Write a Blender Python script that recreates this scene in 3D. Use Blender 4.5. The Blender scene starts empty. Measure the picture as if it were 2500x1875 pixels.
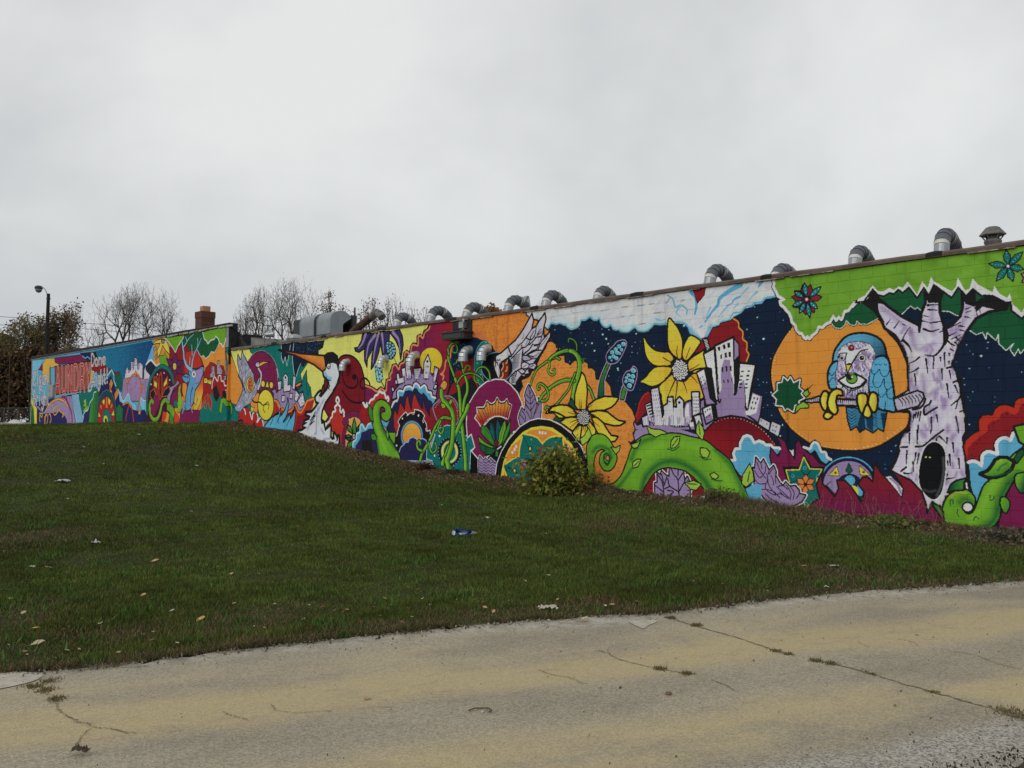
import bpy, bmesh, math, random
import numpy as np
from mathutils import Vector, Matrix, Quaternion
R = math.radians
SC = bpy.context.scene
COL = SC.collection

# ================================================================ camera, light, exposure
cam_d = bpy.data.cameras.new('camera'); cam = bpy.data.objects.new('camera', cam_d); COL.objects.link(cam)
cam.location = (0, 0, 1.6)
cam.rotation_euler = (R(90) + math.atan2(107.5, 2122), 0, 0)
cam_d.sensor_width = 36; cam_d.lens = 36 * 2122 / 2500; cam_d.clip_start = .05; cam_d.clip_end = 3000
SC.camera = cam
SUN_EL, SUN_AZ = 30.0, 222.0              # overcast: a wide soft glow behind the camera
world = bpy.data.worlds.new('World'); SC.world = world; world.use_nodes = True
nt = world.node_tree; nt.nodes.clear()
def wn(t, **k):
    n = nt.nodes.new(t)
    for a, b in k.items(): setattr(n, a, b)
    return n
wo = wn('ShaderNodeOutputWorld'); mixs = wn('ShaderNodeMixShader'); bg1 = wn('ShaderNodeBackground'); bg2 = wn('ShaderNodeBackground')
sky = wn('ShaderNodeTexSky', sky_type='NISHITA', sun_disc=False); sky.sun_elevation = R(SUN_EL); sky.sun_rotation = R(SUN_AZ)
nt.links.new(sky.outputs[0], bg1.inputs[0]); bg1.inputs[1].default_value = .06
tc = wn('ShaderNodeTexCoord'); mp = wn('ShaderNodeMapping'); mp.inputs['Scale'].default_value = (1, 1, 1.5)
n1 = wn('ShaderNodeTexNoise'); n1.inputs['Scale'].default_value = 1.9; n1.inputs['Detail'].default_value = 5; n1.inputs['Roughness'].default_value = .52; n1.inputs['Distortion'].default_value = .15
cr = wn('ShaderNodeValToRGB'); e = cr.color_ramp.elements
e[0].position = .33; e[0].color = (.51, .535, .58, 1); e[1].position = .68; e[1].color = (.84, .855, .85, 1)
m2 = e = cr.color_ramp.elements.new(.5); m2.color = (.69, .705, .715, 1)
nt.links.new(tc.outputs['Generated'], mp.inputs[0]); nt.links.new(mp.outputs[0], n1.inputs[0]); nt.links.new(n1.outputs[0], cr.inputs[0])
nt.links.new(cr.outputs[0], bg2.inputs[0]); bg2.inputs[1].default_value = .97
mixs.inputs[0].default_value = .95
nt.links.new(bg1.outputs[0], mixs.inputs[1]); nt.links.new(bg2.outputs[0], mixs.inputs[2]); nt.links.new(mixs.outputs[0], wo.inputs[0])
sd = bpy.data.lights.new('sun', 'SUN'); sd.energy = 1.05; sd.angle = R(55); sd.color = (1, .97, .93)
so = bpy.data.objects.new('sun', sd); COL.objects.link(so)
az = R(SUN_AZ); v = Vector((math.sin(az) * math.cos(R(SUN_EL)), math.cos(az) * math.cos(R(SUN_EL)), math.sin(R(SUN_EL))))
so.rotation_euler = v.to_track_quat('Z', 'Y').to_euler()
SC.view_settings.view_transform = 'Standard'; SC.view_settings.look = 'None'; SC.view_settings.exposure = 0; SC.view_settings.gamma = 1
SC.view_settings.use_curve_mapping = False
SC.render.engine = 'CYCLES'
SC.cycles.max_bounces = 5; SC.cycles.diffuse_bounces = 3; SC.cycles.transparent_max_bounces = 4
# ---------------------------------------------------------------- mural paint
# The mural is one painting. Its shapes were measured on the photograph, are laid out on
# the plane of the wall in metres (s along the wall, z up) and filled into a paint map.
CX, CY, FPX = 1250.0, 937.5, 2122.0
PITCH = math.atan2(107.5, FPX)
CAMZ = 1.6
WD = 14.94                                   # distance camera - wall plane
DX, DY = -0.70632, 0.70789                   # wall direction towards its far end
NX, NY = -DY, DX                             # wall normal towards the street (= (-.708,-.706))
F0 = (WD * DY, -WD * DX)                     # foot of the camera on the wall
WROT = math.atan2(-DY, -DX)
FARJOG = 0.10                                # far building stands this much proud

def ray(u, v):
    u = np.asarray(u, float); v = np.asarray(v, float)
    cp, sp = math.cos(PITCH), math.sin(PITCH)
    a = CY - v
    return u - CX, FPX * cp - a * sp, FPX * sp + a * cp

def to_wall(u, v, out=None):
    """photo pixel -> (s, z) on the wall plane (s = 0 at the camera's foot, negative to the left)"""
    x, y, z = ray(u, v)
    if out is None: out = np.where(np.asarray(u) < 556, FARJOG, 0.0)
    k = (WD - out) / (x * DY + y * -DX)
    X, Y = x * k, y * k
    return -(X * DX + Y * DY), CAMZ + z * k

def to_plane(u, v, h=0.0):
    x, y, z = ray(u, v)
    k = (h - CAMZ) / z
    return x * k, y * k

RES = 110.0
S0, S1, Z0, Z1 = -52.4, 3.2, -0.4, 5.95
IW, IH = int((S1 - S0) * RES), int((Z1 - Z0) * RES)
CV = np.zeros((IH, IW, 3), np.float32)
PAN = dict(Z=(0, 0, 1), A=(0, 875, 7.373), B=(280, 860, 7.373), B2=(200, 660, 5.53), C=(560, 900, 7.373),
           C2=(540, 660, 5.53), D=(840, 900, 7.373), D2=(840, 700, 7.373), E2=(1080, 660, 7.373),
           E=(1080, 860, 7.373), E3=(1080, 1020, 5.53), F=(1340, 860, 7.373), F2=(1380, 640, 5.53),
           F3=(1440, 1020, 5.53), G=(1540, 780, 6.144), H=(1700, 540, 5.53), H2=(1700, 1000, 7.373),
           O=(1860, 800, 5.53), R=(1900, 500, 3.687), R1=(1900, 900, 3.687), T0=(2200, 600, 7.373),
           T1=(2200, 825, 7.373), T2=(2200, 1050, 7.373))
_pan = ['Z']
def pts(t):
    out = []
    for tok in t.replace(',', ' ').split():
        if ':' in tok:
            a, tok = tok.split(':'); _pan[0] = a
            if not tok: continue
        out.append(float(tok)) if not isinstance(tok, float) else 0
        if len(out) % 2 == 0:
            x0, y0, s = PAN[_pan[0]]
            out[-2] = x0 + out[-2] / s; out[-1] = y0 + out[-1] / s
    return np.array(out).reshape(-1, 2)
def smooth(p, closed, n=6):
    if len(p) < 3: return p
    q = np.vstack([p[-1:], p, p[:2]]) if closed else np.vstack([2 * p[:1] - p[1:2], p, 2 * p[-1:] - p[-2:-1]])
    a, b, c, d = q[:-3], q[1:-2], q[2:-1], q[3:]
    o = []
    for k in range(n):
        t = k / n
        o.append(.5 * (2 * b + (c - a) * t + (2 * a - 5 * b + 4 * c - d) * t * t + (3 * b - a - 3 * c + d) * t ** 3))
    o = np.stack(o, 1).reshape(-1, 2)
    return o if closed else np.vstack([o, p[-1:]])
def grid(p):
    s, z = to_wall(p[:, 0], p[:, 1])
    return np.stack([(s - S0) * RES, (z - Z0) * RES], 1)
def mpp(p):
    """texels per photo pixel near these photo points"""
    u = float(np.mean(p[:, 0]))
    x, y, _ = ray(u, CY)
    return WD / (x / y * DY - DX) / FPX * RES
ILL = 0.61
def C(r, g, b):
    a = np.array([r, g, b]) / 255.0
    a = np.where(a <= .04045, a / 12.92, ((a + .055) / 1.055) ** 2.4)
    return (np.minimum(a / ILL, .82)).astype(np.float32)
def mask(gp):
    x0 = max(int(gp[:, 0].min()) - 1, 0); x1 = min(int(gp[:, 0].max()) + 2, IW)
    y0 = max(int(gp[:, 1].min()) - 1, 0); y1 = min(int(gp[:, 1].max()) + 2, IH)
    if x1 <= x0 or y1 <= y0: return None
    h, w = y1 - y0, x1 - x0
    d = np.zeros((h, w + 1), np.int32)
    q = np.roll(gp, -1, 0)
    for (ax, ay), (bx, by) in zip(gp, q):
        if ay == by: continue
        if ay > by: ax, ay, bx, by = bx, by, ax, ay
        r0 = max(int(math.ceil(ay - .5)), y0); r1 = min(int(math.ceil(by - .5)), y1)
        if r1 <= r0: continue
        rr = np.arange(r0, r1)
        xx = ax + (rr + .5 - ay) * (bx - ax) / (by - ay)
        ix = np.clip(np.ceil(xx - .5).astype(int) - x0, 0, w)
        d[rr - y0, ix] += 1
    return (x0, y0, x1, y1), (np.cumsum(d, 1)[:, :w] & 1).astype(bool)
def capsules(gp, wa, wb):
    """mask of a tapered stroke"""
    R = max(wa, wb) / 2 + 1.5
    x0 = max(int(gp[:, 0].min() - R), 0); x1 = min(int(gp[:, 0].max() + R) + 1, IW)
    y0 = max(int(gp[:, 1].min() - R), 0); y1 = min(int(gp[:, 1].max() + R) + 1, IH)
    if x1 <= x0 or y1 <= y0: return None
    m = np.zeros((y1 - y0, x1 - x0), np.float32) + 9
    n = len(gp) - 1
    for i in range(n):
        a, b = gp[i], gp[i + 1]
        w0 = (wa + (wb - wa) * i / n) / 2; w1 = (wa + (wb - wa) * (i + 1) / n) / 2
        r = max(w0, w1) + 1.5
        u0 = max(int(min(a[0], b[0]) - r), x0); u1 = min(int(max(a[0], b[0]) + r) + 2, x1)
        v0 = max(int(min(a[1], b[1]) - r), y0); v1 = min(int(max(a[1], b[1]) + r) + 2, y1)
        if u1 <= u0 or v1 <= v0: continue
        X = np.arange(u0, u1) + .5 - a[0]; Y = (np.arange(v0, v1) + .5 - a[1])[:, None]
        dx, dy = b - a; L2 = dx * dx + dy * dy + 1e-9
        t = np.clip((X * dx + Y * dy) / L2, 0, 1)
        dd = np.hypot(X - t * dx, Y - t * dy) / (w0 + (w1 - w0) * t + 1e-6)
        sub = m[v0 - y0:v1 - y0, u0 - x0:u1 - x0]
        np.minimum(sub, dd, out=sub)
    return (x0, y0, x1, y1), m
def put(bb, m, col):
    x0, y0, x1, y1 = bb
    CV[y0:y1, x0:x1][m] = col
def Ln(col, w, t, sm=1, w2=None, clip=None, soft=0):
    p = pts(t) if isinstance(t, str) else t
    k = mpp(p)
    g = grid(smooth(p, False) if sm else p)
    r = capsules(g, max(w * k, 1.6), max((w if w2 is None else w2) * k, 1.2))
    if r is None: return
    bb, m = r
    if not soft:
        put(bb, m <= 1, col); return
    al = np.clip(1 - m, 0, 1) * soft
    x0, y0, x1, y1 = bb
    if clip is not None:
        cb, cm = clip
        full = np.zeros((y1 - y0, x1 - x0), bool)
        ux0, uy0, ux1, uy1 = max(x0, cb[0]), max(y0, cb[1]), min(x1, cb[2]), min(y1, cb[3])
        if ux1 <= ux0 or uy1 <= uy0: return
        full[uy0 - y0:uy1 - y0, ux0 - x0:ux1 - x0] = cm[uy0 - cb[1]:uy1 - cb[1], ux0 - cb[0]:ux1 - cb[0]]
        al = al * full
    a = al[..., None]
    CV[y0:y1, x0:x1] = CV[y0:y1, x0:x1] * (1 - a) + col * a
def F(col, t, ol=None, ow=0, sm=0, col2=None, g=None, ul=None, uw=0):
    """filled shape; ol/ow outline; ul/uw wider under-outline; col2+g=(x0,y0,x1,y1) gradient in the current panel"""
    p = pts(t) if isinstance(t, str) else t
    k = mpp(p)
    q = smooth(p, True) if sm else p
    gp = grid(q)
    r = mask(gp)
    if r is None: return None
    loop = np.vstack([gp, gp[:1]])
    for c_, w_ in ((ul, uw), (ol, ow)):
        if w_:
            rr = capsules(loop, w_ * k * 1.25, w_ * k * 1.25)
            if rr: put(rr[0], rr[1] <= 1, c_)
    bb, m = r
    if col is not None:
        if col2 is None: put(bb, m, col)
        else:
            ge = grid(pts('%f,%f %f,%f' % g))
            yy, xx = np.mgrid[bb[1]:bb[3], bb[0]:bb[2]]
            d = ge[1] - ge[0]
            tt = np.clip(((xx - ge[0][0]) * d[0] + (yy - ge[0][1]) * d[1]) / (d @ d), 0, 1)[..., None].astype(np.float32)
            put(bb, m, (col * (1 - tt) + col2 * tt)[m])
    if ol is not None and ow:
        rr = capsules(loop, ow * k * .72, ow * k * .72)
        if rr: put(rr[0], rr[1] <= 1, ol)
    return r
def El(col, cx, cy, rx, ry, ol=None, ow=0, a0=0, a1=360, rot=0, pan=None, **kw):
    if pan: _pan[0] = pan
    x0, y0, s = PAN[_pan[0]]
    a = np.radians(np.linspace(a0, a1, 28, endpoint=(a1 - a0 < 360)))
    c, n = math.cos(math.radians(rot)), math.sin(math.radians(rot))
    X, Y = rx * np.cos(a), ry * np.sin(a)
    return F(col, np.stack([x0 + (cx + X * c - Y * n) / s, y0 + (cy + X * n + Y * c) / s], 1), ol, ow, **kw)
def Dots(col, r, t, n, jit=0):
    """n dots along a path"""
    p = smooth(pts(t), False, 10)
    d = np.r_[0, np.cumsum(np.hypot(*np.diff(p, axis=0).T))]
    for x in np.linspace(0, d[-1], n):
        q = np.array([np.interp(x, d, p[:, 0]), np.interp(x, d, p[:, 1])])
        k = mpp(q[None]); g = grid(q[None])[0]
        rr = capsules(np.array([g, g + .01]), max(2 * r * k, 1.8), max(2 * r * k, 1.8))
        if rr: put(rr[0], rr[1] <= 1, col)
def Sc(col, t, n, r, seed, clip, ln=0, ang=90, w=None):
    """n random marks inside a clipped shape (t unused panel set)"""
    rg = np.random.RandomState(seed)
    bb, m = clip
    ys, xs = np.nonzero(m)
    for i in rg.randint(0, len(ys), n):
        x, y = xs[i] + bb[0], ys[i] + bb[1]
        rr = r * rg.uniform(.5, 1.3)
        a = math.radians(ang + rg.uniform(-18, 18)); l = ln * rg.uniform(.5, 1.3) / 2
        g = np.array([[x - l * math.cos(a), y - l * math.sin(a)], [x, y], [x + l * math.cos(a), y + l * math.sin(a)]], float) + [[0, 0], [rg.uniform(-1, 1), 0], [.01, 0]]
        q = capsules(g, rr, rr * .6)
        if q is None: continue
        qb, qm = q
        full = np.zeros(qm.shape, bool)
        a0, b0, a1, b1 = max(qb[0], bb[0]), max(qb[1], bb[1]), min(qb[2], bb[2]), min(qb[3], bb[3])
        if a1 <= a0 or b1 <= b0: continue
        full[b0 - qb[1]:b1 - qb[1], a0 - qb[0]:a1 - qb[0]] = m[b0 - bb[1]:b1 - bb[1], a0 - bb[0]:a1 - bb[0]]
        put(qb, (qm <= 1) & full, col)

K = C(27, 27, 28); W = C(196, 199, 197); N = C(19, 31, 50); OR = C(190, 124, 52); O2 = C(196, 122, 56)
Y = C(192, 176, 58); YP = C(204, 190, 98); YO = C(206, 146, 44); LG = C(92, 142, 38); L2 = C(112, 160, 46)
DG = C(24, 74, 46); GM = C(56, 116, 44); RD = C(118, 28, 34); RO = C(162, 44, 32); MG = C(104, 28, 66)
PU = C(132, 114, 150); PL = C(164, 152, 178); BL = C(80, 146, 176); BB = C(150, 186, 200); TE = C(18, 98, 92)
VI = C(38, 36, 74); DR = C(86, 20, 30); PK = C(196, 170, 172); GY = C(120, 124, 130)

def vine(w, t, w2=None, c=None, o=2.6, hi=1):
    c = LG if c is None else c
    w2 = w if w2 is None else w2
    Ln(K, w + 2 * o, t, w2=w2 + 2 * o); Ln(c, w, t, w2=w2)
    if hi:
        p = pts(t); Ln(L2, w * .35, p - [w * .18, 0], w2=w2 * .35); Ln(GM, w * .3, p + [w * .32, 0], w2=w2 * .3)
def art_near():
    # night sky ground coat, white cloud bank, stars
    F(N, "Z:1080,560 2900,420 2900,1500 1080,1400")
    sky = F(N, "Z:1300,700 2900,500 2900,1320 1300,1250")
    Sc(C(120,140,160), '', 620, 2.6, 3, sky); Sc(C(60,90,120), '', 600, 2.2, 4, sky); Sc(BB, '', 120, 4.2, 5, sky)
    c = F(C(180,184,188), "E2:1500,700 1500,800 1545,850 1620,890 1700,880 1740,960 1840,1030 1900,1050 1960,960 2050,975 2110,960 2190,990 F2:0,850 60,905 110,905 180,870 210,790 270,790 335,745 380,790 430,790 465,760 480,820 520,870 570,885 615,850 650,910 700,920 720,910 780,940 850,942 930,880 1000,930 1080,935 1150,890 1200,840 1280,850 1380,840 1500,822 1600,830 1660,885 1690,960 1740,1005 1850,1045 1930,990 1990,890 2080,860 2110,820 2212,805 H:500,1290 600,1240 660,1170 740,1160 790,1120 880,1110 930,1050 1060,1025 1010,800 900,700 F2:0,300", BL, 1.6)
    Sc(C(174,179,187), '', 150, 10, 81, c, 16, 20); Sc(C(190,192,194), '', 150, 10, 82, c, 16, 30)
    for t in ("F2:0,850 60,905 110,905 180,870 210,790", "F2:210,790 270,785 335,745 380,785 430,785 465,760 480,820 520,870 570,885 615,850 650,910 700,920", "F2:720,910 780,935 850,938 930,880 1000,925 1080,930 1150,890 1200,840 1280,845 1380,835 1480,815", "E2:1700,880 1740,960 1840,1030 1900,1050 1960,960 2050,975 2110,960 2190,990", "H:360,1370 440,1340 500,1250 600,1235 660,1165 740,1150 790,1110 880,1100 930,1045 1060,1020", "F2:1500,815 1600,825 1660,880 1690,955 1740,1000 1850,1040 1930,985 1990,885 2080,855 2110,815 2212,795"):
        p = pts(t); Ln(C(96,150,172), 4.2, p - [0, 1]); Ln(BB, 7, p - [0, 7], soft=.8)
    Ln(C(96,150,172), 4, "F2:1380,450 1450,500 1490,610 1560,580 1640,640 1640,700"); Ln(BL, 10, "F2:1690,400 1760,480 1770,600 1750,700", w2=6)
    Ln(BL, 13, "H:600,860 470,930 320,1040 290,1130 210,1230 120,1360", w2=5); Ln(BL, 12, "H:880,820 840,890", w2=4)
    Ln(BL, 5, "H:590,1020 510,1060 480,1110 410,1140", w2=3); Ln(GY, 2.5, "F2:1420,480 1360,560"); Ln(GY, 2, "F2:1600,520 1560,540")
    for t in ('F2:1560,590 1500,680 1560,740', 'H:700,900 640,960 600,1010', 'H:820,960 760,1010 700,1090', 'H:420,1150 360,1220 300,1300', 'F2:1960,620 1920,700 1900,780', 'F2:1850,860 1800,900 1830,960', 'H:560,1120 500,1180', 'F2:1230,770 1290,790 1350,770'): Ln(C(120,166,186), 6, t, w2=2)
    Ln(BL, 20, "F2:1690,900 1740,980 1850,1010", soft=.8); Ln(BL, 20, "F2:1960,860 1900,960 1850,1020", soft=.8); Ln(W, 10, "F2:1800,920 1850,1000 1890,900")
    Ln(BB, 22, "F2:60,820 110,860 170,820", soft=.8); Ln(BB, 24, "F2:760,900 840,900 900,860", soft=.8); Ln(BB, 24, "F2:1000,890 1080,890 1150,840", soft=.8)
    for x, y, l in ((760,610,110),(970,590,100),(1130,570,80),(880,725,60),(480,660,120),(100,690,140),(1200,690,120),(1560,515,60),(760,740,40),(1000,840,90)):
        Ln(C(120,120,118), 1.1, "F2:%d,%d %d,%d" % (x, y, x + l, y - l * .13), sm=0)
    F(RD, "F2:1725,370 1895,345 1875,450 1785,555", K, 2)
    # orange moon
    m = F(OR, "O:400,0 300,130 200,300 140,440 118,650 150,860 190,1020 250,1180 390,1370 550,1500 680,1580 860,1630 1150,1662 1400,1650 1600,1590 1800,1470 1950,1350 1990,1230 1990,1100 1975,850 1970,550 1920,380 1830,200 1700,60 R:900,1030 480,1010 130,1050", K, 6, sm=1)
    Dots(C(222,196,160), 1.0, "O:400,20 340,95 250,240 190,380 155,500 135,640 155,790", 20)
    Dots(C(222,196,160), 1.0, "O:240,1120 310,1220 430,1365 600,1495 860,1600 1150,1640 1400,1612 1640,1530 1880,1350", 34)
    # dark foliage under the crown
    F(DG, "R:500,1010 480,1070 510,1110 560,1118 600,1085 612,1040 645,1080 680,1092 700,1080 707,1045 740,1082 765,1075 800,1082 900,1020 925,1030 1100,990 1150,950 1190,910 1230,942 1255,925 1285,952 1315,905 1330,960 1450,955 1540,962 1600,995 1660,1005 1740,1000 1720,1130 1780,1170 1840,1150 1870,1212 1880,1150 1960,1222 1980,1170 1985,1250 2050,1312 2120,1250 2085,1300 2125,1362 2160,1300 2180,1342 2215,1300 2600,1250 2600,700 800,700 600,900", K, 4)
    for t in ("R:480,1070 510,1108 560,1116 600,1085 612,1042 645,1078 680,1090 700,1080 707,1047 740,1080 765,1073 800,1080 900,1022", "R:1110,990 1150,950 1190,912 1230,940 1255,925 1285,950 1312,910", "R:1450,957 1540,962 1600,995 1650,1008", "R:1720,1130 1780,1170 1840,1150 1870,1210 1880,1152 1960,1222 1980,1170 1985,1250 2050,1312 2120,1250 2085,1300 2125,1362 2160,1300 2180,1342 2215,1300"):
        Ln(C(170,196,178), 2, t, sm=0)
    # trunk
    tr = F(C(176,170,186), "R:760,870 850,755 900,850 1000,930 1110,1010 1265,1090 1270,1140 1285,1050 1290,980 1330,880 1325,790 1400,715 1480,770 1450,870 1450,960 1475,1050 1495,1110 1560,1090 1640,1010 1665,930 1660,800 1755,750 1760,910 1830,860 1960,812 2065,880 2050,935 1900,960 1780,1020 1700,1130 1620,1260 1590,1330 1560,1450 1600,1500 1625,1600 R1:1630,100 1645,230 1660,300 1680,420 1690,570 1662,620 1682,760 1712,950 1700,1010 1720,1130 1500,1150 1480,1255 1390,1190 1343,1295 1320,1200 1200,1050 1080,960 1010,920 1060,830 1090,740 1080,700 1110,640 1130,590 1180,560 1200,420 1180,385 1060,380 1035,330 1060,270 1180,200 1175,0 R:1175,1560 1170,1400 1120,1270 1050,1170 960,1110 940,1060 880,960", K, 8)
    rg = np.random.RandomState(7)
    for i in range(150):
        u, v = rg.uniform(2200, 2350), rg.uniform(800, 1230)
        Ln(PU if i % 2 else C(206,206,208), rg.uniform(8, 22), np.array([[u, v], [u + rg.uniform(-7, 7), v + rg.uniform(6, 22)]]), soft=.9, clip=tr)
    for t in ("R:930,930 1040,1010 1120,1080 1180,1140", "R:1390,920 1380,1060 1400,1160", "R:1700,920 1680,1020 1600,1180", "R:1200,1150 1250,1300 1400,1250", "R1:1300,60 1330,240 1440,180"):
        Ln(PU, 20, t, soft=.7, clip=tr)
    for t in ("R:760,870 850,755 905,850 960,900 900,890 905,960 960,1060 930,1060 870,960", "R:1325,790 1400,715 1482,770 1450,870 1440,885 1345,885", "R:1660,800 1755,750 1762,920 1680,890", "R:1762,930 1830,860 1960,812 2065,880 2050,932 1930,940 1840,920 1790,960"):
        F(K, t)
    for t, w in (("R:975,1080 1010,1030",4),("R:1045,1110 1090,1045",4),("R:1110,1230 1150,1150 1190,1100",4),("R:1120,1220 1170,1270 1200,1320",5),("R:1120,1075 1150,1090",3),("R:1345,905 1440,900",6),("R:1350,945 1430,950",5),("R:1310,1000 1360,1010",3),("R:1290,1045 1360,1060",4),("R:1370,1065 1460,1050 1475,1030",4),("R:1310,1120 1380,1140 1450,1120",6),("R:1690,940 1740,920",4),("R:1690,970 1740,955",3),("R:1680,1010 1730,1020",4),("R:1630,1090 1680,1100",5),("R:1640,1130 1690,1140",4),("R:1560,1210 1640,1170",3),("R:1780,940 1790,1000",3),("R:1810,930 1820,980",2),("R:1540,1180 1600,1150",4),("R:1600,1230 1650,1190",3)):
        Ln(K, w, t, w2=w * .4)
    Ln(K, 9, "R:1495,1110 1500,1200 1490,1260 1450,1320 1400,1360 1320,1352", w2=3); Ln(K, 4, "R:1265,1090 1270,1150"); Ln(K, 12, "R:1500,1120 1520,1190 1500,1260", w2=5)
    Ln(K, 3, "R:1450,1150 1560,1100 1640,1060"); Ln(K, 3, "R:1540,1240 1590,1270")
    T = "T1:445,375 480,635|T1:590,360 575,560|T1:780,270 785,520|T1:708,350 712,425|T1:868,280 866,330|T1:860,425 862,470|T1:735,560 738,745|T1:870,590 895,740|T1:245,650 265,855|T1:825,830 860,1090|T1:970,860 1030,1000|T1:45,40 130,120 190,250|T1:330,350 240,420 130,465|T1:310,545 230,600 150,625|T1:845,60 920,140|T1:965,80 1020,130|T1:990,0 1070,70|T1:890,205 950,240|T1:545,1430 550,1659|T1:640,1390 660,1525|T1:985,1420 1035,1650|T1:305,1580 310,1659|T1:70,1070 70,1110|T1:145,1040 175,1160|T1:215,1010 240,1060|T2:150,60 150,250|T2:295,0 290,250|T2:540,0 530,70|T2:1030,0 1040,60|T2:930,230 945,400|T2:105,370 90,620|T2:265,410 245,560|T2:215,570 220,745|T2:1035,510 1050,690|T2:870,440 885,650|T2:835,560 845,640|T2:320,420 285,610|T2:830,140 825,250|T2:690,110 810,230|T2:50,775 130,785 200,765|T2:830,800 825,830|T2:800,880 950,860|T1:230,1380 210,1520|T1:270,1350 255,1440|T1:310,1340 300,1440|T1:355,1330 325,1510"
    for t in T.split('|'): Ln(K, 4.8, t, w2=2.2)
    Ln(K, 5, "T1:820,545 900,525 950,520"); Ln(K, 5, "T1:940,800 1010,770 1060,730"); Ln(K, 6, "T1:1080,1020 1040,1100 980,1150 900,1215", w2=3); Ln(K, 3, "T1:1020,1130 1000,1220 980,1280")
    Ln(K, 4, "T1:1060,1330 1145,1300"); Ln(K, 5, "T1:440,1090 400,1200 340,1260 230,1290", w2=6); Ln(K, 5, "T1:540,1130 510,1190 420,1250 410,1340 430,1390 500,1340 650,1250"); Ln(K, 6, "T1:290,1150 250,1230 210,1290"); Ln(K, 6, "T1:110,1200 60,1260")
    Ln(K, 5, "T2:760,0 600,120 460,240 380,290 260,300", w2=5); Ln(K, 3, "T2:635,210 640,150 690,105"); Ln(K, 5, "T2:0,310 110,305"); Ln(K, 5, "T2:0,740 90,670")
    F(C(20,21,23), "T2:620,215 540,225 480,265 410,360 350,560 318,800 340,1000 430,1150 560,1250 660,1210 740,1080 790,820 800,600 790,400 730,280", C(205,205,208), 4, sm=1)
    F(C(20,21,23), "T2:620,215 540,225 480,265 410,360 350,560 318,800 340,1000 430,1150 560,1250 660,1210 740,1080 790,820 800,600 790,400 730,280", sm=1)
    Ln(C(80,82,86), 9, "T2:760,500 765,750 720,1000 640,1180", soft=.7); Ln(C(70,70,74), 10, "T2:420,1080 520,1110 620,1090", soft=.6)
    El(C(200,190,70), 447, 487, 17, 15, pan='T2'); El(C(190,190,120), 515, 492, 15, 14)
    # bright crown with white rim
    rim = "H:1040,700 1040,795 1050,850 1040,890 1080,960 1100,1010 1150,1040 1190,1060 1130,1080 1140,1130 1190,1170 1210,1200 1250,1240 1280,1300 1290,1360 1340,1410 1350,1470 1400,1520 1430,1520 1450,1570 1480,1590 1500,1560 1530,1590 1560,1550 1620,1500 1650,1430 1700,1440 1750,1390 1800,1370 1850,1280 1890,1340 1920,1290 1960,1330 2000,1220 2050,1210 2090,1150 2130,1110 R:670,915 700,880 760,865 800,830"
    Ln(K, 12, rim, sm=0); Ln(W, 7.5, rim, sm=0)
    bot = "R:700,880 770,868 850,760 900,812 950,822 1000,792 1040,802 1080,762 1120,792 1175,742 1250,838 1310,745 1355,812 1400,718 1560,835 1620,742 1690,818 1752,755 1830,820 1870,815 1930,818 2050,880 2095,872 2100,950 2190,1022 2215,1000 2330,1060 2450,980 2600,1040 2900,1000 2900,400 900,400"
    F(W, bot, K, 5)
    cr = F(C(96,140,44), "H:1040,600 R:737,200 2900,-100 2900,940 2600,980 2450,920 2330,1000 2215,930 2190,970 2150,930 2110,900 2085,800 2060,840 1990,800 1945,730 1930,790 1800,720 1750,665 1720,760 1680,770 1615,655 1600,740 1560,780 1400,690 1375,650 1345,750 1295,690 1250,810 1165,690 1120,750 1080,735 1045,770 1000,750 950,780 900,780 850,728 780,818 H:2130,1080 2090,1130 2050,1190 1990,1205 1955,1310 1920,1270 1890,1315 1848,1255 1795,1350 1745,1372 1695,1420 1645,1405 1610,1490 1555,1530 1525,1560 1500,1535 1478,1560 1455,1545 1430,1500 1400,1500 1365,1460 1355,1400 1305,1350 1295,1290 1265,1230 1225,1190 1205,1150 1155,1120 1150,1090 1215,1060 1160,1025 1115,1000 1095,950 1055,880 1068,850 1060,780")
    rg = np.random.RandomState(3)
    for i in range(260):
        u, v = rg.uniform(1890, 2700), rg.uniform(600, 830)
        Ln(C(106,150,54) if i % 2 else C(84,128,38), rg.uniform(10, 40), np.array([[u, v], [u + rg.uniform(-30, 30), v + rg.uniform(-10, 10)]]), soft=.5, clip=cr)
    # daisies on the crown
    def petal(a, r0, r1, w, col, pan, cx, cy, sy=1.0, ol=2.4, dots=0):
        x0, y0, s = PAN[pan]
        ca, sa = math.cos(a), math.sin(a)
        q = [(r0, 0), (r0 + (r1 - r0) * .3, w * .8), (r0 + (r1 - r0) * .6, w), (r1, 0), (r0 + (r1 - r0) * .6, -w), (r0 + (r1 - r0) * .3, -w * .8)]
        F(col, np.array([[x0 + (cx + a_ * ca - b_ * sa) / s, y0 + (cy + (a_ * sa + b_ * ca) * sy) / s] for a_, b_ in q]), K, ol)
        for j in range(dots):
            rr = r0 + (r1 - r0) * (.3 + .5 * j / max(dots - 1, 1))
            El(BB, cx + rr * ca, cy + rr * sa * sy, 7, 7, pan=pan)
    for a in np.radians([255, 285, 350, 150, 215, 60, 95, 190]): petal(a, 40, 205, 45, C(120,36,48), 'H', 1490, 1060, 1, 3)
    for a, r in zip(np.radians([262, 318, 40, 80, 118, 155, 213]), (225, 260, 190, 245, 210, 210, 200)): petal(a, 40, r, 34, C(34,110,120), 'H', 1490, 1060, 1, 3, 3)
    El(C(120,36,48), 1490, 1060, 40, 40, K, 3, pan='H'); El(W, 1490, 1056, 16, 18)
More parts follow.
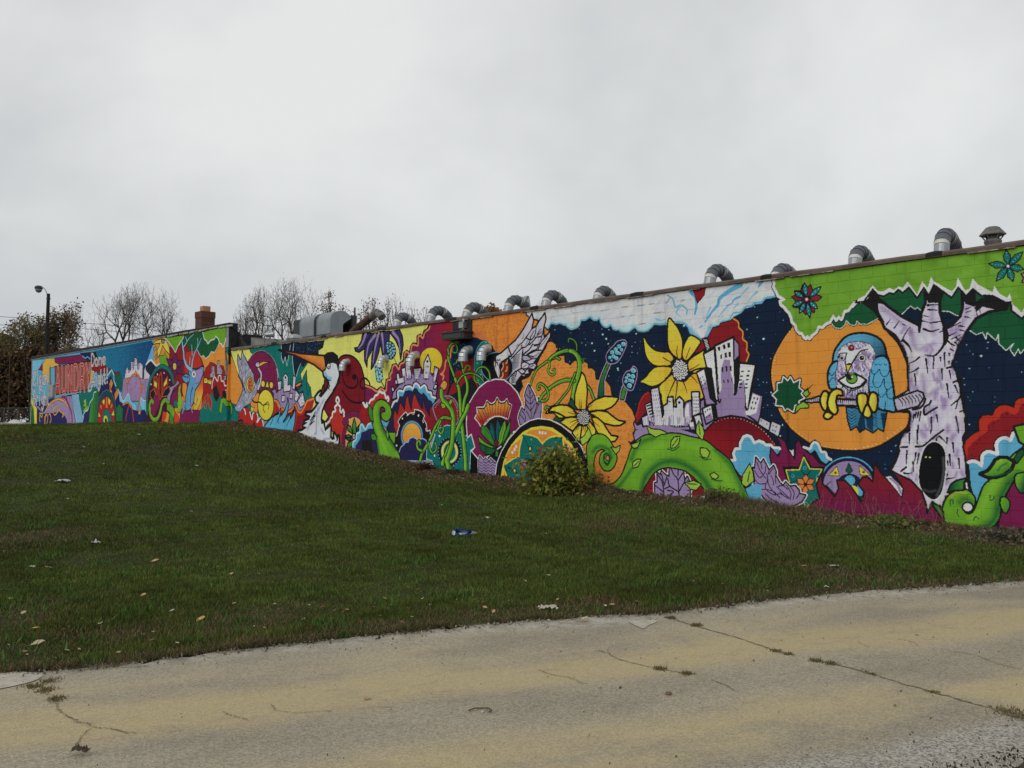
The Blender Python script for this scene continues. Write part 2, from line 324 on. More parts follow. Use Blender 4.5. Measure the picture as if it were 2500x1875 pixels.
    for a, r in zip(np.radians([263, 316, 12, 72, 128, 187]), (300, 370, 290, 290, 340, 350)): petal(a, 20, r, 62, C(26,98,92), 'T0', 1925, 370, 1, 2.6, 4)
    El(C(190,190,190), 1925, 370, 28, 28, K, 1, pan='T0')
    for a in np.radians([200, 150, 250, 310, 20, 90]): petal(a, 20, 180, 50, C(140,100,104), 'T0', 2330, 570, 1, 3)
    # owl
    F(C(52,112,142), "O:1140,1080 1160,1250 1200,1385 1280,1330 1320,1410 1400,1360 1500,1420 1570,1360 1640,1400 1690,1120", K, 4)
    for t in ("O:1330,1180 1290,1320 1320,1400 1400,1350 1380,1160", "O:1400,1180 1420,1350 1500,1410 1510,1180", "O:1600,1150 1640,1390 1680,1150"): F(C(22,50,74), t)
    for k in range(6):
        Ln(K, 1.5, "O:%d,%d %d,%d %d,%d" % (1160, 1110 + 40 * k, 1210, 1150 + 40 * k, 1270, 1110 + 40 * k), sm=0); Ln(K, 1.5, "O:%d,%d %d,%d" % (1520, 1130 + 36 * k, 1560, 1160 + 36 * k))
    F(BL, "O:960,480 980,330 1040,230 1130,130 1250,85 1400,80 1550,130 1640,220 1680,370 1690,450 1500,520 1000,520", K, 6, sm=1, col2=C(16,44,66), g=(1300,150,1660,420))
    F(BL, "O:1480,470 1560,400 1650,390 1710,450 1730,560 1745,650 1770,800 1790,960 1800,1130 1700,1120 1570,1080 1450,850 1450,650", K, 6, sm=1)
    for t in ("O:1480,560 1490,620 1540,620 1585,560 1600,610 1640,660 1700,640 1725,560", "O:1520,640 1500,740 1540,810 1600,790 1640,700", "O:1460,800 1500,805", "O:1650,690 1660,800 1700,840 1750,800", "O:1570,830 1580,910 1620,940 1670,880 1690,830", "O:1690,850 1690,930 1750,965 1780,930", "O:1670,990 1660,1100"): Ln(C(14,38,56), 2, t)
    for x, y in ((1540,500),(1600,500),(1670,500)): Ln(K, 1.6, "O:%d,%d %d,%d %d,%d" % (x - 18, y - 10, x, y + 8, x + 20, y - 10))
    F(BL, "O:1030,470 960,480 905,570 892,680 905,780 940,830 1015,800 1000,640", K, 6, sm=1)
    Ln(K, 2, "O:900,600 940,650 990,600"); Ln(K, 2, "O:910,740 950,680 1000,700")
    b = F(C(158,156,176), "O:1030,470 1020,360 1070,270 1180,205 1320,190 1440,220 1510,290 1525,400 1480,520 1440,680 1425,900 1300,960 1100,925 1010,780 1000,620", C(50,46,60), 2, sm=1)
    Sc(PU, '', 170, 4.5, 11, b, 9, 70); Sc(C(70,60,84), '', 90, 1.6, 12, b, 7, 60); Sc(C(200,198,204), '', 120, 2.5, 13, b, 8, 110)
    for k in range(9): Ln(C(70,60,84), 1.6, "O:%d,%d %d,%d %d,%d" % (1110 + 36 * k, 840, 1120 + 36 * k, 900, 1105 + 36 * k, 930 - 3 * k))
    F(C(184,186,192), "O:1030,400 1040,330 1100,275 1190,262 1240,310 1330,290 1430,240 1500,300 1505,360 1440,320 1340,310 1270,370 1210,480 1140,490 1130,400 1150,350 1060,350")
    Ln(K, 4, "O:1035,400 1060,350 1160,345", w2=2); Ln(K, 4, "O:1220,480 1290,370 1340,315 1430,295", w2=3); Ln(K, 3, "O:1145,345 1125,440 1135,500"); Ln(K, 3, "O:1210,500 1240,450 1285,395")
    El(RD, 1207, 275, 36, 36, C(60,30,36), 2); El(C(210,120,120), 1212, 268, 12, 12)
    El(C(190,188,196), 1080, 415, 34, 32, K, 1.5); El(K, 1080, 415, 22, 22); El(C(190,188,196), 1350, 410, 50, 50, K, 1.5); El(K, 1350, 410, 32, 32); El(W, 1358, 402, 7, 7)
    F(C(186,170,60), "O:1135,505 1210,500 1155,612", K, 3); El(K, 1180, 490, 30, 14)
    F(C(196,198,192), "O:1035,715 1140,650 1250,632 1330,660 1405,708 1330,790 1220,820 1120,780", K, 5, sm=0)
    El(C(84,140,42), 1215, 690, 70, 64, K, 3); El(K, 1188, 675, 38, 36); El(W, 1218, 668, 12, 12)
    Ln(K, 2, "O:1080,640 1150,625 1230,600 1310,640"); Ln(K, 2.5, "O:1060,760 1200,850 1360,790 1420,720")
    # branch, claws, leaf star
    br = C(160,152,170)
    F(br, "O:560,1000 600,975 680,960 780,925 790,1000 660,1010", K, 5); F(br, "O:1010,965 1280,980 1285,1055 1005,1045", K, 6)
    F(br, "O:1785,965 1880,930 1990,890 2100,855 2170,880 2190,940 2110,1060 1980,1090 1830,1125 1800,1060", K, 5)
    for k in range(9): Ln(K, 1.8, "O:%d,970 %d,%d" % (1030 + 28 * k, 1035 + 28 * k, 1005 + 12 * (k % 3)))
    for k in range(7): Ln(K, 3, "O:%d,%d %d,%d %d,%d" % (1850 + 45 * k, 960 - 10 * k, 1890 + 45 * k, 1010 - 10 * k, 1900 + 45 * k, 1060 - 10 * k), w2=1.5)
    for k in range(6): Ln(K, 2, "O:%d,985 %d,960" % (620 + 26 * k, 628 + 26 * k))
    for t in ("O:790,970 830,870 885,870 893,940 870,1115 815,1080", "O:890,1000 930,880 1000,832 1075,850 1085,915 1020,915 1000,1000 1020,1120 980,1170 910,1110", "O:840,1180 880,1140 955,1180 905,1232 850,1220", "O:1290,920 1350,890 1418,920 1412,1050 1350,1155 1300,1050", "O:1440,1000 1470,890 1530,885 1562,960 1545,1110 1500,1138 1455,1060", "O:1422,1040 1478,1150 1450,1212 1390,1200 1370,1160"):
        p = pts(t); x = p[:, 0].min(); d = p[:, 0].max() - x; yy = p[:, 1].mean(); _pan[0] = 'Z'
        F(C(200,184,64), p, K, 6, sm=1, col2=C(206,140,52), g=(x + d * .25, yy, x + d * .95, yy))
    F(C(20,66,42), "O:140,910 210,850 205,750 270,740 290,665 350,720 385,665 430,745 515,700 500,810 560,860 525,890 575,950 500,990 500,1040 445,1050 425,1140 345,1090 310,1120 280,1060 185,1050 200,970", W, 3, ul=K, uw=8)
    F(L2, "O:550,890 620,820 630,880 655,885 600,940", K, 3); F(L2, "O:450,1160 465,1060 560,1000 640,1050 620,1085 520,1090", K, 3); Ln(K, 3, "O:600,850 690,770", w2=1)
    # red cloud, blue cloud and curling tendril at the right
    F(C(158,44,34), "T1:1395,1659 1385,1500 1450,1400 1560,1380 1640,1392 1680,1290 1760,1220 1850,1200 1940,1215 2030,1250 2040,1160 2100,1090 2212,1070 2500,1040 3600,900 3600,2600 1200,2700 T2:1160,500 1120,300 1160,180 1300,60 1395,20", K, 5)
    F(C(118,28,34), "T2:1190,520 1200,330 1290,230 1420,120 1560,20 T1:1560,1560 1640,1500 1760,1470 1800,1360 1900,1320 2020,1390 2100,1360 2160,1200 2240,1170 3600,1050 3600,2600 1300,2600", sm=0)
    Dots(K, 1.5, "T2:1270,435 1300,350 1340,285 1385,215 1440,165 1525,130 T1:1600,1600 1680,1530 1790,1435 1850,1375 1945,1370 2030,1400 2115,1340 2160,1225 2300,1180", 16)
    bc = F(BL, "T2:1205,560 1300,528 1420,592 1430,480 1480,400 1560,362 1650,380 1710,420 1690,330 1690,230 1760,140 1880,115 1955,180 2010,30 2212,-60 3600,-200 3600,1500 1340,1340 1240,1000 1215,700", K, 6)
    for t in ("T2:1215,580 1300,560 1390,590 1445,640", "T2:1450,600 1460,480 1500,420 1570,385 1650,405 1730,430", "T2:1735,420 1720,330 1720,240 1780,165 1880,140 1960,185", "T2:1975,170 2020,60"):
        Ln(W, 8, t)
    F(MG, "T2:2212,900 1960,980 1760,1659 1700,2200 4200,2200 4200,500 3000,400", K, 4)
    F(LG, "T2:3200,-300 2600,-50 2212,310 2070,420 1980,500 1640,870 1500,1010 1420,1200 1360,1370 1290,1490 1200,1520 1110,1450 1090,1370 1130,1310 1220,1290 1290,1370 1325,1270 1290,1180 1200,1100 1080,1075 950,1120 850,1200 780,1330 745,1480 770,1600 900,1750 1300,1820 1600,1750 1750,1600 1785,1400 1850,1200 1950,1020 2050,850 2150,800 2400,650 2900,300 3300,100", K, 7, sm=1)
    g1 = F(LG, "T2:3200,-300 2600,-50 2212,310 2070,420 1980,500 1640,870 1500,1010 1420,1200 1360,1370 1290,1490 1200,1520 1110,1450 1090,1370 1130,1310 1220,1290 1290,1370 1325,1270 1290,1180 1200,1100 1080,1075 950,1120 850,1200 780,1330 745,1480 770,1600 900,1750 1300,1820 1600,1750 1750,1600 1785,1400 1850,1200 1950,1020 2050,850 2150,800 2400,650 2900,300 3300,100", sm=1)
    Ln(C(26,84,44), 34, "T2:2100,800 1930,960 1800,1200 1740,1420 1650,1640 1400,1800", soft=.95, clip=g1); Ln(C(26,84,44), 26, "T2:1060,1300 1150,1240 1260,1300", soft=.8, clip=g1)
    Ln(L2, 30, "T2:1700,900 1560,1150 1450,1400 1250,1620", soft=.7, clip=g1); Ln(C(150,160,60), 14, "T2:880,1200 1000,1130 1150,1130", soft=.7, clip=g1)
    El(C(196,196,196), 1197, 1388, 84, 74, K, 6, pan='T2'); El(C(196,196,196), 1197, 1388, 80, 70)
    for t in ("T2:1600,1180 1600,1260 1660,1240 1670,1200", "T2:890,1360 880,1270 930,1260 940,1330", "T2:1020,1430 1010,1500 1040,1560", "T2:1300,1620 1340,1560 1400,1600"): Ln(DG, 2.6, t)
    F(L2, "T2:1430,790 1560,740 1640,640 1700,540 1780,500 1900,500 2030,580 1980,700 1850,800 1700,850 1560,850", K, 9, sm=0, col2=GM, g=(1700,560,1800,800)); Ln(DG, 2.5, "T2:1620,840 1820,800 1930,760 1980,700"); Ln(DG, 8, "T2:1740,730 1800,650 1900,600", soft=.8)
    F(LG, "T2:2040,860 2080,790 2212,760 2380,900 2212,1130 2150,1140 2060,1000", K, 4, col2=DG, g=(2100,900,2230,950))
    F(LG, "T2:1800,1220 1900,1220 1960,1330 1900,1490 1830,1450 1785,1340", K, 4, sm=1, col2=GM, g=(1800,1300,1960,1350))
    F(GM, "T2:565,1310 680,1370 750,1470 765,1600 650,1570 580,1450", K, 5, col2=DG, g=(740,1400,560,1500))
    F(GM, "T2:1170,870 1130,950 1130,1075 960,1090 840,1120 900,980 1000,910", K, 5, col2=DG, g=(1100,1000,900,1000)); F(W, "T2:1185,910 1150,960 1165,1050 1215,1080", K, 3)
    F(LG, "T2:2030,-60 2300,-120 2400,100 2212,265 2130,210", K, 6); F(DG, "T2:2030,520 2100,400 2212,330 2212,430 2090,600", K, 3)
    # magenta flames, mandala, star and purple leaves
    F(DR, "H2:100,600 170,330 250,250 400,160 600,122 800,135 1000,220 1200,350 1350,520 1440,650 1440,900 900,1300 400,900", K, 5, sm=1, col2=C(120,26,32), g=(800,150,700,700))
    Dots(PK, .9, "H2:150,360 220,298 310,240 400,205 550,160 700,152 840,180 970,235 1130,325 1235,415 1330,520 1400,625", 26)
    F(MG, "H2:1300,1659 1330,1000 1310,750 1335,680 1400,740 1470,840 1500,800 1515,640 1450,480 1590,560 1650,720 1775,890 1790,620 1840,530 1920,700 2070,790 2212,960 2600,1100 2500,1659", K, 5)
    bl = F(BL, "H2:585,912 650,880 640,770 690,690 760,680 760,580 850,460 920,440 1000,470 1060,560 1130,540 1230,580 1280,610 1340,640 1320,850 1350,1000 1250,1300 1280,1659 960,1659 900,1420 1000,1380 780,1180", K, 4)
    for t in ("H2:605,920 700,905 665,790 700,710 790,700 790,600 850,490 920,465 985,495 1045,600 1130,565 1210,595 1250,640 1330,640",): Ln(W, 7, t, sm=0)
    F(BL, "H2:1345,640 1400,690 1480,685 1508,710 1495,770 1455,808 1400,750", K, 2); Ln(W, 6, "H2:1345,640 1400,690 1480,685 1505,710"); F(W, "H2:1670,715 1720,745 1750,715 1748,850")
    F(BL, "R1:225,705 285,715 300,670 330,648 370,680 390,735 430,745 445,785 482,815 430,865 380,830 330,740 290,770", K, 5); Ln(W, 6, "R1:230,708 285,720 305,680 332,662 365,690 385,745 425,755 440,795 475,820")
    El(C(26,30,58), 630, 1045, 252, 245, BL, 3, a0=175, a1=365, pan='R1'); El(PU, 630, 1045, 222, 212, a0=175, a1=365); El(C(26,30,58), 640, 1060, 120, 115, a0=170, a1=370)
    F(Y, "R1:455,962 527,880 550,966", K, 1.5); F(Y, "R1:730,873 736,955 830,962", K, 1.5); El(C(110,50,30), 516, 938, 12, 12); El(C(110,50,30), 768, 933, 12, 12)
    F(DG, "R1:635,850 605,920 640,952 670,918", K, 1.5); F(C(24,60,50), "R1:430,1050 470,1020 530,1030 520,1070 470,1095", K, 1.5)
    El(BL, 643, 1008, 50, 48, K, 1.5); El(BL, 740, 1090, 36, 60, K, 1.5); El(Y, 672, 1110, 50, 58); El(C(60,46,40), 664, 1110, 26, 32)
    F(PU, "R1:440,1050 520,1130 545,1030 500,1000")
    F(K, "R1:232,765 300,880 425,880 400,960 400,1190 245,1290 215,1150 90,1060 35,880 180,880")
    F(C(16,92,88), "R1:230,800 283,903 390,908 345,1000 372,1180 300,1205 245,1265 225,1130 110,1050 72,915 190,912", Y, 3)
    for t in ("R1:205,920 250,965 290,925", "R1:250,965 240,1000", "R1:100,1030 200,1000"): Ln(K, 2, t, sm=0)
    for x, y in ((240,895),(130,965),(355,970),(250,1215)): El(C(70,150,170), x, y, 15, 15, pan='R1'); El(C(14,70,70), x, y, 9, 9); El(K, x, y, 4, 4)
    for a in range(0, 360, 60): petal(math.radians(a - 90 + 2), 8, 92, 26, C(196,110,56), 'R1', 245, 1042, 1, 2)
    El(C(40,20,20), 245, 1042, 16, 16, pan='R1')
    F(C(108,28,36), "R1:250,1500 265,1270 300,1215 375,1170 345,1050 385,950 400,1040 470,1110 510,1155 545,1080 530,1005 600,1010 650,1060 700,1130 752,1218 775,1110 720,1040 760,980 800,975 850,1022 868,848 930,950 1040,1060 1112,1162 1125,1080 1070,980 1008,915 1080,955 1190,1005 1290,1110 1325,1210 1340,1305 1385,1230 1480,1360 1600,1500 1700,1700 1500,1800 300,1700", K, 5, col2=C(98,26,62), g=(700,1000,700,1260))
    F(W, "R1:965,975 1010,965 1080,1030 1120,1080 1110,1155 1060,1090", K, 2); Ln(PU, 6, "R1:1010,990 1070,1040 1105,1120")
    lf = F(PU, "H2:1070,860 1160,965 1210,890 1310,1090 1390,1005 1435,1110 1430,1190 1500,1310 1560,1370 1610,1300 1680,1380 1780,1370 1850,1450 1860,1510 1970,1540 1900,1659 1500,1850 1240,1620 1130,1480 1040,1350 1050,1250 1015,1040 1050,1060", K, 4, ul=W, uw=8)
    for t in ("H2:1090,950 1150,1100 1250,1240", "H2:1160,960 1180,1060", "H2:1240,1020 1240,1120 1190,1180", "H2:1050,1100 1130,1220 1190,1200", "H2:1050,1260 1130,1340 1240,1330", "H2:1100,1400 1180,1440 1260,1430", "H2:1310,1090 1300,1160 1380,1060", "H2:1270,1150 1300,1350 1430,1530", "H2:1340,1180 1390,1300 1380,1360", "H2:1420,1200 1430,1330", "H2:1290,1260 1240,1400 1330,1500 1430,1540", "H2:1450,1390 1550,1480 1700,1620", "H2:1620,1360 1700,1500 1690,1600", "H2:1700,1390 1760,1500 1740,1620", "H2:1450,1390 1560,1370 1640,1440", "H2:1410,1530 1520,1520 1650,1600", "H2:1500,1480 1590,1560", "H2:1240,1510 1330,1600 1480,1680", "H2:1800,1600 1850,1520", "H2:1280,1440 1400,1480 1500,1590"): Ln(C(34,28,46), 2.4, t)
    # red cloud, city on the dome
    F(RD, "G:1150,290 1230,130 1330,100 1350,60 1500,20 1560,-20 1630,30 1630,120 1690,180 1690,300 1750,340 1755,480 1785,525 1740,645 1640,645 1620,370 1540,260 1260,400 1190,440", K, 3)
    Ln(C(200,130,60), 3.6, "G:1540,-10 1610,40 1620,120 1680,190 1680,295 1740,350 1740,470 1770,525 1735,630")
    F(RD, "G:1040,310 1090,295 1150,450 940,505"); F(RD, "G:40,1659 60,1450 120,1260 180,1130 250,1075 300,1100 320,1300 160,1470", K, 3); Ln(C(160,46,34), 6, "G:70,1480 110,1370 130,1260 190,1150 260,1100", soft=.9)
    # sunflower
    def sun(ps, pan, cx, cy, ol=4.5):
        for t in ps:
            p = pts(pan + ":" + t); x0, y0, s = PAN[pan]
            q = (p - [x0, y0]) * s
            far = q[np.argmax(np.hypot(q[:, 0] - cx, q[:, 1] - cy))]
            _pan[0] = pan
            F(YO, p, K, ol, sm=2, col2=Y, g=(cx, cy, cx + (far[0] - cx) * .8, cy + (far[1] - cy) * .8))
    sun(["430,1000 610,830 660,900 800,930 880,860 985,800 1060,1000 1095,1150 1040,1200 905,1210 820,1240 800,1320 560,1320 490,1300 440,1100"], 'G', 740, 750)
    sun(["870,780 985,800 1130,720 1150,700 1000,740", "190,255 260,370 360,460 480,490 560,490 620,540 640,600 600,645 605,680 500,705 360,690 270,620 220,520 200,380", "570,-10 650,60 720,160 770,300 775,450 755,585 700,585 600,490 560,380 550,220", "905,243 1040,325 1000,420 930,520 840,615 780,570 780,460 830,320", "1120,450 1090,520 1150,700 1000,740 870,780 860,640 940,560 1040,500", "600,720 590,820 500,920 400,985 300,1003 200,960 135,940 230,860 300,770 400,712"], 'G', 740, 750)
    for t, w in (("G:480,570 560,620 610,640",3),("G:700,590 690,480 700,400",3),("G:830,580 860,500 890,420",3),("G:875,760 950,725 1035,670",3),("G:870,830 940,880 1005,960",3),("G:785,930 820,1020 845,1110",3),("G:695,930 690,1050 650,1300",4),("G:665,910 600,1050 555,1160",4),("G:600,790 560,850 510,890",3),("G:800,930 790,900",2)): Ln(K, w, t, w2=w * .5)
    El(K, 740, 750, 132, 168, pan='G')
    rg = np.random.RandomState(2)
    for i in range(64):
        a, r = i * 2.4, math.sqrt((i + .5) / 64)
        El(C(196,198,198), 738 + 112 * r * math.cos(a), 760 + 148 * r * math.sin(a), 11 + 3 * (i % 3), 15, K, .6, rot=rg.uniform(0, 90))
    # city
    F(PU, "G:20,1659 40,1560 165,1560 300,1500 480,1600 700,1500 900,1560 1100,1200 1160,1080 1290,1180 1700,1080 1820,1080 1980,1150 1910,1570 1700,1470 1500,1440 1300,1480 1120,1659", K, 5)
    for t in ("G:1100,1200 1050,1220 1040,1420 1110,1400", "G:40,1560 60,1540 100,1590 160,1560 200,1659 60,1659"): F(PU, t, K, 4)
    F(W, "G:1080,290 1140,280 1190,440 1140,475", K, 4)
    for k in range(7): Ln(K, 2, "G:%d,%d %d,%d" % (1092 + 8 * k, 310 + 23 * k, 1130 + 8 * k, 298 + 23 * k), sm=0)
    F(W, "G:1095,520 1250,440 1270,700 1310,1200 1280,1230 1230,1000 1210,740 1140,720", K, 5)
    for i in range(5):
        for j in range(4): El(K, 1130 + i * 26 + j * 6, 530 + j * 36 - i * 12, 5, 4)
    F(K, "G:1115,720 1200,745 1240,900 1290,1265 1190,1180")
    F(PU, "G:990,795 1105,735 1140,900 1190,1180 1285,1268 1130,1285 1100,1150", K, 5); F(W, "G:1000,810 1095,755 1130,900 1080,980 1040,900")
    for i, (x, y) in enumerate(((1045,880),(1080,862),(1058,935),(1098,912),(1078,990),(1112,965),(1095,1040),(1132,1028))): El(K, x, y, 8, 12)
    F(W, "G:1262,400 1540,270 1560,900 1560,1120 1350,1150 1330,1235 1300,900 1280,600", K, 6)
    F(PU, "G:1290,560 1310,1150 1360,1050 1350,760 1400,600 1490,610 1500,800 1540,960 1545,1180 1340,1190 1330,1225 1305,1100")
    F(PU, "G:1545,285 1618,372 1620,560 1548,620", K, 4); F(K, "G:1540,620 1620,540 1615,850 1580,1140 1560,1100")
    for t in ("G:1300,420 1335,405 1345,465 1315,475", "G:1375,385 1415,370 1420,440 1390,455", "G:1445,360 1485,345 1490,420 1455,430", "G:1340,530 1370,525 1370,590 1345,595", "G:1405,505 1440,495 1445,570 1410,580", "G:1465,490 1500,485 1505,560 1470,570", "G:1365,720 1385,715 1390,790 1368,800", "G:1420,700 1445,697 1450,780 1425,785", "G:1485,695 1510,692 1515,770 1490,772", "G:1380,910 1395,895 1410,950 1395,955", "G:1445,900 1465,895 1470,950 1452,955", "G:1508,890 1522,880 1525,940 1512,940"): F(K, t)
    F(W, "G:1630,655 1870,680 1830,900 1795,1080 1755,1382 1720,1300 1700,1000 1620,1100 1590,1050 1620,900", K, 6); F(PU, "G:1625,980 1700,900 1715,1300 1620,1350 1580,1150")
    for x, y in ((1675,782),(1770,775),(1662,853),(1755,845),(1650,910),(1748,907),(1650,970),(1733,970),(1645,1024),(1730,1028)): F(K, "G:%d,%d %d,%d %d,%d %d,%d" % (x - 22, y - 10, x + 22, y - 14, x + 20, y + 10, x - 22, y + 12))
    F(K, "G:1870,680 1905,690 1870,900 1790,1330 1755,1382 1790,1080 1835,900")
    F(PU, "G:1820,1085 1980,1150 1925,1560 1760,1440 1740,1390 1770,1330", K, 5); F(W, "G:1830,1115 1940,1160 1885,1400 1780,1440 1730,1430 1715,1380 1765,1360 1780,1290")
    for x, y in ((1848,1180),(1897,1190),(1825,1245),(1872,1255),(1805,1328),(1845,1337)): F(K, "G:%d,%d %d,%d %d,%d %d,%d" % (x - 10, y + 20, x - 4, y - 20, x + 14, y - 18, x + 10, y + 20))
    F(W, "G:1075,1340 1210,1280 1245,1500 1130,1570 1100,1450", K, 5); F(PU, "G:1110,1470 1200,1400 1235,1500 1135,1555"); F(K, "G:1212,1275 1280,1290 1310,1470 1250,1500")
    for x, y in ((1120,1385),(1150,1360),(1185,1345),(1140,1465),(1175,1443)): El(K, x, y, 9, 18, rot=10)
    for t in ("G:1935,1465 2095,1550 2070,1670 1915,1570", "G:2115,1525 2255,1590 2215,1760 2075,1680"): F(C(170,168,176), t, K, 4)
    for x, y in ((1955,1520),(2040,1570),(2135,1595),(2180,1612),(2128,1660),(2165,1680)): El(K, x, y, 8, 16)
    F(C(176,174,182), "G:300,1045 415,1015 490,1600 350,1600", K, 5); F(K, "G:415,1030 440,1100 465,1110 495,1600 485,1600")
    for j in range(7):
        for i in range(3): El(K, 325 + i * 33 + j * 13, 1085 + j * 60 - i * 5, 5, 11)
    F(C(176,174,182), "G:215,1280 300,1240 350,1560 270,1525", K, 4)
    for k in range(5): Ln(K, 4, "G:%d,%d %d,%d" % (240 + 16 * k, 1300 + 42 * k, 305 + 12 * k, 1280 + 42 * k), sm=0)
    F(C(170,168,178), "G:165,1470 240,1440 290,1600 185,1600", K, 4)
    F(C(182,182,186), "G:490,1300 550,1265 555,1172 630,1162 640,1310 690,1320 680,1212 730,1162 790,1222 800,1480 830,1600 500,1600", K, 5); El(K, 728, 1245, 20, 22); F(K, "G:570,1225 598,1222 600,1240 572,1243"); F(PU, "G:555,1460 600,1500 600,1590 555,1590"); F(K, "G:630,1300 645,1310 640,1400")
    F(PU, "G:825,1245 910,1222 930,1600 800,1600 800,1330", K, 4); F(W, "G:840,1270 870,1260 880,1500 810,1590 808,1360")
    F(C(180,180,184), "G:915,1092 1025,1088 1040,1400 985,1425 925,1460", K, 5)
    for j in range(5):
        for i in range(4): El(K, 945 + i * 22, 1165 + j * 52, 6, 12)
    F(C(180,180,184), "G:945,1450 1040,1425 1080,1600 1000,1650", K, 5); F(PU, "G:865,1545 945,1520 970,1659 900,1659", K, 5); F(W, "G:880,1555 935,1540 945,1600 890,1610")
    rg = np.random.RandomState(6)
    for i in range(46):
        x = rg.uniform(230, 900); Ln(W if i % 2 else PU, 3, "G:%d,%d %d,%d" % (x, 1440 + rg.uniform(0, 60), x, 1560 + rg.uniform(0, 60)), w2=1)
    F(PU, "F3:590,240 620,170 800,110 1060,105 1450,230 1480,290 1040,240 600,300")
def art_mid():
    # orange textured clouds
    def crackle(m, n, seed): Sc(C(170,98,44), '', n, 2.0, seed, m, 9, 0); Sc(C(172,100,44), '', n, 2.0, seed + 1, m, 8, 90)
    F(C(14,22,34), "Z:1080,700 1275,740 1300,1160 1080,1160")
    m = F(O2, "E:1370,880 1390,720 1450,620 1420,500 1560,450 1620,340 1690,250 E2:1750,1580 1860,1400 1900,1290 1970,1278 2040,1330 2050,1390 2090,1400 2020,1500 2212,1480 F:40,60 150,70 280,60 290,180 360,200 380,232 460,150 600,160 640,170 700,200 710,292 780,290 830,335 850,490 920,488 1040,520 1110,620 1130,760 1250,850 1380,890 1500,1040 1560,1200 1520,1280 1550,1400 1510,1450 1540,1600 F3:600,300 540,345 570,410 520,530 470,650 430,780 360,880 270,960 100,960 0,900 -400,700 E:1380,1400", K, 4)
    crackle(m, 620, 21)
    m = F(C(190,116,52), "E2:480,900 1500,700 1505,800 1560,852 1640,890 1720,905 1700,1010 1850,1042 1925,1105 1870,1180 1800,1230 1400,1400 1040,1502 980,1500 920,1430 900,1370 830,1330 800,1270 700,1260 620,1220 530,1210 520,1080 490,1000", K, 4)
    crackle(m, 260, 31); Ln(C(170,96,64), 26, "E2:540,1150 640,1160 760,1220", soft=.8, clip=m)
    # berries on stalks
    F(GM, "F:1060,170 1112,182 1040,350 990,500 990,800 878,805 900,620 940,450 1000,300", K, 3, sm=0, col2=DG, g=(960,200,960,800), ul=C(170,150,170), uw=6)
    F(GM, "F:1350,600 1402,640 1380,730 1352,855 1290,855 1305,720", K, 3, ul=C(170,150,170), uw=6)
    F(C(14,34,50), "F2:790,1052 828,1100 790,1210 735,1310 680,1362 600,1372 560,1330 555,1250 605,1175 655,1125 700,1075", C(150,132,168), 2, sm=1)
    for x, y, r in ((785,1110,30),(725,1140,28),(760,1185,22),(680,1180,26),(700,1225,27),(632,1220,28),(735,1235,18),(650,1275,26),(600,1290,22),(690,1300,26),(625,1328,12)):
        El(BB, x, y, r, r, pan='F2'); El(BL, x - r * .15, y + r * .15, r * .8, r * .8)
    F(C(14,34,50), "F:1525,260 1580,310 1585,440 1540,600 1500,682 1420,672 1345,585 1328,510 1345,430 1400,350 1460,330", C(150,132,168), 2, sm=1)
    for x, y, r in ((1520,335,42),(1435,415,32),(1510,435,40),(1395,465,28),(1450,505,30),(1500,525,36),(1385,530,28),(1450,605,42)):
        El(BB, x, y, r, r, pan='F'); El(BL, x - r * .15, y + r * .15, r * .8, r * .8)
    # wing
    w0 = F(C(172,168,178), "E2:1612,785 1640,900 1605,1060 1690,1010 1740,920 1845,775 1862,880 1820,1040 1830,1200 1880,1170 1948,1098 1940,1200 1880,1300 1800,1450 1740,1580 E:1780,0 1700,120 1650,180 1700,240 1640,320 1560,300 1580,380 1500,400 1480,450 1420,420 1370,480 1330,540 1320,600 1230,580 1190,510 1240,400 1270,200 1200,100 1140,120 1060,180 1040,220 1040,380 1025,470 1000,462 950,330 920,220 940,130 E2:960,1540 1060,1490 1180,1380 1320,1260 1450,1080 1550,900", K, 5)
    for t in ("E2:1610,1060 1520,1190 1440,1300 1380,1350 1310,1450 1240,1540 1190,1540 1200,1590", "E2:1690,1010 1670,1150 1600,1250 1510,1220", "E2:1820,1040 1790,1180 1670,1210", "E2:1690,1210 1600,1310 1560,1340", "E2:1790,1180 1740,1330 1650,1360", "E2:1590,1190 1570,1290 1500,1380 1430,1390 1430,1350", "E2:1625,1330 1570,1420 1470,1510", "E2:1730,1330 1700,1420 1620,1450 1520,1520", "E2:1880,1180 1780,1290 1720,1440", "E2:1800,1440 1680,1450 1540,1530 1620,1590 1740,1580", "E2:1450,1400 1450,1659", "E2:1430,1400 1330,1500 1240,1590", "E2:1450,1530 1640,1560 1560,1620 1450,1630", "E:1430,190 1490,180 1560,222 1530,290 1425,290 1420,200", "E:1560,222 1650,200", "E:1540,290 1640,310", "E:1380,310 1440,300 1490,350 1430,392 1375,340", "E:1490,350 1530,300 1560,360", "E:1440,400 1500,400 1480,440", "E:1440,0 1420,280", "E:1420,290 1340,340 1320,430", "E:1320,340 1240,420"): Ln(K, 3.6, t)
    for t in ("E2:1760,1060 1700,1180", "E2:1800,1220 1760,1290", "E2:1640,1100 1600,1180", "E:1640,110 1700,60", "E:1570,260 1650,240", "E:1450,100 1560,120"): Ln(PU, 9, t, soft=.9, clip=w0)
    for k in range(11): Ln(K, 1.9, "E:%d,%d %d,%d" % (1270, 100 + 22 * k, 1400 - 3 * k, 20 + 24 * k), w2=1)
    for k in range(9): Ln(K, 2.2, "E:%d,%d %d,%d" % (1235 + (k % 2) * 15, 400 + 20 * k, 1320, 380 + 20 * k), w2=1.2)
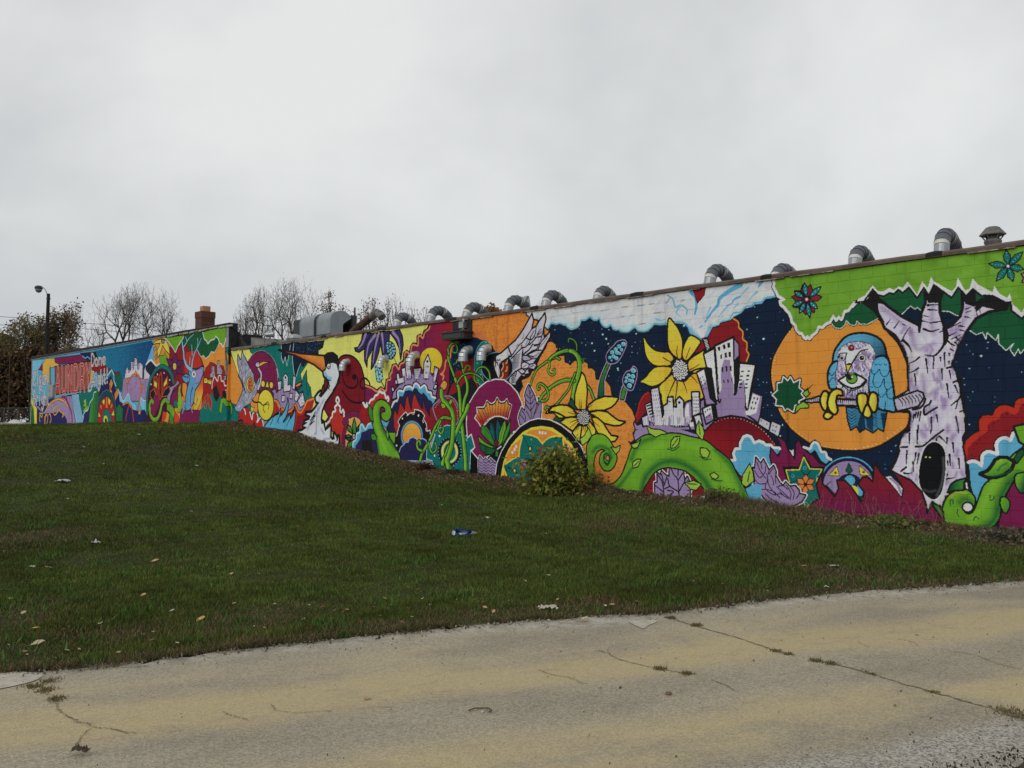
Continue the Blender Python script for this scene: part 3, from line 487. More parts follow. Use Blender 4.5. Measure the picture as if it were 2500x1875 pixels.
    for t in ("E2:1790,1050 1700,1150", "E2:1800,1090 1710,1160", "E2:1790,1130 1700,1170", "E2:1750,1330 1640,1340", "E2:1560,1230 1490,1350", "E2:1900,1200 1760,1380", "E2:1560,1430 1480,1480", "E2:1660,1080 1590,1200", "E:1520,230 1450,270", "E:1640,230 1570,280", "E2:1740,1490 1640,1550", "E2:1470,1140 1450,1220 1430,1230", "E2:1360,1330 1330,1370"): Ln(K, 1.7, t)
    # skull bird with red feathers in a dark oval
    def oval(): El(C(20,20,24), 985, 270, 285, 265, C(90,130,150), 2.4, pan='E')
    F(TE, "E2:800,1268 700,1300 630,1400 585,1520 575,1659 E:575,120 570,300 620,520 700,620 760,560 700,350 705,120 E2:700,1560 760,1440 840,1360 870,1340 830,1300", C(90,120,140), 2)
    Dots(C(150,180,90), 1.6, "E2:785,1300 735,1360 670,1465 630,1610 E:630,140 630,275 690,400", 7)
    oval()
    for t in ("E:1130,140 1190,200 1200,330 1150,480 1060,490 1050,380 1100,250 1060,190",): F(C(112,34,28), t, sm=1)
    for t in ("E:1170,135 1165,180 1140,205", "E:1165,260 1160,320 1135,345", "E:1090,200 1095,260 1060,330", "E:1090,370 1085,440 1040,470"): Ln(C(206,150,90), 3, t)
    F(C(182,182,188), "E2:960,1659 930,1600 960,1540 1060,1490 1180,1380 1240,1540 1190,1560 E:1200,60 1190,100 1140,125 1060,180 1045,220 1035,300 1045,370 1025,475 1000,462 950,340 920,230 930,110 960,40", K, 5)
    Ln(K, 3, "E:950,260 960,200 990,190 1000,240"); Ln(K, 2.4, "E:980,160 1000,130 1010,160 1040,120"); Ln(PU, 8, "E:1050,160 1020,250 1020,420", soft=.8); El(K, 1035, 255, 16, 55, pan='E')
    # left dark jungle
    F(C(17,32,52), "E2:230,1200 620,1215 700,1265 620,1400 575,1560 E:570,200 560,100 340,180 300,320 200,400 160,620 0,700 -200,500 -100,0 E2:100,1300")
    Sc(C(90,120,150), '', 70, 2.2, 9, F(None, "E2:230,1230 560,1260 560,1450 E:330,300 200,400 150,600 0,600 60,0"))
    F(RD, "E:370,180 430,130 560,100 565,330 620,540 660,640 520,700 400,700 200,760 0,810 -60,700 20,680 60,700 150,650 165,590 235,510 205,400 260,320 340,330", C(60,20,26), 2)
    F(K, "E:180,760 240,730 320,650 370,570 430,540 520,440 570,520 640,640 560,790 480,930 440,1240 460,1659 -100,1659 30,800")
    # purple/magenta cloud with orange rim behind the small city
    F(MG, "D2:1540,640 1520,722 1500,770 1440,810 1410,915 1370,870 1320,900 1318,1040 1240,1030 1200,1090 1180,1205 1130,1160 1080,1200 1070,1340 1000,1390 985,1475 930,1400 870,1420 845,1540 812,1600 D:850,20 850,60 810,100 820,190 760,210 740,400 660,340 590,400 500,340 380,300 370,800 860,1100 1700,1000 1800,700 1900,300 D2:1900,1300 1980,1000 2000,880 2070,800 2060,600", K, 6, col2=C(130,30,40), g=(1500,1100,1900,900))
    Ln(C(204,122,74), 4.5, "D2:1545,720 1520,772 1455,825 1420,925 1375,885 1335,910 1330,1055 1245,1045 1212,1095 1190,1215 1130,1175 1095,1205 1085,1350 1012,1400 985,1490 930,1415 880,1435 855,1550 825,1600 D:865,60 825,105 835,195 775,220 752,400 660,360 600,415 500,355 390,310")
    Ln(C(204,122,74), 5, "D2:1980,1050 1930,1120 1905,1300 1830,1340 1810,1480 1770,1560 D:1740,100 1790,130 1780,200")
    El(C(186,166,46), 1565, 1330, 200, 230, pan='D2')
    # small city
    F(PU, "D:860,560 880,430 960,330 1060,200 1200,110 1400,90 1560,90 1650,200 1690,300 1650,500 1500,520 1250,330 1000,520", K, 5)
    for t in ("D2:1100,1285 1180,1272 1215,1659 1120,1659", "D2:1035,1475 1100,1455 1125,1680 1060,1680", "D2:1255,1472 1390,1462 1350,1659 1270,1680", "D2:1510,1225 1562,1385 1530,1659 1430,1659 1440,1365", "D2:1630,1440 1697,1475 1640,1720 1600,1720", "D:945,95 980,80 1000,170 1080,150 1090,250 960,290", "D:915,210 945,200 970,270 930,290", "D:850,345 885,330 905,400 870,420", "D:1630,280 1680,300 1650,370 1610,360"): F(C(180,178,186), t, K, 4)
    for x, y, rx, ry in ((1130,1400,6,24),(1140,1480,5,30),(1165,1480,5,30),(1185,1480,5,30),(1500,1345,18,24),(1475,1440,5,28),(1500,1440,5,28),(1522,1440,5,28),(1465,1550,5,28),(1490,1550,5,28),(1515,1550,5,28),(1650,1490,6,30),(1625,1590,6,30)): El(K, x, y, rx, ry, pan='D2')
    for j in range(4):
        for i in range(4): El(K, 1285 + 24 * i, 1505 + 36 * j, 5, 8, pan='D2')
    Sc(PU, '', 50, 4, 41, F(None, "D2:1060,1560 1660,1560 1640,1760 1060,1760"), 14, 90)
    # blue, violet and flame layers above the cog sun
    b = F(BL, "D:840,800 845,680 880,580 955,540 950,420 1000,375 1060,395 1095,320 1190,305 1240,340 1250,270 1300,250 1350,290 1370,335 1440,285 1490,330 1510,400 1580,420 1590,490 1660,520 1640,590 1560,720 1200,900 860,950", K, 6)
    Ln(C(190,204,204), 5, "D:855,700 895,600 970,560 968,430 1005,395 1065,410 1105,338 1190,322 1240,360 1262,288 1300,268 1345,305 1370,350 1440,302 1480,345 1500,415 1565,435 1580,500 1645,530")
    F(C(34,32,66), "D:780,1150 790,1040 840,900 860,720 930,610 960,620 1000,505 1060,510 1100,410 1180,395 1240,420 1260,360 1310,365 1350,440 1400,470 1430,440 1480,500 1520,570 1570,590 1620,700 1560,1000 900,1250", K, 2)
    F(C(150,42,34), "D:960,1260 900,1050 890,850 915,740 962,832 1010,605 1090,745 1110,560 1152,470 1165,600 1210,750 1240,520 1272,448 1330,600 1400,732 1400,600 1422,540 1460,720 1545,862 1540,740 1565,675 1640,760 1700,860 1695,960 1590,1100 1500,1260", K, 3, col2=C(112,26,36), g=(1200,700,1600,1000))
    F(C(34,32,66), "D:1395,560 1420,530 1430,640 1430,760 1400,700")
    # cog and sun
    F(C(24,24,26), "D:900,1230 950,1210 975,1100 1000,1010 970,960 1000,900 1050,840 1112,783 1140,832 1200,800 1270,800 1270,738 1340,750 1400,780 1450,850 1425,905 1480,1000 1495,1135 1545,1108 1552,1180 1560,1400 1400,1659 935,1560 900,1400", C(196,176,184), 2.4)
    for x, y, rx, ry, r in ((1050,900,12,18,0),(1340,845,14,20,0),(1145,840,24,7,-35),(1245,825,22,7,10),(1420,955,8,26,-25),(995,1035,8,26,25),(1475,1100,7,30,-12),(955,1185,7,26,10),(945,1385,13,20,0)): El(W, x, y, rx, ry, rot=r, pan='D')
    El(BL, 1220, 1210, 200, 275, C(54,48,110), 2.5); El(C(70,60,120), 1220, 1210, 198, 272); El(BL, 1220, 1210, 192, 265); El(K, 1220, 1210, 175, 240); El(C(204,146,60), 1220, 1210, 165, 228, col2=C(196,120,50), g=(1220,1000,1220,1350))
    F(C(34,32,66), "D:930,1659 960,1560 1000,1480 1020,1420 1075,1370 1110,1325 1155,1330 1180,1260 1240,1235 1300,1260 1320,1330 1350,1285 1410,1260 1470,1290 1510,1400 1500,1480 1480,1659", C(120,150,180), 3)
    # lower left violet hill, blue cloud with curling green stalk
    F(C(130,30,32), "D:270,820 340,640 350,610 440,680 500,960 420,1010 380,1040 345,960")
    F(C(160,44,34), "D:440,640 510,540 570,475 640,405 700,440 745,460 760,530 800,510 800,590 740,640 600,760 500,760", K, 3)
    Ln(C(200,190,194), 6, "D:350,620 390,690 440,640 480,570 530,545 560,490 600,470 640,412 690,440 730,445 755,530 790,510 800,560 780,600"); Ln(W, 5, "D:340,615 380,680 410,620")
    F(BL, "D:670,930 840,880 760,1055 700,1020"); F(LG, "D:800,1150 930,1150 905,1385 860,1340", K, 3)
    F(BL, "D:130,1659 150,1330 205,1270 220,1170 270,1130 275,1030 325,990 385,1070 420,1000 470,970 520,1010 560,1100 640,1659", K, 3); Ln(BB, 5, "D:160,1400 160,1330 215,1275 228,1175 280,1140 290,1040 325,1005 385,1090 430,1010 480,985")
    F(C(38,34,70), "D:190,1659 205,1390 250,1330 300,1240 310,1150 370,1130 410,1110 450,1080 560,1080 700,1659")
    for k in range(7): Ln(K, 5, "D:%d,%d %d,%d" % (330, 1310 + 34 * k, 480 + 6 * k, 1300 + 34 * k))
    gs = "D:740,1800 640,1600 600,1400 560,1180 520,980 515,780 560,640 650,568 750,600 825,690 845,830 780,935 700,905 672,830 700,790 745,780 740,720 700,680 655,700 640,800 660,950 700,1080 770,1200 900,1390 1000,1659"
    F(LG, gs, K, 6, sm=1); g = F(LG, gs, sm=1)
    Ln(C(28,88,44), 16, "D:650,720 640,850 690,1090 800,1260 930,1450", soft=.9, clip=g); Ln(C(28,88,44), 12, "D:560,1150 610,1400 660,1659", soft=.9, clip=g); Ln(L2, 18, "D:570,700 560,950 660,1250 760,1500", soft=.7, clip=g)
    F(GM, "D:440,640 500,720 530,960 480,930 440,820", K, 3); F(GM, "D:478,1185 545,1170 595,1240 560,1300 500,1280", K, 3); F(LG, "D:755,1200 770,1080 805,1180 790,1290", K, 3)
    # red and teal discs under the vines
    F(C(118,28,36), "D:1600,700 1680,600 1780,515 1900,500 2000,570 2050,690 2065,900 1980,1040 1800,1060 1690,960", C(90,130,150), 3, sm=1); Dots(PK, .9, "D:1640,700 1720,600 1800,545 1900,535 1990,620 2035,750 2045,900", 26)
    F(C(18,96,94), "D:1590,1659 1485,1620 1490,1400 1560,1460 1620,1250 1640,1200 1620,1150 1700,1080 1850,1020 2000,1040 2212,1300 E3:300,250 390,220 440,400 380,440 370,680 400,750 200,790 -100,760", C(150,190,190), 2)
    El(C(16,26,44), 1900, 1500, 215, 265, pan='D'); El(C(18,96,94), 1900, 1500, 160, 215); El(C(190,190,90), 1900, 1500, 150, 200); El(C(18,96,94), 1900, 1500, 110, 160)
    for a in range(0, 360, 14): El(C(180,180,160), 1900 + 205 * math.cos(math.radians(a)), 1500 + 255 * math.sin(math.radians(a)), 6, 8)
    El(W, 1720, 1215, 16, 22); El(W, 1630, 1565, 14, 20)
    F(C(206,130,66), "D:1790,215 1840,235 1855,290 1825,370 1765,385 1735,300", K, 3, sm=1)
    # magenta disc with fan flower
    F(MG, "E:440,1050 480,930 560,785 660,640 800,530 960,488 1110,500 1230,590 1350,730 1430,910 1450,1100 1420,1400 1280,1430 1100,1659 E3:560,560 490,560 395,450 440,400 390,220 340,270 325,100", W, 3)
    F(K, "E:760,1310 850,1200 960,1160 1100,1185 1180,1260 1230,1480 1100,1659 900,1659 750,1500")
    F(C(206,128,56), "E:620,995 740,995 770,950 800,870 840,910 890,930 950,890 985,812 1020,880 1060,905 1120,890 1160,840 1190,920 1245,950 1215,1060 1180,1200 1050,1155 950,1150 850,1205 750,1320 690,1330 640,1250 580,1185 630,1100", W, 2.6, col2=C(150,40,38), g=(930,960,950,1190), ul=None)
    Ln(K, 3.4, "E:630,1010 745,1010 780,960 803,890 845,925 890,945 955,905 985,835 1020,895 1060,920 1125,905 1160,860 1190,935 1235,960 1205,1060 1175,1190")
    for a, b_ in (((640,1030),(750,1280)),((620,1110),(730,1300)),((700,1010),(800,1230)),((745,1000),(830,1210)),((790,940),(850,1190)),((845,930),(880,1180)),((900,945),(915,1160)),((955,910),(950,1150)),((1010,900),(1000,1150)),((1060,920),(1045,1155)),((1130,900),(1095,1165)),((1190,960),(1130,1185))): Ln(K, 1.6, "E:%d,%d %d,%d" % (a + b_), sm=0)
    Dots(W, 1.1, "E:750,1300 800,1230 870,1180 960,1150 1050,1160 1140,1200", 22)
    for t, c in (("E3:650,40 700,160 710,300 680,400 640,200",C(22,84,100)),("E3:738,0 790,130 770,290 740,400 722,200",C(22,84,100)),("E3:530,110 600,118 650,200 735,410 640,330 560,250 520,200",GM),("E3:480,240 560,320 720,410 620,400 500,330",LG),("E3:500,340 620,400 730,425 660,500 590,500 520,430",C(26,80,46)),("E3:850,30 862,150 810,330 740,405 770,200 820,70",LG),("E3:920,20 912,140 870,260 800,380 840,200",GM),("E3:945,180 940,240 850,360 760,432 800,400",LG),("E3:720,430 755,460 750,530 715,520",GM)): F(c, t, K, 3)
    for t in ("E3:560,130 640,220 700,360", "E3:830,90 790,250 750,390", "E3:540,290 620,360 720,405", "E3:660,80 700,250", "E3:680,80 720,300", "E3:750,40 750,250", "E3:765,80 762,280"): Ln(C(20,60,40), 1.6, t)
    F(C(90,26,40), "E3:720,290 765,340 735,400 695,350", K, 2)
    F(C(18,18,20), "E3:385,500 490,570 485,850 360,850 375,700")
    F(PU, "E3:490,850 490,575 505,515 560,575 580,540 635,590 650,550 735,625 715,860", K, 2.6, ul=W, uw=5)
    for j in range(7):
        for i in range(4): Ln(C(40,30,54), 1.8, "E3:%d,%d %d,%d %d,%d" % (500 + 60 * i, 590 + 38 * j, 530 + 60 * i, 615 + 38 * j, 560 + 60 * i, 590 + 38 * j))
    # leaves by the mandala
    F(C(120,106,134), "E:1550,585 1600,660 1660,780 1690,900 1700,960 1740,860 1725,820 1780,900 1780,1040 1760,1200 1600,1250 1450,1300 1400,1300 1370,1180 1390,1100 1430,1000 1480,1050 1500,880 1480,780 1500,690", K, 3.4, ul=W, uw=7)
    for t in ("E:1555,640 1590,900 1600,1200", "E:1510,760 1580,830 1640,760", "E:1500,860 1590,930 1660,840", "E:1510,960 1590,1040 1670,930", "E:1480,900 1590,1060", "E:1750,900 1690,1050 1620,1200", "E:1700,960 1650,1120", "E:1430,1040 1490,1150 1500,1250", "E:1390,1110 1470,1210 1490,1290", "E:1510,1060 1560,1150 1590,1220", "E:1560,700 1580,740 1600,690"): Ln(C(34,28,46), 2.2, t)
    # mandala
    F(C(22,22,24), "E3:705,900 712,800 735,620 800,450 900,285 1050,120 1180,40 1290,12 1450,28 1600,100 1750,220 1870,380 1960,580 2012,800 2038,1000 2040,1200 700,1200", C(196,190,196), 2.6)
    F(C(16,92,86), "E3:795,900 805,760 835,600 900,440 1000,300 1090,210 1200,150 1340,128 1480,150 1610,240 1740,370 1830,560 1895,760 1932,1000 1935,1200 795,1200", Y, 5)
    for t in ("E3:1100,215 1180,165 1340,145 1480,170 1600,245 1480,250 1400,290 1350,345 1290,270 1210,235", "E3:1075,260 1040,400 1030,530 960,545 855,620 860,520 940,370", "E3:1630,280 1740,390 1840,610 1740,555 1660,480 1640,380", "E3:815,830 830,690 885,840", "E3:1900,740 1935,1000 1935,1200 1825,1200 1850,900"): F(C(196,118,52), t, Y, 4)
    for x, y in ((1315,200),(1352,203),(1390,208),(995,388),(975,428),(945,468),(1695,395),(1720,440),(1745,495),(1880,970),(1885,1010)): El(C(206,190,186), x, y, 15, 22, pan='E3')
    F(C(110,40,70), "E3:1350,370 1395,440 1370,500 1350,500 1290,470"); F(PU, "E3:1352,375 1395,440 1372,500"); F(C(110,40,70), "E3:1060,560 1110,640 1080,780 1040,690"); F(PU, "E3:1062,560 1165,570 1150,650 1100,640"); F(C(110,40,70), "E3:1500,620 1600,640 1560,760")
    for t in ("E3:1095,250 1200,470 1290,700", "E3:1610,280 1530,420 1440,700", "E3:850,655 980,720 1110,830 1290,900", "E3:1870,660 1700,760 1500,860"): Ln(K, 1.8, t, sm=0)
    for x, y in ((1185,418),(1527,437),(975,715),(1760,720)): El(Y, x, y, 17, 28, K, 3)
    # green tendrils over the orange cloud
    vine(4.5, "E2:2110,1600 F:120,95 0,150 E:1880,170 1800,230 1710,300 1640,430 1600,540 1590,590", 3)
    vine(8, "F:520,40 450,-10 380,-30 290,-25 210,0 120,45 20,120 E:1930,160", 6)
    vine(15, "F:400,1000 410,930 450,760 470,620 510,480 545,330 550,200 520,80 450,0 380,-25", 9)
    F(DG, "F:350,930 410,830 450,900 500,1040 440,1000", K, 3); F(DG, "F:150,1130 260,1190 190,1260 85,1215", K, 3)
    vine(5, "E:1920,170 1930,260 1900,320 1930,390 1990,410 2030,370 2020,310 1990,320", 3, o=2)
    vine(2.6, "F2:155,1190 150,1110 110,1050 50,1035 40,1080", 1.6, o=1, hi=0)
    vine(7, "F:460,515 340,500 210,530 80,600 0,660 E:1950,640 1880,700 1800,780 1760,860", 6)
    vine(5, "E:1790,880 1870,860 1910,780 1890,680 1830,600 1760,565 1710,610 1725,670 1755,650", 3)
    vine(3.6, "F:475,380 400,560 350,680 240,820 130,950 20,1000 E:1880,980 1850,1020", 4)
    vine(5, "F:670,590 730,650 780,760 820,870", 5); F(GM, "F:600,180 635,70 645,130 610,210", K, 2)
    # lower sunflower
    cx, cy = 625, 1175
    P_ = ["600,1330 700,1320 720,1400 660,1500 570,1640 560,1500", "560,1300 592,1340 550,1620 420,1450 480,1370", "520,1180 540,1270 430,1420 330,1350 200,1260 300,1190 400,1170", "0,1070 60,990 200,950 330,960 430,1020 515,1125 450,1160 300,1170 200,1110 100,1070", "740,1250 840,1380 840,1480 770,1520 720,1400 680,1300", "770,1170 880,1180 980,1280 1050,1400 1120,1500 1240,1520 1190,1600 1110,1612 1000,1540 900,1480 840,1380", "740,1085 900,1050 1050,1080 1150,1160 1250,1230 1375,1255 1290,1312 1180,1322 1000,1280 880,1180 760,1125", "690,1010 720,950 850,850 1000,800 1150,805 1255,820 1200,920 1120,990 1000,1040 850,1045 720,1065", "590,365 640,420 680,560 688,750 665,1032 520,1032 470,950 470,760 510,600 560,480"]
    F(Y, "E:1860,1100 1950,990 2100,950 2212,960 2212,1180 2100,1180 2000,1090", K, 4)
    for t in P_:
        p = pts("F:" + t); x0, y0, s = PAN['F']; q = (p - [x0, y0]) * s
        far = q[np.argmax(np.hypot(q[:, 0] - cx, q[:, 1] - cy))]; _pan[0] = 'F'
        F(YO, p, K, 5, col2=Y, g=(cx, cy, cx + (far[0] - cx) * .8, cy + (far[1] - cy) * .8))
    for t in ("F:560,1010 550,850", "F:585,1010 585,860", "F:490,1110 420,1050", "F:480,1120 340,1080", "F:510,1210 380,1270", "F:520,1240 380,1360", "F:540,1290 480,1420", "F:620,1330 640,1440", "F:650,1320 670,1440", "F:560,1310 510,1400", "F:700,1290 750,1370", "F:760,1210 910,1340", "F:740,1105 850,1140", "F:700,1010 780,940"): Ln(K, 2.6, t, w2=1.2)
    El(K, cx, cy, 124, 148, pan='F')
    rg = np.random.RandomState(12)
    for i in range(60):
        a, r = i * 2.4, math.sqrt((i + .5) / 60)
        El(C(190,192,190), cx + 108 * r * math.cos(a), cy + 132 * r * math.sin(a), 7, 15, rot=rg.uniform(0, 180))
    # great green vine
    F(C(112,26,34), "F3:700,1250 710,1000 780,860 870,730 1000,670 1180,690 1330,740 1500,890 1640,1060 1650,1250")
    F(PU, "F3:880,1250 875,1070 875,880 910,870 905,730 950,770 965,715 1020,765 1070,795 1075,605 1150,660 1195,620 1265,720 1280,850 1315,790 1355,870 1355,1250", K, 4, ul=W, uw=8)
    for t in ("F3:910,760 980,880 1005,1100", "F3:970,760 995,880", "F3:1040,800 1000,920", "F3:890,920 990,1000", "F3:1050,820 1080,920 1200,1000", "F3:1080,640 1130,760 1190,850 1205,1100", "F3:1190,660 1190,780", "F3:1260,740 1195,840", "F3:1280,860 1200,1000", "F3:1010,960 1070,930", "F3:1050,980 1130,1000 1050,1060", "F3:1060,1040 1180,1100", "F3:1320,850 1350,900"): Ln(K, 3.4, t)
    F(BB, "F3:1430,1200 1440,1140 1480,1110 1510,1050 1560,1030 1600,1060 1650,1250")
    vs = "F3:-40,420 0,310 50,240 150,228 230,270 300,370 350,480 355,570 315,665 260,708 195,700 150,640 135,570 160,480 215,448 160,418 90,465 55,560 52,700 100,850 190,905 300,900 380,845 450,740 510,580 560,430 640,310 760,240 900,240 1040,218 1200,222 1350,260 1550,312 1700,425 1880,575 1990,780 2100,990 2170,1180 2200,1400 1650,1400 1630,1100 1500,900 1330,735 1180,680 1000,670 870,735 775,870 710,1000 690,1300 0,1300 -10,1000 -20,700"
    F(LG, vs, K, 6, sm=1); g = F(LG, vs, sm=1)
    Ln(C(26,88,42), 30, "F3:680,1100 740,830 880,660 1050,590 1220,610 1420,720 1600,920 1720,1200", soft=.95, clip=g)
    Ln(C(30,92,40), 22, "F3:560,560 620,420 720,320 860,270", soft=.8, clip=g); Ln(C(30,92,40), 24, "F3:1700,430 1900,640 2050,960 2150,1300", soft=.8, clip=g)
    Ln(C(28,88,44), 18, "F3:40,460 90,400 170,390 260,440 290,540", soft=.9, clip=g); Ln(L2, 40, "F3:700,520 900,400 1150,350 1450,420 1700,600 1880,900", soft=.6, clip=g)
    Ln(DG, 7, "F3:190,560 200,500 240,490 270,560 240,630 200,600"); El(C(196,118,52), 240, 545, 22, 34, K, 2.5, pan='F3'); Ln(C(28,88,44), 16, "F3:60,900 200,960 380,930 560,700", soft=.8, clip=g)
    for t in ("F3:1090,408 1100,310 1140,262 1215,252 1200,350 1150,405", "F3:1490,410 1570,412 1620,470 1590,540 1530,535 1490,480", "F3:580,680 580,600 640,562 690,560 650,660", "F3:1620,765 1680,740 1742,790 1700,828 1650,812", "F3:765,105 830,150 950,160 1060,212 960,225 890,262 800,205", "F3:525,320 560,362 650,330 690,290 640,405 590,410", "F3:1470,45 1525,130 1545,210 1522,300 1490,275 1435,205 1440,120", "F3:2160,620 2200,730 2215,850 2110,935 2050,890 2065,770", "F3:1280,880 1400,850 1505,895 1440,975 1365,965", "F3:285,395 350,405 410,375 400,440 350,492", "F:560,1560 640,1500 715,1360 770,1500 700,1600 600,1680"):
        F(C(136,164,62), t, K, 3)
    for t in ("F3:1110,390 1190,280", "F3:1050,420 1130,440 1210,390", "F3:1485,520 1540,560 1630,560", "F3:600,650 660,590", "F3:1470,80 1490,230", "F3:2130,860 2160,720", "F3:1320,890 1440,900", "F3:1640,830 1720,850 1790,850"): Ln(C(24,84,40), 3, t)
    F(BL, "F3:2105,960 2180,1190 2300,1300 2320,900 2212,900")
    # jungle vines at the left
    vine(5, "D2:2070,1000 1980,1010 1900,1070 1870,1200 1880,1350 E:100,40 130,200 180,340 250,530", 6); vine(3.4, "D2:2010,1040 2040,1120 2010,1190 1950,1170 1960,1110", 2, o=1.4, hi=0)
    vine(8, "E:230,480 290,640 310,800 325,1000 335,1200 360,1400 E3:310,550 310,860", 13)
    vine(3.4, "E:250,190 270,140 320,150 350,220 370,330", 3, o=1.4, hi=0); vine(6, "E:370,320 410,440 445,560 445,720 400,850 370,1050", 9)
    vine(3.4, "E:385,340 430,250 480,245 500,290 470,325", 2.4, o=1.4, hi=0); vine(3.6, "E:265,560 310,480 400,400 520,380 620,410 700,470 740,530", 3); vine(3.6, "E:600,360 670,275 770,275 840,360 860,480", 4)
    vine(3.4, "E:570,430 580,510 630,550 655,510 620,510", 2, o=1.4, hi=0)
    vine(10, "E:460,960 410,1100 340,1230 270,1400 170,1600 E3:0,620", 12); vine(11, "D:1750,400 1755,500 1800,590 1880,670 1945,780 1965,950 1955,1200 1930,1400 1850,1659 E3:60,560 90,700 150,830", 16)
    vine(6, "D:1920,900 1790,880 1700,960 1630,1080 1560,1250 1480,1400 1400,1540 1370,1659", 8); vine(5, "D:1520,1330 1570,1500 1640,1490 1660,1400 1640,1330", 3); vine(6, "D:1400,1480 1330,1440 1310,1340 1360,1300 1370,1370", 3)
    vine(5, "D:1740,940 1690,1080 1750,1170 1790,1080 1760,1060", 3); vine(4, "E:110,40 100,-60", 4); F(L2, "D:1740,620 1810,640 1830,700 1770,720", K, 2); F(L2, "D:1930,540 1945,600 1910,670 1885,600", K, 2)
def art_left():
    # grounds
    F(YP, "C2:90,1050 1300,950 2212,780 D2:1600,600 1560,760 1300,1100 900,1450 D:900,300 600,450 C:2212,1500 1200,1500 1200,0")
    m = F(YP, "C2:1300,900 2300,750 D:700,200 500,380 C:1700,420 1560,520 1400,500 1280,100")
    F(TE, "C2:90,1050 1000,930 1150,1100 1170,1250 1120,1320 1070,1400 1090,1500 1150,1350 1160,1500 1190,1560 1200,1580 C:1400,520 1300,700 0,1100 0,0", K, 2)
    F(OR, "C2:100,1095 150,1180 190,1300 240,1420 285,1530 C:250,350 150,620 130,660 -10,600 -30,-100", K, 2)
    F(YP, "C2:125,1085 380,1060 395,1105 425,1130 370,1220 350,1330 280,1500 240,1450 200,1320 160,1200", K, 2)
    F(MG, "C2:360,1235 420,1150 500,1095 600,1105 700,1200 750,1330 772,1450 775,1570 C:870,400 800,500 520,480 380,0", K, 4); Dots(PK, 1.1, "C2:365,1225 425,1140 505,1090 600,1100 700,1195 755,1330 778,1450 C:850,0 868,120 880,400", 66)
    F(N, "C2:812,1010 980,985 1392,945 1372,1040 1310,1082 1312,1135 1330,1160 1150,1255 1105,1312 1085,1280 1040,1360 1005,1430 985,1380 962,1190 975,1090 930,1090 905,1210 888,1300 865,1180 830,1250 815,1180", None, 0)
    Sc(C(90,110,130), '', 60, 2, 51, F(None, "C2:1000,1000 1370,960 1300,1090 1000,1150"))
    for t in ("C2:812,1010 812,1180 835,1255 865,1170 888,1290 905,1200 935,1010", "C2:978,985 962,1190 975,1330 990,1440 C:1160,130", "C2:1075,1260 1040,1340 1005,1460 C:1195,150"): Ln(C(160,190,190), 1.8, t, sm=0)
    Ln(K, 3, "C2:1392,945 1372,1040 1310,1082 1312,1135", sm=0)
    # teal spikes
    F(TE, "C:1185,700 1185,380 1310,220 1330,150 1390,30 1385,300 1410,500 1460,330 1485,530 1400,580 1300,720", K, 2)
    F(C(196,120,60), "C:1180,310 1230,270 1310,235 1270,310 1210,335", K, 3); F(MG, "C:1180,350 1260,320 1310,300 1240,380", K, 3)
    # purple little city on a hill
    F(PU, "C:790,560 800,460 760,400 825,355 850,440 900,380 980,340 1100,280 1160,370 1200,380 1260,450 1320,415 1370,640 1330,710 1270,790 1150,760 920,730", K, 3.5)
    for t in ("C:868,232 938,222 928,372 882,392", "C:968,150 1010,88 1055,150 1050,300 1100,280 1100,400 980,420", "C:1152,125 1197,155 1172,385 1135,360", "C:1192,385 1258,470 1210,600 1170,560", "C:1322,425 1365,640 1280,700 1230,590", "C:940,490 1000,480 995,590 945,600", "C:1080,445 1140,450 1130,545 1085,540"): F(C(176,174,184), t, K, 3)
    El(K, 1008, 160, 16, 26, pan='C')
    for x in range(4):
        for y in range(3): El(K, 895 + 13 * (x % 3), 250 + 42 * y, 4, 7); El(K, 990 + 18 * (x % 3), 215 + 32 * y, 4, 8)
    for x, y in ((1300,500),(1320,480),(1290,560),(1330,560),(1310,620),(1340,620),(1200,450),(1195,500),(1220,490),(960,520),(975,560),(1100,470),(1115,510)): El(K, x, y, 6, 9)
    # fiery clouds
    F(C(150,40,34), "C:760,1000 800,560 840,570 870,650 910,690 905,745 960,705 1010,765 1100,745 1150,690 1185,630 1215,700 1270,775 1330,700 1385,580 1440,550 1540,520 1500,700 1380,900 1300,1200 1150,1300 780,1150", None, 0)
    Ln(C(202,118,56), 7, "C:800,565 850,585 880,660 915,700 905,750 960,715 1010,770 1095,755 1150,700 1190,640 1220,715 1275,785 1340,705 1395,585 1450,555 1530,530"); Ln(K, 2, "C:800,550 870,570 920,670 920,735 960,700 1010,752 1090,740 1145,685 1185,622 1215,690 1275,768 1330,690 1385,570 1450,538 1540,505")
    F(C(116,26,36), "C:1230,830 1280,860 1330,820 1400,780 1400,900 1320,960 1260,1120 1190,1240 1150,1240")
    # left red bank
    F(C(150,36,34), "C:120,800 240,720 330,690 380,820 450,780 500,840 520,900 600,940 620,1000 600,1100 150,1100", K, 2)
    for t in ("C:250,700 280,760 290,820", "C:370,780 395,880 410,910 425,810 470,775 505,830 515,900 500,965 560,880 600,950 615,1050"): Ln(C(206,190,190), 4, t)
    F(C(58,24,30), "C:150,930 230,900 280,1020 150,1000"); F(C(58,24,30), "C:440,930 480,1050 420,1050")
    F(TE, "C:-30,560 60,680 120,760 165,820 180,860 150,900 150,990 130,1100 -30,1100", K, 2); F(LG, "C:-10,560 30,620 50,700 40,860 25,800 20,680 -10,680", K, 2)
    # silver crane
    cr = F(C(124,126,142), "C2:285,1080 305,1150 330,1190 360,1260 400,1340 435,1400 450,1500 470,1530 520,1430 545,1500 520,1659 C:545,150 530,300 480,480 400,600 260,700 180,765 130,750 95,720 170,560 210,470 240,380 235,250 170,130 C2:330,1659 290,1500 235,1430 245,1350 215,1240 225,1135 265,1220", K, 3)
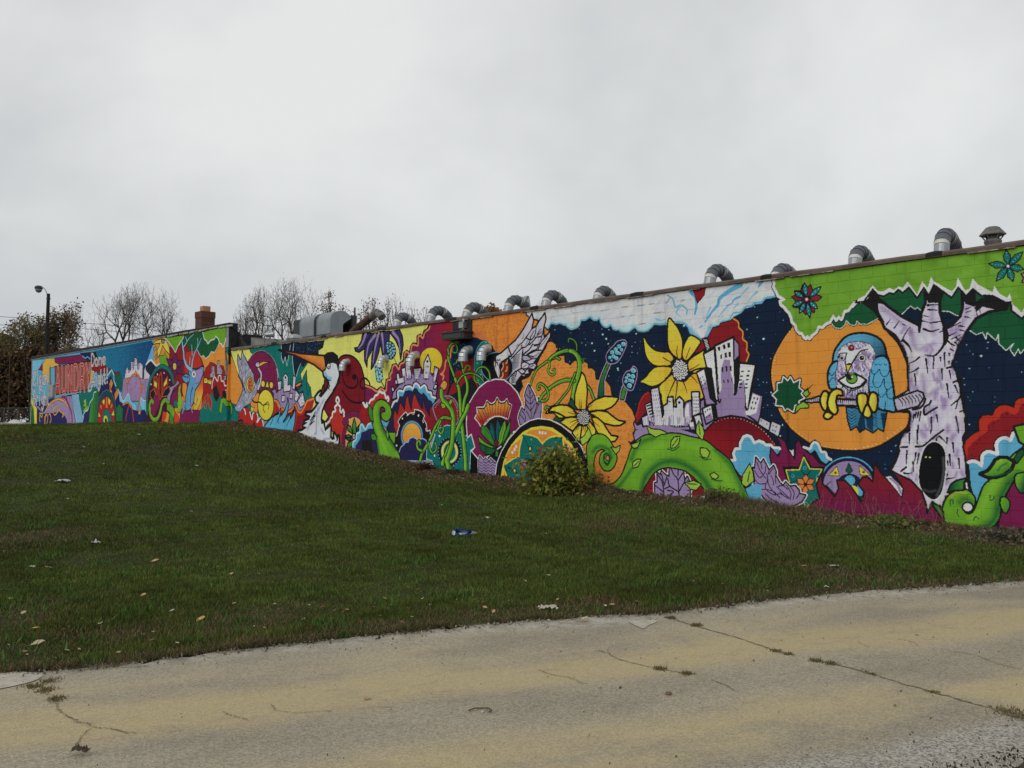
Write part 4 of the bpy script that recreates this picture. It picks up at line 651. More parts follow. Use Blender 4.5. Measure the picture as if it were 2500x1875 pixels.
    Sc(C(176,178,188), '', 160, 3, 61, cr, 12, 60); Sc(C(60,60,84), '', 110, 1.8, 62, cr, 14, 65); Sc(PU, '', 40, 3, 63, cr, 12, 60)
    F(BL, "C:95,715 130,740 190,720 250,660 200,770 130,765")
    Ln(K, 6.5, "C2:490,1290 510,1340 540,1400 530,1500 500,1600"); Ln(C(170,172,184), 4, "C2:490,1290 510,1340 540,1400 530,1500 500,1600", w2=6)
    El(C(170,172,184), 495, 1275, 30, 34, K, 2.4, pan='C2'); F(C(206,150,60), "C2:510,1260 570,1232 655,1242 580,1262 520,1300", K, 2); El(K, 490, 1262, 6, 6)
    El(C(190,180,80), 372, 288, 66, 138, K, 2, pan='C'); El(C(180,90,50), 376, 288, 46, 116, K, 1.6)
    for t in ("C:350,220 370,260 350,320 380,380", "C:400,210 370,260", "C:410,300 350,320"): Ln(C(90,30,30), 2, t)
    # yellow egg with crown drops
    for x, y, rx, ry in ((605,275,34,60),(755,298,32,60)): El(Y, x, y, rx, ry, K, 2.4, pan='C')
    F(Y, "C:685,212 712,345 650,332", K, 2.4); F(OR, "C:380,620 500,430 540,450 530,600 500,800 400,760", K, 2); F(Y, "C:385,690 450,700 400,800", K, 1.5)
    El(Y, 655, 655, 143, 278, K, 3.4, pan='C')
    Ln(K, 4.5, "C:420,580 470,610 545,605 600,660 640,640 690,600 722,660", w2=2); Ln(K, 2.6, "C:625,660 610,730 640,790"); Ln(K, 2.4, "C:640,650 690,640 710,690 695,735")
    # blue flame
    F(C(78,150,178), "C:595,1085 690,960 755,890 830,820 890,790 920,720 925,860 1000,750 1040,640 1050,525 1070,640 1040,800 1005,910 1090,800 1090,900 1150,780 1172,690 1190,820 1170,1000 1120,1230 800,1200", K, 4)
    Ln(K, 4, "C:920,800 890,900 870,950 890,985", w2=2); Ln(K, 4, "C:1000,900 970,965 1040,900 1080,830", w2=2); Ln(K, 4, "C:1170,750 1130,860 1070,940 1030,1050", w2=2); Ln(K, 4, "C:890,810 800,860 770,950 730,1020", w2=2)
    # dark red body, curls
    F(C(104,24,32), "C2:1400,1659 1405,1450 1560,1250 1620,1170 1700,1150 1790,1180 1870,1270 1915,1400 1940,1550 D:375,300 378,450 345,660 270,830 60,900 C:2000,1100 1700,900 1640,600 1690,300", K, 5, sm=1)
    for t in ("C2:1640,1330 1640,1440 1680,1550 1760,1590 1830,1560 1845,1480 1820,1430", "D:-30,400 60,530 170,605 310,610 420,540 470,420 460,270 400,185 335,180 290,250 300,330 350,365"): Ln(C(34,18,24), 5, t)
    El(C(34,18,24), 1795, 1440, 32, 40, pan='C2')
    F(YP, "C:1690,705 1782,870 1725,955 1655,900", K, 4)
    F(C(156,44,34), "C:1700,1100 1780,1000 1840,920 1850,850 1900,760 1935,640 1980,720 2010,830 2070,860 2100,920 2060,1150 2020,1380 1960,1300 1850,1120", K, 3)
    Ln(C(206,190,190), 5.5, "C:1725,1060 1745,1000 1800,950 1820,900 1850,860 1860,790 1910,760 1900,690 1945,640 1920,570 1945,515 1975,570 1960,640 1995,690 1990,750 2020,790 2040,740 2065,790 2060,850 2100,880 2095,920")
    # white heron
    nk = "C2:1400,1200 1470,1260 1550,1235 1590,1340 C:1985,-60 1985,60 1930,260 1860,400 1720,600 1660,750 1640,900 1655,1000 1690,990 1720,1130 1790,1070 1815,1045 1815,1160 1810,1240 1850,1290 1900,1270 1885,1180 1920,1230 1930,1290 1900,1320 1950,1300 1965,1230 1965,1330 1930,1400 1850,1420 1250,1260 1210,1190 1290,1245 1330,1170 1245,1140 1300,1130 1400,1060 1330,1030 1410,970 1355,958 1440,920 1460,850 1380,812 1480,800 1550,720 1620,610 1565,580 1555,520 1600,455 1640,425 1605,490 1650,525 1760,390 1800,290 1780,200 1710,120 1690,30 C2:1395,1330"
    F(C(176,184,192), nk, K, 7, ul=K, uw=12); h = F(C(180,186,192), nk)
    for t in ("C:1720,60 1770,160 1830,170", "C2:1400,1390 1430,1450 1480,1480"): Ln(C(110,150,190), 12, t, soft=.9, clip=h)
    for t in ("C:1700,560 1600,750 1520,850 1450,1000", "C:1590,700 1570,900 1560,1180", "C:1500,900 1400,1100", "C:1650,1080 1700,1170", "C:1560,1150 1530,1180", "C:1700,1270 1800,1260"): Ln(C(128,124,170), 9, t, soft=.9, clip=h)
    for t in ("C:1550,770 1480,900 1460,925 1530,850 1540,860 1450,1010 1530,940", "C:1820,215 1780,210 1800,260", "C:1780,280 1810,310 1780,350 1800,370"): Ln(K, 3, t)
    F(K, "C2:1368,1160 1430,1110 1510,1100 1575,1150 1605,1280 1615,1400 1590,1540 1585,1380 1555,1270 1510,1250 1480,1230 1440,1250 1425,1330 1400,1260", sm=0); Ln(K, 7, "C2:1600,1400 1590,1520 C:1960,250 1860,400", w2=4)
    F(C(202,122,52), "C2:775,1075 900,1095 1100,1130 1300,1148 1385,1155 1400,1230 1405,1330 1370,1365 1250,1270 1000,1150 880,1115", K, 5, col2=C(160,40,36), g=(1200,1170,1180,1270))
    F(C(22,22,24), "C2:755,1070 830,1085 800,1105"); El(W, 1452, 1292, 22, 36, K, 3, pan='C2'); El(K, 1455, 1300, 8, 14)
    # flower wheel at the foot
    F(C(206,140,80), "D:0,1500 20,1050 70,930 180,860 290,900 330,1000 280,1030 220,1200 140,1480", None, 0)
    Ln(K, 16, "C:2060,1480 2060,1200 2120,960 D:0,960 80,850 190,815 290,860 345,970"); Ln(MG, 13, "C:2060,1480 2060,1200 2120,960 D:0,960 80,850 190,815 290,860 345,970")
    for t, c in (("D:180,900 215,1000 215,1170 165,1170 150,1020",GM),("D:60,1010 120,1050 155,1170 70,1110",GM),("D:15,1220 80,1195 150,1230 90,1245",LG),("D:20,1245 150,1240 90,1300",DG),("D:50,1440 70,1340 150,1290 140,1400",GM),("D:300,985 240,1060 225,1160 260,1110",DG)): F(c, t, K, 4)
    El(C(200,200,200), 178, 1225, 26, 50, K, 4, pan='D'); El(K, 180, 1225, 12, 24)
    # violet petals and berry sprays under the eaves
    for t, h_ in (("D2:330,860 480,840 430,980 360,1120 270,1180 205,1155 190,1108 250,1100 310,980","D2:390,850 330,1020 260,1110"),("D2:490,850 600,840 640,900 560,1000 500,1150 420,1300 412,1445 370,1330 365,1180 400,1000","D2:560,870 440,1050 400,1300"),("D2:600,850 650,900 650,1050 620,1200 550,1400 488,1485 500,1250 560,1000","D2:610,880 560,1100 520,1370"),("D2:650,820 820,810 810,980 770,1100 800,1250 700,1270 670,1100 640,960","D2:680,850 700,1000 710,1180"),("D2:820,820 1000,780 1050,900 1065,1050 1020,1312 990,1100 920,950","D2:880,820 980,960 1010,1180")):
        k = F(C(46,42,84), t, K, 4, sm=0); Ln(C(132,114,150), 9, h_, w2=3)
    F(K, "D2:760,1000 850,985 920,1070 938,1200 870,1310 800,1290 765,1150", sm=1); F(K, "D2:545,1385 620,1440 690,1480 705,1659 D:712,180 650,262 585,240 555,60", sm=0)
    rg = np.random.RandomState(4)
    for x, y in ((785,1020),(830,1020),(875,1055),(775,1065),(820,1075),(865,1110),(905,1100),(785,1110),(835,1140),(880,1160),(915,1160),(795,1165),(845,1190),(895,1205),(820,1225),(870,1240),(840,1275)): El(C(130,180,200), x, y, 17, 20, pan='D2'); El(C(60,130,160), x - 3, y + 5, 11, 12)
    for x, y in ((560,1420),(600,1460),(570,1490),(620,1500),(660,1500),(590,1540),(640,1550),(670,1590),(600,1600),(640,1620),(570,1575),(610,1650),(660,1655)): El(C(130,180,200), x, y, 18, 24, pan='D2'); El(C(60,130,160), x - 3, y + 5, 12, 14)
    for x, y in ((590,90),(640,70),(675,100),(600,150),(650,140),(680,170),(610,210),(650,215)): El(C(130,180,200), x, y, 18, 24, pan='D')
    Ln(GM, 3, "D2:890,1270 930,1350 970,1450"); Ln(C(28,60,30), 3.4, "D:660,215 720,330 745,430")

F0_ = F
def art_far():
    F1_ = F0_
    def F(col, t, ol=K, ow=1.1, **kw): return F1_(col, t, ol, ow, **kw)
    F(OR, "Z:372,700 556,700 556,1120 372,1120")
    F(BL, "Z:40,800 375,700 375,1120 40,1120")
    F(C(28,98,128), "B2:180,1085 950,950 960,1000 860,1280 1000,1400 500,1659 200,1400", None, 0, col2=C(18,62,104), g=(400,1200,900,1050))
    s = F(None, "B2:300,1080 950,960 870,1260 500,1300", None, 0); Sc(C(80,150,170), '', 240, 1.9, 71, s); Sc(C(14,48,92), '', 200, 2.4, 72, s)
    F(C(102,160,184), "A:565,20 830,15 740,110 700,200 600,500 590,700 555,600")
    F(C(206,150,66), "A:820,5 985,0 985,70 1110,95 1000,150 890,170 880,460 760,300 770,110")
    F(MG, "A:980,-10 1400,-60 1700,-80 1700,60 1640,40 1500,70 1060,110 985,70"); F(MG, "A:690,205 765,100 770,220")
    F(C(28,30,60), "A:1440,-90 1720,-120 1760,0 1700,60 1560,30 1500,-30"); F(RD, "A:1650,60 1800,60 1990,200 1900,260 1650,260"); F(C(206,150,66), "A:1590,210 1660,200 1660,420 1570,440")
    Ln(BL, 3, "A:1480,-40 1540,0 1570,-30 1620,10", sm=0)
    # lower half
    F(C(96,150,176), "A:555,480 620,560 600,700 560,640"); F(C(40,36,84), "A:600,800 2000,500 2220,700 2220,1250 600,1250")
    F(GM, "A:540,830 600,870 622,1250 520,1250"); F(C(190,176,64), "A:562,620 580,720 600,800 665,900 660,1230 620,1230 600,900 550,770", K, 1.5)
    F(C(28,88,46), "A:535,1000 605,900 622,1250 520,1250")
    F(PU, "A:640,850 700,870 780,980 860,860 900,800 1000,700 1280,680 1310,900 1370,1180 1200,1180 1180,1050 1080,960 760,1000", None, 0)
    F(C(40,36,84), "A:680,900 760,980 860,1100 1000,1000 1080,960 1200,1100 1210,1250 660,1250")
    F(C(110,150,176), "A:1290,650 1420,640 1470,900 1515,1050 1480,1190 1380,1190 1340,1000"); Ln(BB, 2, "A:1290,690 1310,850 1350,1000 1385,1170")
    F(C(20,96,90), "A:1420,630 1720,500 1740,620 1600,870 1530,1000 1490,1040 1450,850 1425,720", K, 1.5)
    F(L2, "A:1545,720 1560,840 1530,900 1580,830 1580,940 1480,970 1530,880 1470,820 1520,830 1500,760", K, 1.5)
    F(GM, "A:1700,600 1800,480 1790,700 1750,1200 1590,1200 1630,830", K, 1.5, col2=DG, g=(1640,900,1780,900))
    F(C(30,32,74), "A:1800,490 2000,320 2080,560 2140,700 2120,1200 1760,900")
    Ln(BB, 3, "A:1490,1040 1530,960 1580,930 1620,800 1670,720 1690,620 1730,600")
    for t in ("A:2000,360 2035,450 2000,555 1965,470", "A:2135,500 2145,620 2075,770 2060,640", "A:1960,480 2000,560 2030,620 1980,600"): F(C(200,116,56), t, K, 1.5)
    F(C(20,80,70), "A:2050,260 2160,240 2212,500 2180,560 2080,520"); F(RD, "A:2040,250 2120,240 2150,290 2060,280")
    Ln(BB, 3.4, "A:1880,430 1900,370 1980,250 2010,210 2050,300 2050,400 2090,500", sm=0)
    F(C(26,60,70), "A:1745,1200 1750,900 1780,720 1850,610 1920,565 2000,610 2060,740 2090,900 2095,1200", C(80,110,120), 1.5, sm=0)
    F(C(140,36,34), "A:1755,1200 1775,900 1830,740 1925,680 2010,760 2060,900 2065,1200", K, 1.5)
    for t in ("A:1840,780 1870,730 1885,760 1875,850", "A:1950,700 1990,760 1970,850 1950,800", "A:1775,960 1810,1050 1770,1055", "A:2045,930 2060,1030 2005,1030"): F(Y, t, K, 1)
    for t in ("A:1800,820 1830,850 1830,940 1800,880", "A:2010,800 2030,840 2000,920 1990,870", "A:1910,690 1930,690 1940,900 1900,900"): F(C(196,100,50), t, K, 1)
    F(TE, "A:1830,1200 1860,960 1890,915 1940,915 1990,1000 2010,1200", K, 1); El(Y, 1900, 1110, 38, 80, pan='A'); El(K, 1905, 1120, 20, 44)
    F(C(34,96,50), "A:2090,1200 2100,930 2150,820 2210,900 2230,1200", K, 1.5)
    # orange curls
    Ln(K, 7, "A:820,960 870,850 960,770 1060,735 1160,780 1220,870"); Ln(C(204,140,62), 5, "A:820,960 870,850 960,770 1060,735 1160,780 1220,870")
    Ln(C(116,34,66), 6, "A:1110,690 1180,720 1240,850 1290,1000 1300,1180"); Ln(C(116,34,66), 4, "A:1200,700 1220,800 1260,900")
    for t in ("A:710,990 760,1000 750,1060 720,1020 710,1080 720,1140", "A:800,1190 830,1020 860,1060 850,1150 820,1185 800,1090 830,1000", "A:880,1020 900,1000 920,1100 900,1160", "A:940,980 1000,860 960,920 980,1020 1040,960 1060,880 1020,860", "A:1060,870 1080,950 1130,980 1150,1000 1120,1060", "A:870,880 920,800", "A:1120,980 1140,1040"): Ln(K, 4.4, t); Ln(C(200,150,62), 3, t)
    # lettering:  Clean & Bright / LAUNDRY / Done Right!
    def glyphs(cells, w, cols):
        big = w > 4
        for c_, ww in ((K, w * 1.8 if big else 7.6), (C(206,190,196), w * 1.38 if big else 5.4)):
            for q, cell in cells:
                for st in q: Ln(c_, ww, st, sm=0)
        for i, (q, cell) in enumerate(cells):
            for st in q: Ln(cols(i), w if big else 1.3, st, sm=0)
    def word(txt, x0, y0, x1, y1, h, pan, w, cols, gap=.18):
        G_ = dict(C="9,2 6,0 2,1 0,5 2,9 6,10 9,8", L="2,0 2,10 9,10", l="4,0 4,10", e="1,7 8,6.5 8,4.5 5,3.5 1,5 1,8 4,10 8,9", a="8,4 3,4 1,7 3,10 7,9 8,4 8,10", n="1,4 1,10|1,5.5 4,4 8,5 8,10", i="4,4 4,10|4,1 4,1.6", g="8,4 3,4 1,6 3,9 8,8 8,4 8,12 4,14 1,12", h="1,0 1,10|1,5.5 5,4 8,6 8,10", t="4,0 4,9 8,10|1,4 8,4", r="2,4 2,10|2,6 5,4 8,5", o="4,4 1,6 2,10 7,10 8,6 4,4", B="1,0 1,10 6,10 9,7.5 6,5 1,5 6,4.5 8,2.5 6,0 1,0", D="1,0 1,10 5,10 9,7 9,3 5,0 1,0", R="1,10 1,0 6,0 9,2.5 6,5 1,5 5,5 9,10", A="0,10 5,0 9,10|2,6.5 8,6.5", U="1,0 1,8 4,10 7,9.5 9,7 9,0", N="1,10 1,0 8,10 8,0", Y="0,0 4.5,5 9,0|4.5,5 4.5,10")
        G_['&'] = "9,10 2,2 4,0 6,2 1,7 3,10 9,6"; G_['!'] = "4,0 4,7|4,9.4 4,10"
        n = len(txt); out = []
        for k, ch in enumerate(txt):
            if ch == ' ': continue
            ax = x0 + (x1 - x0) * k / n; ay = y0 + (y1 - y0) * k / n; cw = (x1 - x0) / n * (1 - gap)
            q = [pan + ':' + ' '.join('%f,%f' % (ax + float(p.split(',')[0]) / 9 * cw, ay + float(p.split(',')[1]) / 10 * h) for p in st.split()) for st in G_[ch].split('|')]
            out.append((q, ch))
        glyphs(out, w, cols)
    blob = C(150,136,140)
    F(C(128,70,54), 'A:985,150 1640,50 1600,560 1000,650', K, 3)
    word('LAUNDRY', 885, 175, 1660, 85, 480, 'A', 6.0, lambda i: C(30,34,56) if i == 0 else C(168,36,28), .26)
    Ln(C(160,44,40), 5, "A:925,420 920,520")
    
    red = lambda i: C(96,40,58)
    word('Clean', 600, 245, 865, 195, 255, 'A', 1.9, red); word('&', 700, 385, 770, 380, 200, 'A', 2.0, red); word('Bright', 600, 580, 890, 590, 250, 'A', 1.9, red)
    word('Done', 1640, -80, 1910, -110, 215, 'A', 1.9, red); word('Right!', 1660, 250, 1960, 170, 255, 'A', 1.9, red)
    for c_, w_ in ((K, 7.4), (C(206,190,196), 5.2), (red(0), 1.2)): Ln(c_, w_, 'A:1700,420 1640,430 1600,500 1600,590 1640,560 1650,500')
    # purple castle town
    F(PU, "B:120,880 150,500 195,420 200,340 240,300 290,320 300,180 350,160 360,100 400,120 415,220 450,170 505,230 505,330 560,260 650,340 640,460 590,700 560,880", K, 2)
    F(C(180,178,186), "B:180,480 200,330 235,270 250,380 295,320 295,170 320,180 330,320 350,300 360,100 395,120 410,320 440,300 450,190 500,220 500,480 420,430 300,440")
    F(C(180,178,186), "B:535,320 555,260 600,290 655,345 610,480 530,490"); F(C(40,40,48), "B:500,300 525,320 520,480 498,480")
    for x, y in ((312,210),(312,245),(312,280),(372,140),(372,180),(372,230),(392,230),(475,230),(205,370),(238,310),(585,320),(585,360),(620,380)): Ln(C(50,46,60), 1.6, "B:%d,%d %d,%d" % (x - 12, y, x + 14, y), sm=0)
    vine(3, "B:240,760 220,640 240,560 300,440 360,400 430,430 470,550 460,760 440,900 400,1090 350,1250", 6, c=C(196,98,50), o=1, hi=0)
    for t in ("B:200,450 235,500 245,550 210,560", "B:370,330 400,370 380,430 360,400", "B:480,600 515,570 500,660 480,730"): F(C(204,116,56), t, K, 1)
    for t in ("B:360,560 400,540 380,600 300,700 290,740", "B:350,800 390,780 380,850", "B:240,560 290,600 280,700"): Ln(C(150,80,120), 2.4, t)
    F(C(110,164,190), "B:70,700 110,760 150,870 200,800 240,740 270,820 300,880 350,910 390,960 390,1040 330,1040 300,960 150,930 90,880"); F(C(110,164,190), "B:460,830 500,830 560,870 600,950 610,1250 590,1200 540,1040 500,1040 450,940"); Ln(BB, 2.6, "B:70,690 110,770 150,880 200,810 245,745 275,850"); Ln(BB, 2.6, "B:465,820 500,840 520,870 570,880 605,980 605,1150")
    F(C(34,34,76), "B:150,960 250,900 330,1050 420,1060 540,1040 600,1180 610,1300 140,1300"); F(C(34,96,50), "B:20,1300 30,1010 80,930 130,1010 140,1300", K, 1.5)
    vine(5, "B:190,1260 220,1100 260,960 310,1020 340,1250", 5, c=C(150,50,60), o=.8, hi=0); vine(4, "B:150,950 200,920 250,920 300,1000", 3, c=C(200,110,52), o=.8, hi=0); F(C(204,130,60), "B:430,1060 470,1040 460,1120 425,1120", K, 1)
    # upper flowers and foliage
    F(C(28,34,54), "B:560,260 600,190 650,165 700,205 740,260 800,330 640,420 560,320"); Ln(C(196,190,180), 5, "B:565,220 610,170 650,140 700,190 745,240 790,230 830,190")
    F(LG, "B:820,230 800,60 880,60 900,0 960,120 1000,230 940,300", K, 1.5)
    F(RD, "B2:1180,1040 1330,950 1400,1000 1600,1160 1650,1300 1650,1700 1180,1700"); F(C(160,44,34), "B2:1400,1100 1560,1080 1620,1250 1640,1500 1400,1500 1380,1300")
    F(LG, "B2:1108,905 1392,875 1350,940 1320,1020 1290,1040 1262,1118 1225,1050 1180,985 1130,940", K, 3, ul=None); Ln(W, 2.6, "B2:1110,910 1180,980 1225,1045 1262,1112 1290,1035 1350,940 1392,880", sm=0)
    F(DG, "B2:1390,875 1640,825 1980,800 1850,960 1830,1050 1790,1110 1740,1100 1720,1150 1670,1190 1640,1150 1600,1170 1560,1080 1460,1090 1420,1010 1340,1010", K, 2); Ln(C(170,196,178), 2, "B2:1850,990 1825,1050 1790,1110 1745,1100 1720,1150 1670,1195 1640,1150 1605,1170 1560,1080", sm=0)
    F(LG, "B2:1628,835 1985,755 1975,925 1935,960 1905,1045 1880,990 1855,985 1845,930 1805,890 1790,930 1740,945 1700,1000 1680,950 1655,940", K, 2); Ln(W, 3, "B2:1630,840 1655,935 1680,950 1700,995 1740,945 1790,930 1805,890 1845,930 1855,985 1880,990 1905,1040 1935,960 1975,920", sm=0)
    F(C(190,172,74), "B2:950,1005 1000,950 1080,930 1140,950 1175,1040 1188,1140 1130,1085 1090,1010 1060,1110 1030,1175 1015,1090 1060,985 1000,990", K, 2.4); El(K, 1092, 960, 24, 34, pan='B2'); El(GY, 1092, 960, 14, 22)
    F(GY, "B2:965,1060 1000,1020 1010,1060 980,1090", K, 1.5); F(GY, "B2:985,1160 1010,1130 1020,1180 995,1210", K, 1.5)
    for a in range(0, 360, 60):
        ca, sa = math.cos(math.radians(a + 95)), math.sin(math.radians(a + 95))
        q = [(20, -10), (90, -48), (175, 0), (90, 48), (20, 10)]
        F(C(84,30,72), np.array([[200 + (1252 + (u * ca - v * sa) * .8) / 5.53, 660 + (1300 + (u * sa + v * ca) * 1.05) / 5.53] for u, v in q]), K, 2)
    El(C(180,160,60), 1252, 1298, 24, 50, K, 2, pan='B2')
    # arch with fleur
    F(C(62,20,42), "B:580,1250 575,900 600,650 660,450 750,310 840,260 940,290 1020,400 1065,560 1080,900 1060,1250", K, 3, sm=0)
    Ln(K, 12, "B:580,1100 580,860 605,650 655,470 740,320 840,255 940,290 1020,400 1060,540", w2=12); Ln(C(20,98,86), 9.5, "B:580,1100 580,860 605,650 655,470 740,320 840,255 940,290 1020,400 1060,540")
    for t in ("B:830,360 855,420 850,800 820,860 790,800 795,430", "B:700,450 760,440 790,600 760,800 700,600", "B:880,560 950,430 960,560 870,800 860,680"): F(C(130,38,30), t, C(190,100,56), 1)
    F(Y, "B:718,505 762,560 752,652 708,600", K, 1); F(Y, "B:888,560 940,455 940,562 880,630", K, 1); Ln(K, 5, "B:823,440 823,740")
    F(K, "B:640,720 700,660 740,760 690,850 640,800", C(196,110,60), 1.2); F(K, "B:850,800 900,680 990,610 990,760 930,790", C(196,110,60), 1.2)
    for x, y in ((770,400),(888,375),(990,500),(655,578)): El(C(180,180,170), x, y, 10, 16, pan='B')
    F(C(110,30,68), "B:640,1000 720,760 800,820 820,900 720,1150 680,1150"); F(PU, "B:950,780 1000,700 980,640 1060,600 1100,570 1130,500 1165,560 1060,650 1000,800 990,930 940,900", K, 1.5); F(MG, "B:1000,930 1030,760 1130,640 1200,700 1130,900 1060,1000", K, 1.5)
    for c_, w_ in ((K, 12), (LG, 9.5)): Ln(c_, w_, "B:690,900 650,880 625,980 640,1120 700,1210 770,1190 820,1080 850,920 910,860 960,900"); 
    Ln(L2, 3, "B:640,1000 650,1120 710,1200 780,1150 830,1000 900,880")
    F(LG, "B:940,930 1010,940 1060,1000 1080,1080 1060,1200 990,1080 940,1040", K, 1.5); F(L2, "B:1150,640 1190,560 1180,700 1220,900 1170,1080 1130,1080 1140,800", K, 1.5); F(TE, "B:1070,880 1120,860 1130,1000 1080,1000")
    F(C(176,60,36), "B:840,1260 870,1060 930,1080 980,1100 970,1260", K, 1.5); F(C(206,130,62), "B:880,1250 920,1180 940,1060 985,1120 960,1260"); F(GM, "B:980,1260 990,1080 1050,1180 1060,1260"); F(C(176,60,36), "B:1065,1260 1080,1060 1150,1160 1170,1260", K, 1.5)
    # deer
    F(C(204,120,50), "B:1220,560 1290,540 1310,700 1250,850 1215,700", K, 1.5); F(C(190,74,42), "B:1420,900 1440,640 1600,380 1610,620 1570,820 1520,960 1470,1090", K, 2, col2=C(204,170,62), g=(1500,560,1480,900))
    F(C(200,160,60), "B:1430,900 1460,950 1490,820 1500,930 1480,1080 1430,1080", K, 1.5); F(MG, "B:1165,1270 1180,1080 1210,1010 1290,1060 1340,1030 1540,1050 1600,1270", K, 1.5)
    F(C(84,136,170), "B:1270,1000 1280,820 1300,680 1330,560 1350,480 1330,420 1340,330 1395,300 1480,310 1560,258 1605,265 1595,400 1530,560 1450,680 1420,900 1350,1040 1300,1060", K, 3.4); F(C(136,124,170), "B:1440,330 1560,290 1590,380 1520,540 1460,560 1440,430")
    F(C(84,136,170), "B:1212,440 1290,385 1355,430 1340,530 1285,560 1230,505", K, 2.6); Ln(C(30,60,100), 3, "B:1240,440 1330,450"); Ln(C(40,80,120), 6, "B:1400,640 1370,760 1360,950", w2=3); F(C(84,136,170), "B:1240,880 1290,900 1220,1120 1205,1120", K, 1.5)
    El(C(190,190,196), 1425, 400, 38, 62, C(80,70,100), 1, pan='B'); El(C(90,50,70), 1425, 400, 14, 30)
    Ln(PU, 7, "B:1410,850 1370,960 1400,1090", w2=3)
    for c_, d in ((K, 2.2), (C(112,160,186), 0)):
        Ln(c_, 9 + d, "B:1380,320 1300,250 1250,120 1240,0 B2:1350,960", w2=5 + d); Ln(c_, 4 + d, "B2:1370,1040 1410,980 1440,930 1510,860", w2=2 + d); Ln(c_, 3 + d, "B2:1420,960 1400,900"); Ln(c_, 6 + d, "B:1385,300 1400,160 B2:1520,1120 1570,1020 1612,915", w2=2 + d); Ln(c_, 3 + d, "B:1350,230 1355,90"); Ln(c_, 3 + d, "B2:1545,1080 1565,980 1560,920"); Ln(c_, 3 + d, "B2:1490,1150 1482,1010")
    # red clouds, castle and teal fields at right
    F(C(134,32,32), "B:1600,420 1640,280 1690,230 1710,180 1770,190 1840,240 1900,240 1960,250 1990,380 2020,480 2100,550 2170,650 2190,800 2230,1100 1560,1000 1590,700")
    for t in ("B:1745,250 1795,250 1800,360 1810,460 1720,460 1715,400 1745,360", "B:1845,160 1895,160 1890,240 1940,330 1930,400 1840,400", "B:1960,420 2005,430 2000,510 1965,510", "B:2085,590 2120,600 2110,680 2090,670"): F(C(140,132,146), t, K, 2)
    for x, y in ((1765,280),(1765,320),(1775,400),(1865,200),(1880,280),(1900,340),(1975,460),(2100,640)): El(K, x, y, 8, 12, pan='B')
    F(C(194,176,64), "B:1610,470 1650,465 1680,510 1720,480 1745,520 1735,590 1680,560 1610,560", K, 2)
    for x, y in ((1640,505),(1680,530),(1718,510)): El(K, x, y, 9, 14)
    Ln(C(206,190,190), 3.4, "B:1750,650 1765,520 1800,450 1850,520 1870,430 1910,430 1920,520 1960,520 1980,600 2020,610 2050,730 2110,690 2150,750 2150,850 2190,840 2210,920")
    F(K, "B:1770,660 1830,590 1890,780 1900,830 1850,900 1790,820"); F(K, "B:1940,700 2000,700 2010,800 2100,850 2080,900 1940,880")
    F(C(18,96,88), "B:1510,1290 1540,1050 1620,880 1700,900 1740,700 1780,800 1830,905 1890,780 1950,900 2050,980 2130,900 2200,1000 2240,1290", K, 1.5)
    for t in ("B:1560,1010 1620,820 1680,740 1660,900 1640,1020 1615,990 1640,850", "B:1700,760 1750,900 1730,1050 1700,980 1690,800"): F(C(140,38,34), t, C(190,110,80), 1)
    F(LG, "B:1880,1040 1910,850 1960,815 2020,850 2080,880 2110,970 2110,1130 2080,1050 2070,970 2000,980 1950,900 1920,1090 1895,1095", K, 1.5)
    Ln(K, 1.5, "B:2090,60 2120,180 2150,260 2190,330", sm=0)

def art_extend():
    """the crown, night sky, red cloud and magenta ground carry on past the right edge"""
    i0 = int((float(to_wall(2640, 900)[0]) - S0) * RES); xs_ = np.arange(i0, IW); s_ = xs_ / RES
    zz = (np.arange(IH) / RES + Z0)[:, None]
    e1 = 3.62 + .16 * np.abs(np.sin(s_ * 4.1)) + .07 * np.sin(s_ * 11); e2 = 2.25 + .22 * np.abs(np.sin(s_ * 2.6 + 1)); e3 = .95 + .25 * np.sin(s_ * 1.3)
    v = CV[:, i0:]
    v[zz[:, 0] < 9] = N
    v[(zz > e1 - .20)] = K; v[(zz > e1 - .14)] = W; v[zz > e1] = C(96,140,44)
    v[zz < e2 + .06] = K; v[zz < e2] = C(158,44,34); v[zz < e2 - .28] = C(118,28,34); v[zz < e3 + .06] = K; v[zz < e3] = MG
CV[:] = .3; art_far(); art_near(); art_left(); art_mid(); art_extend()
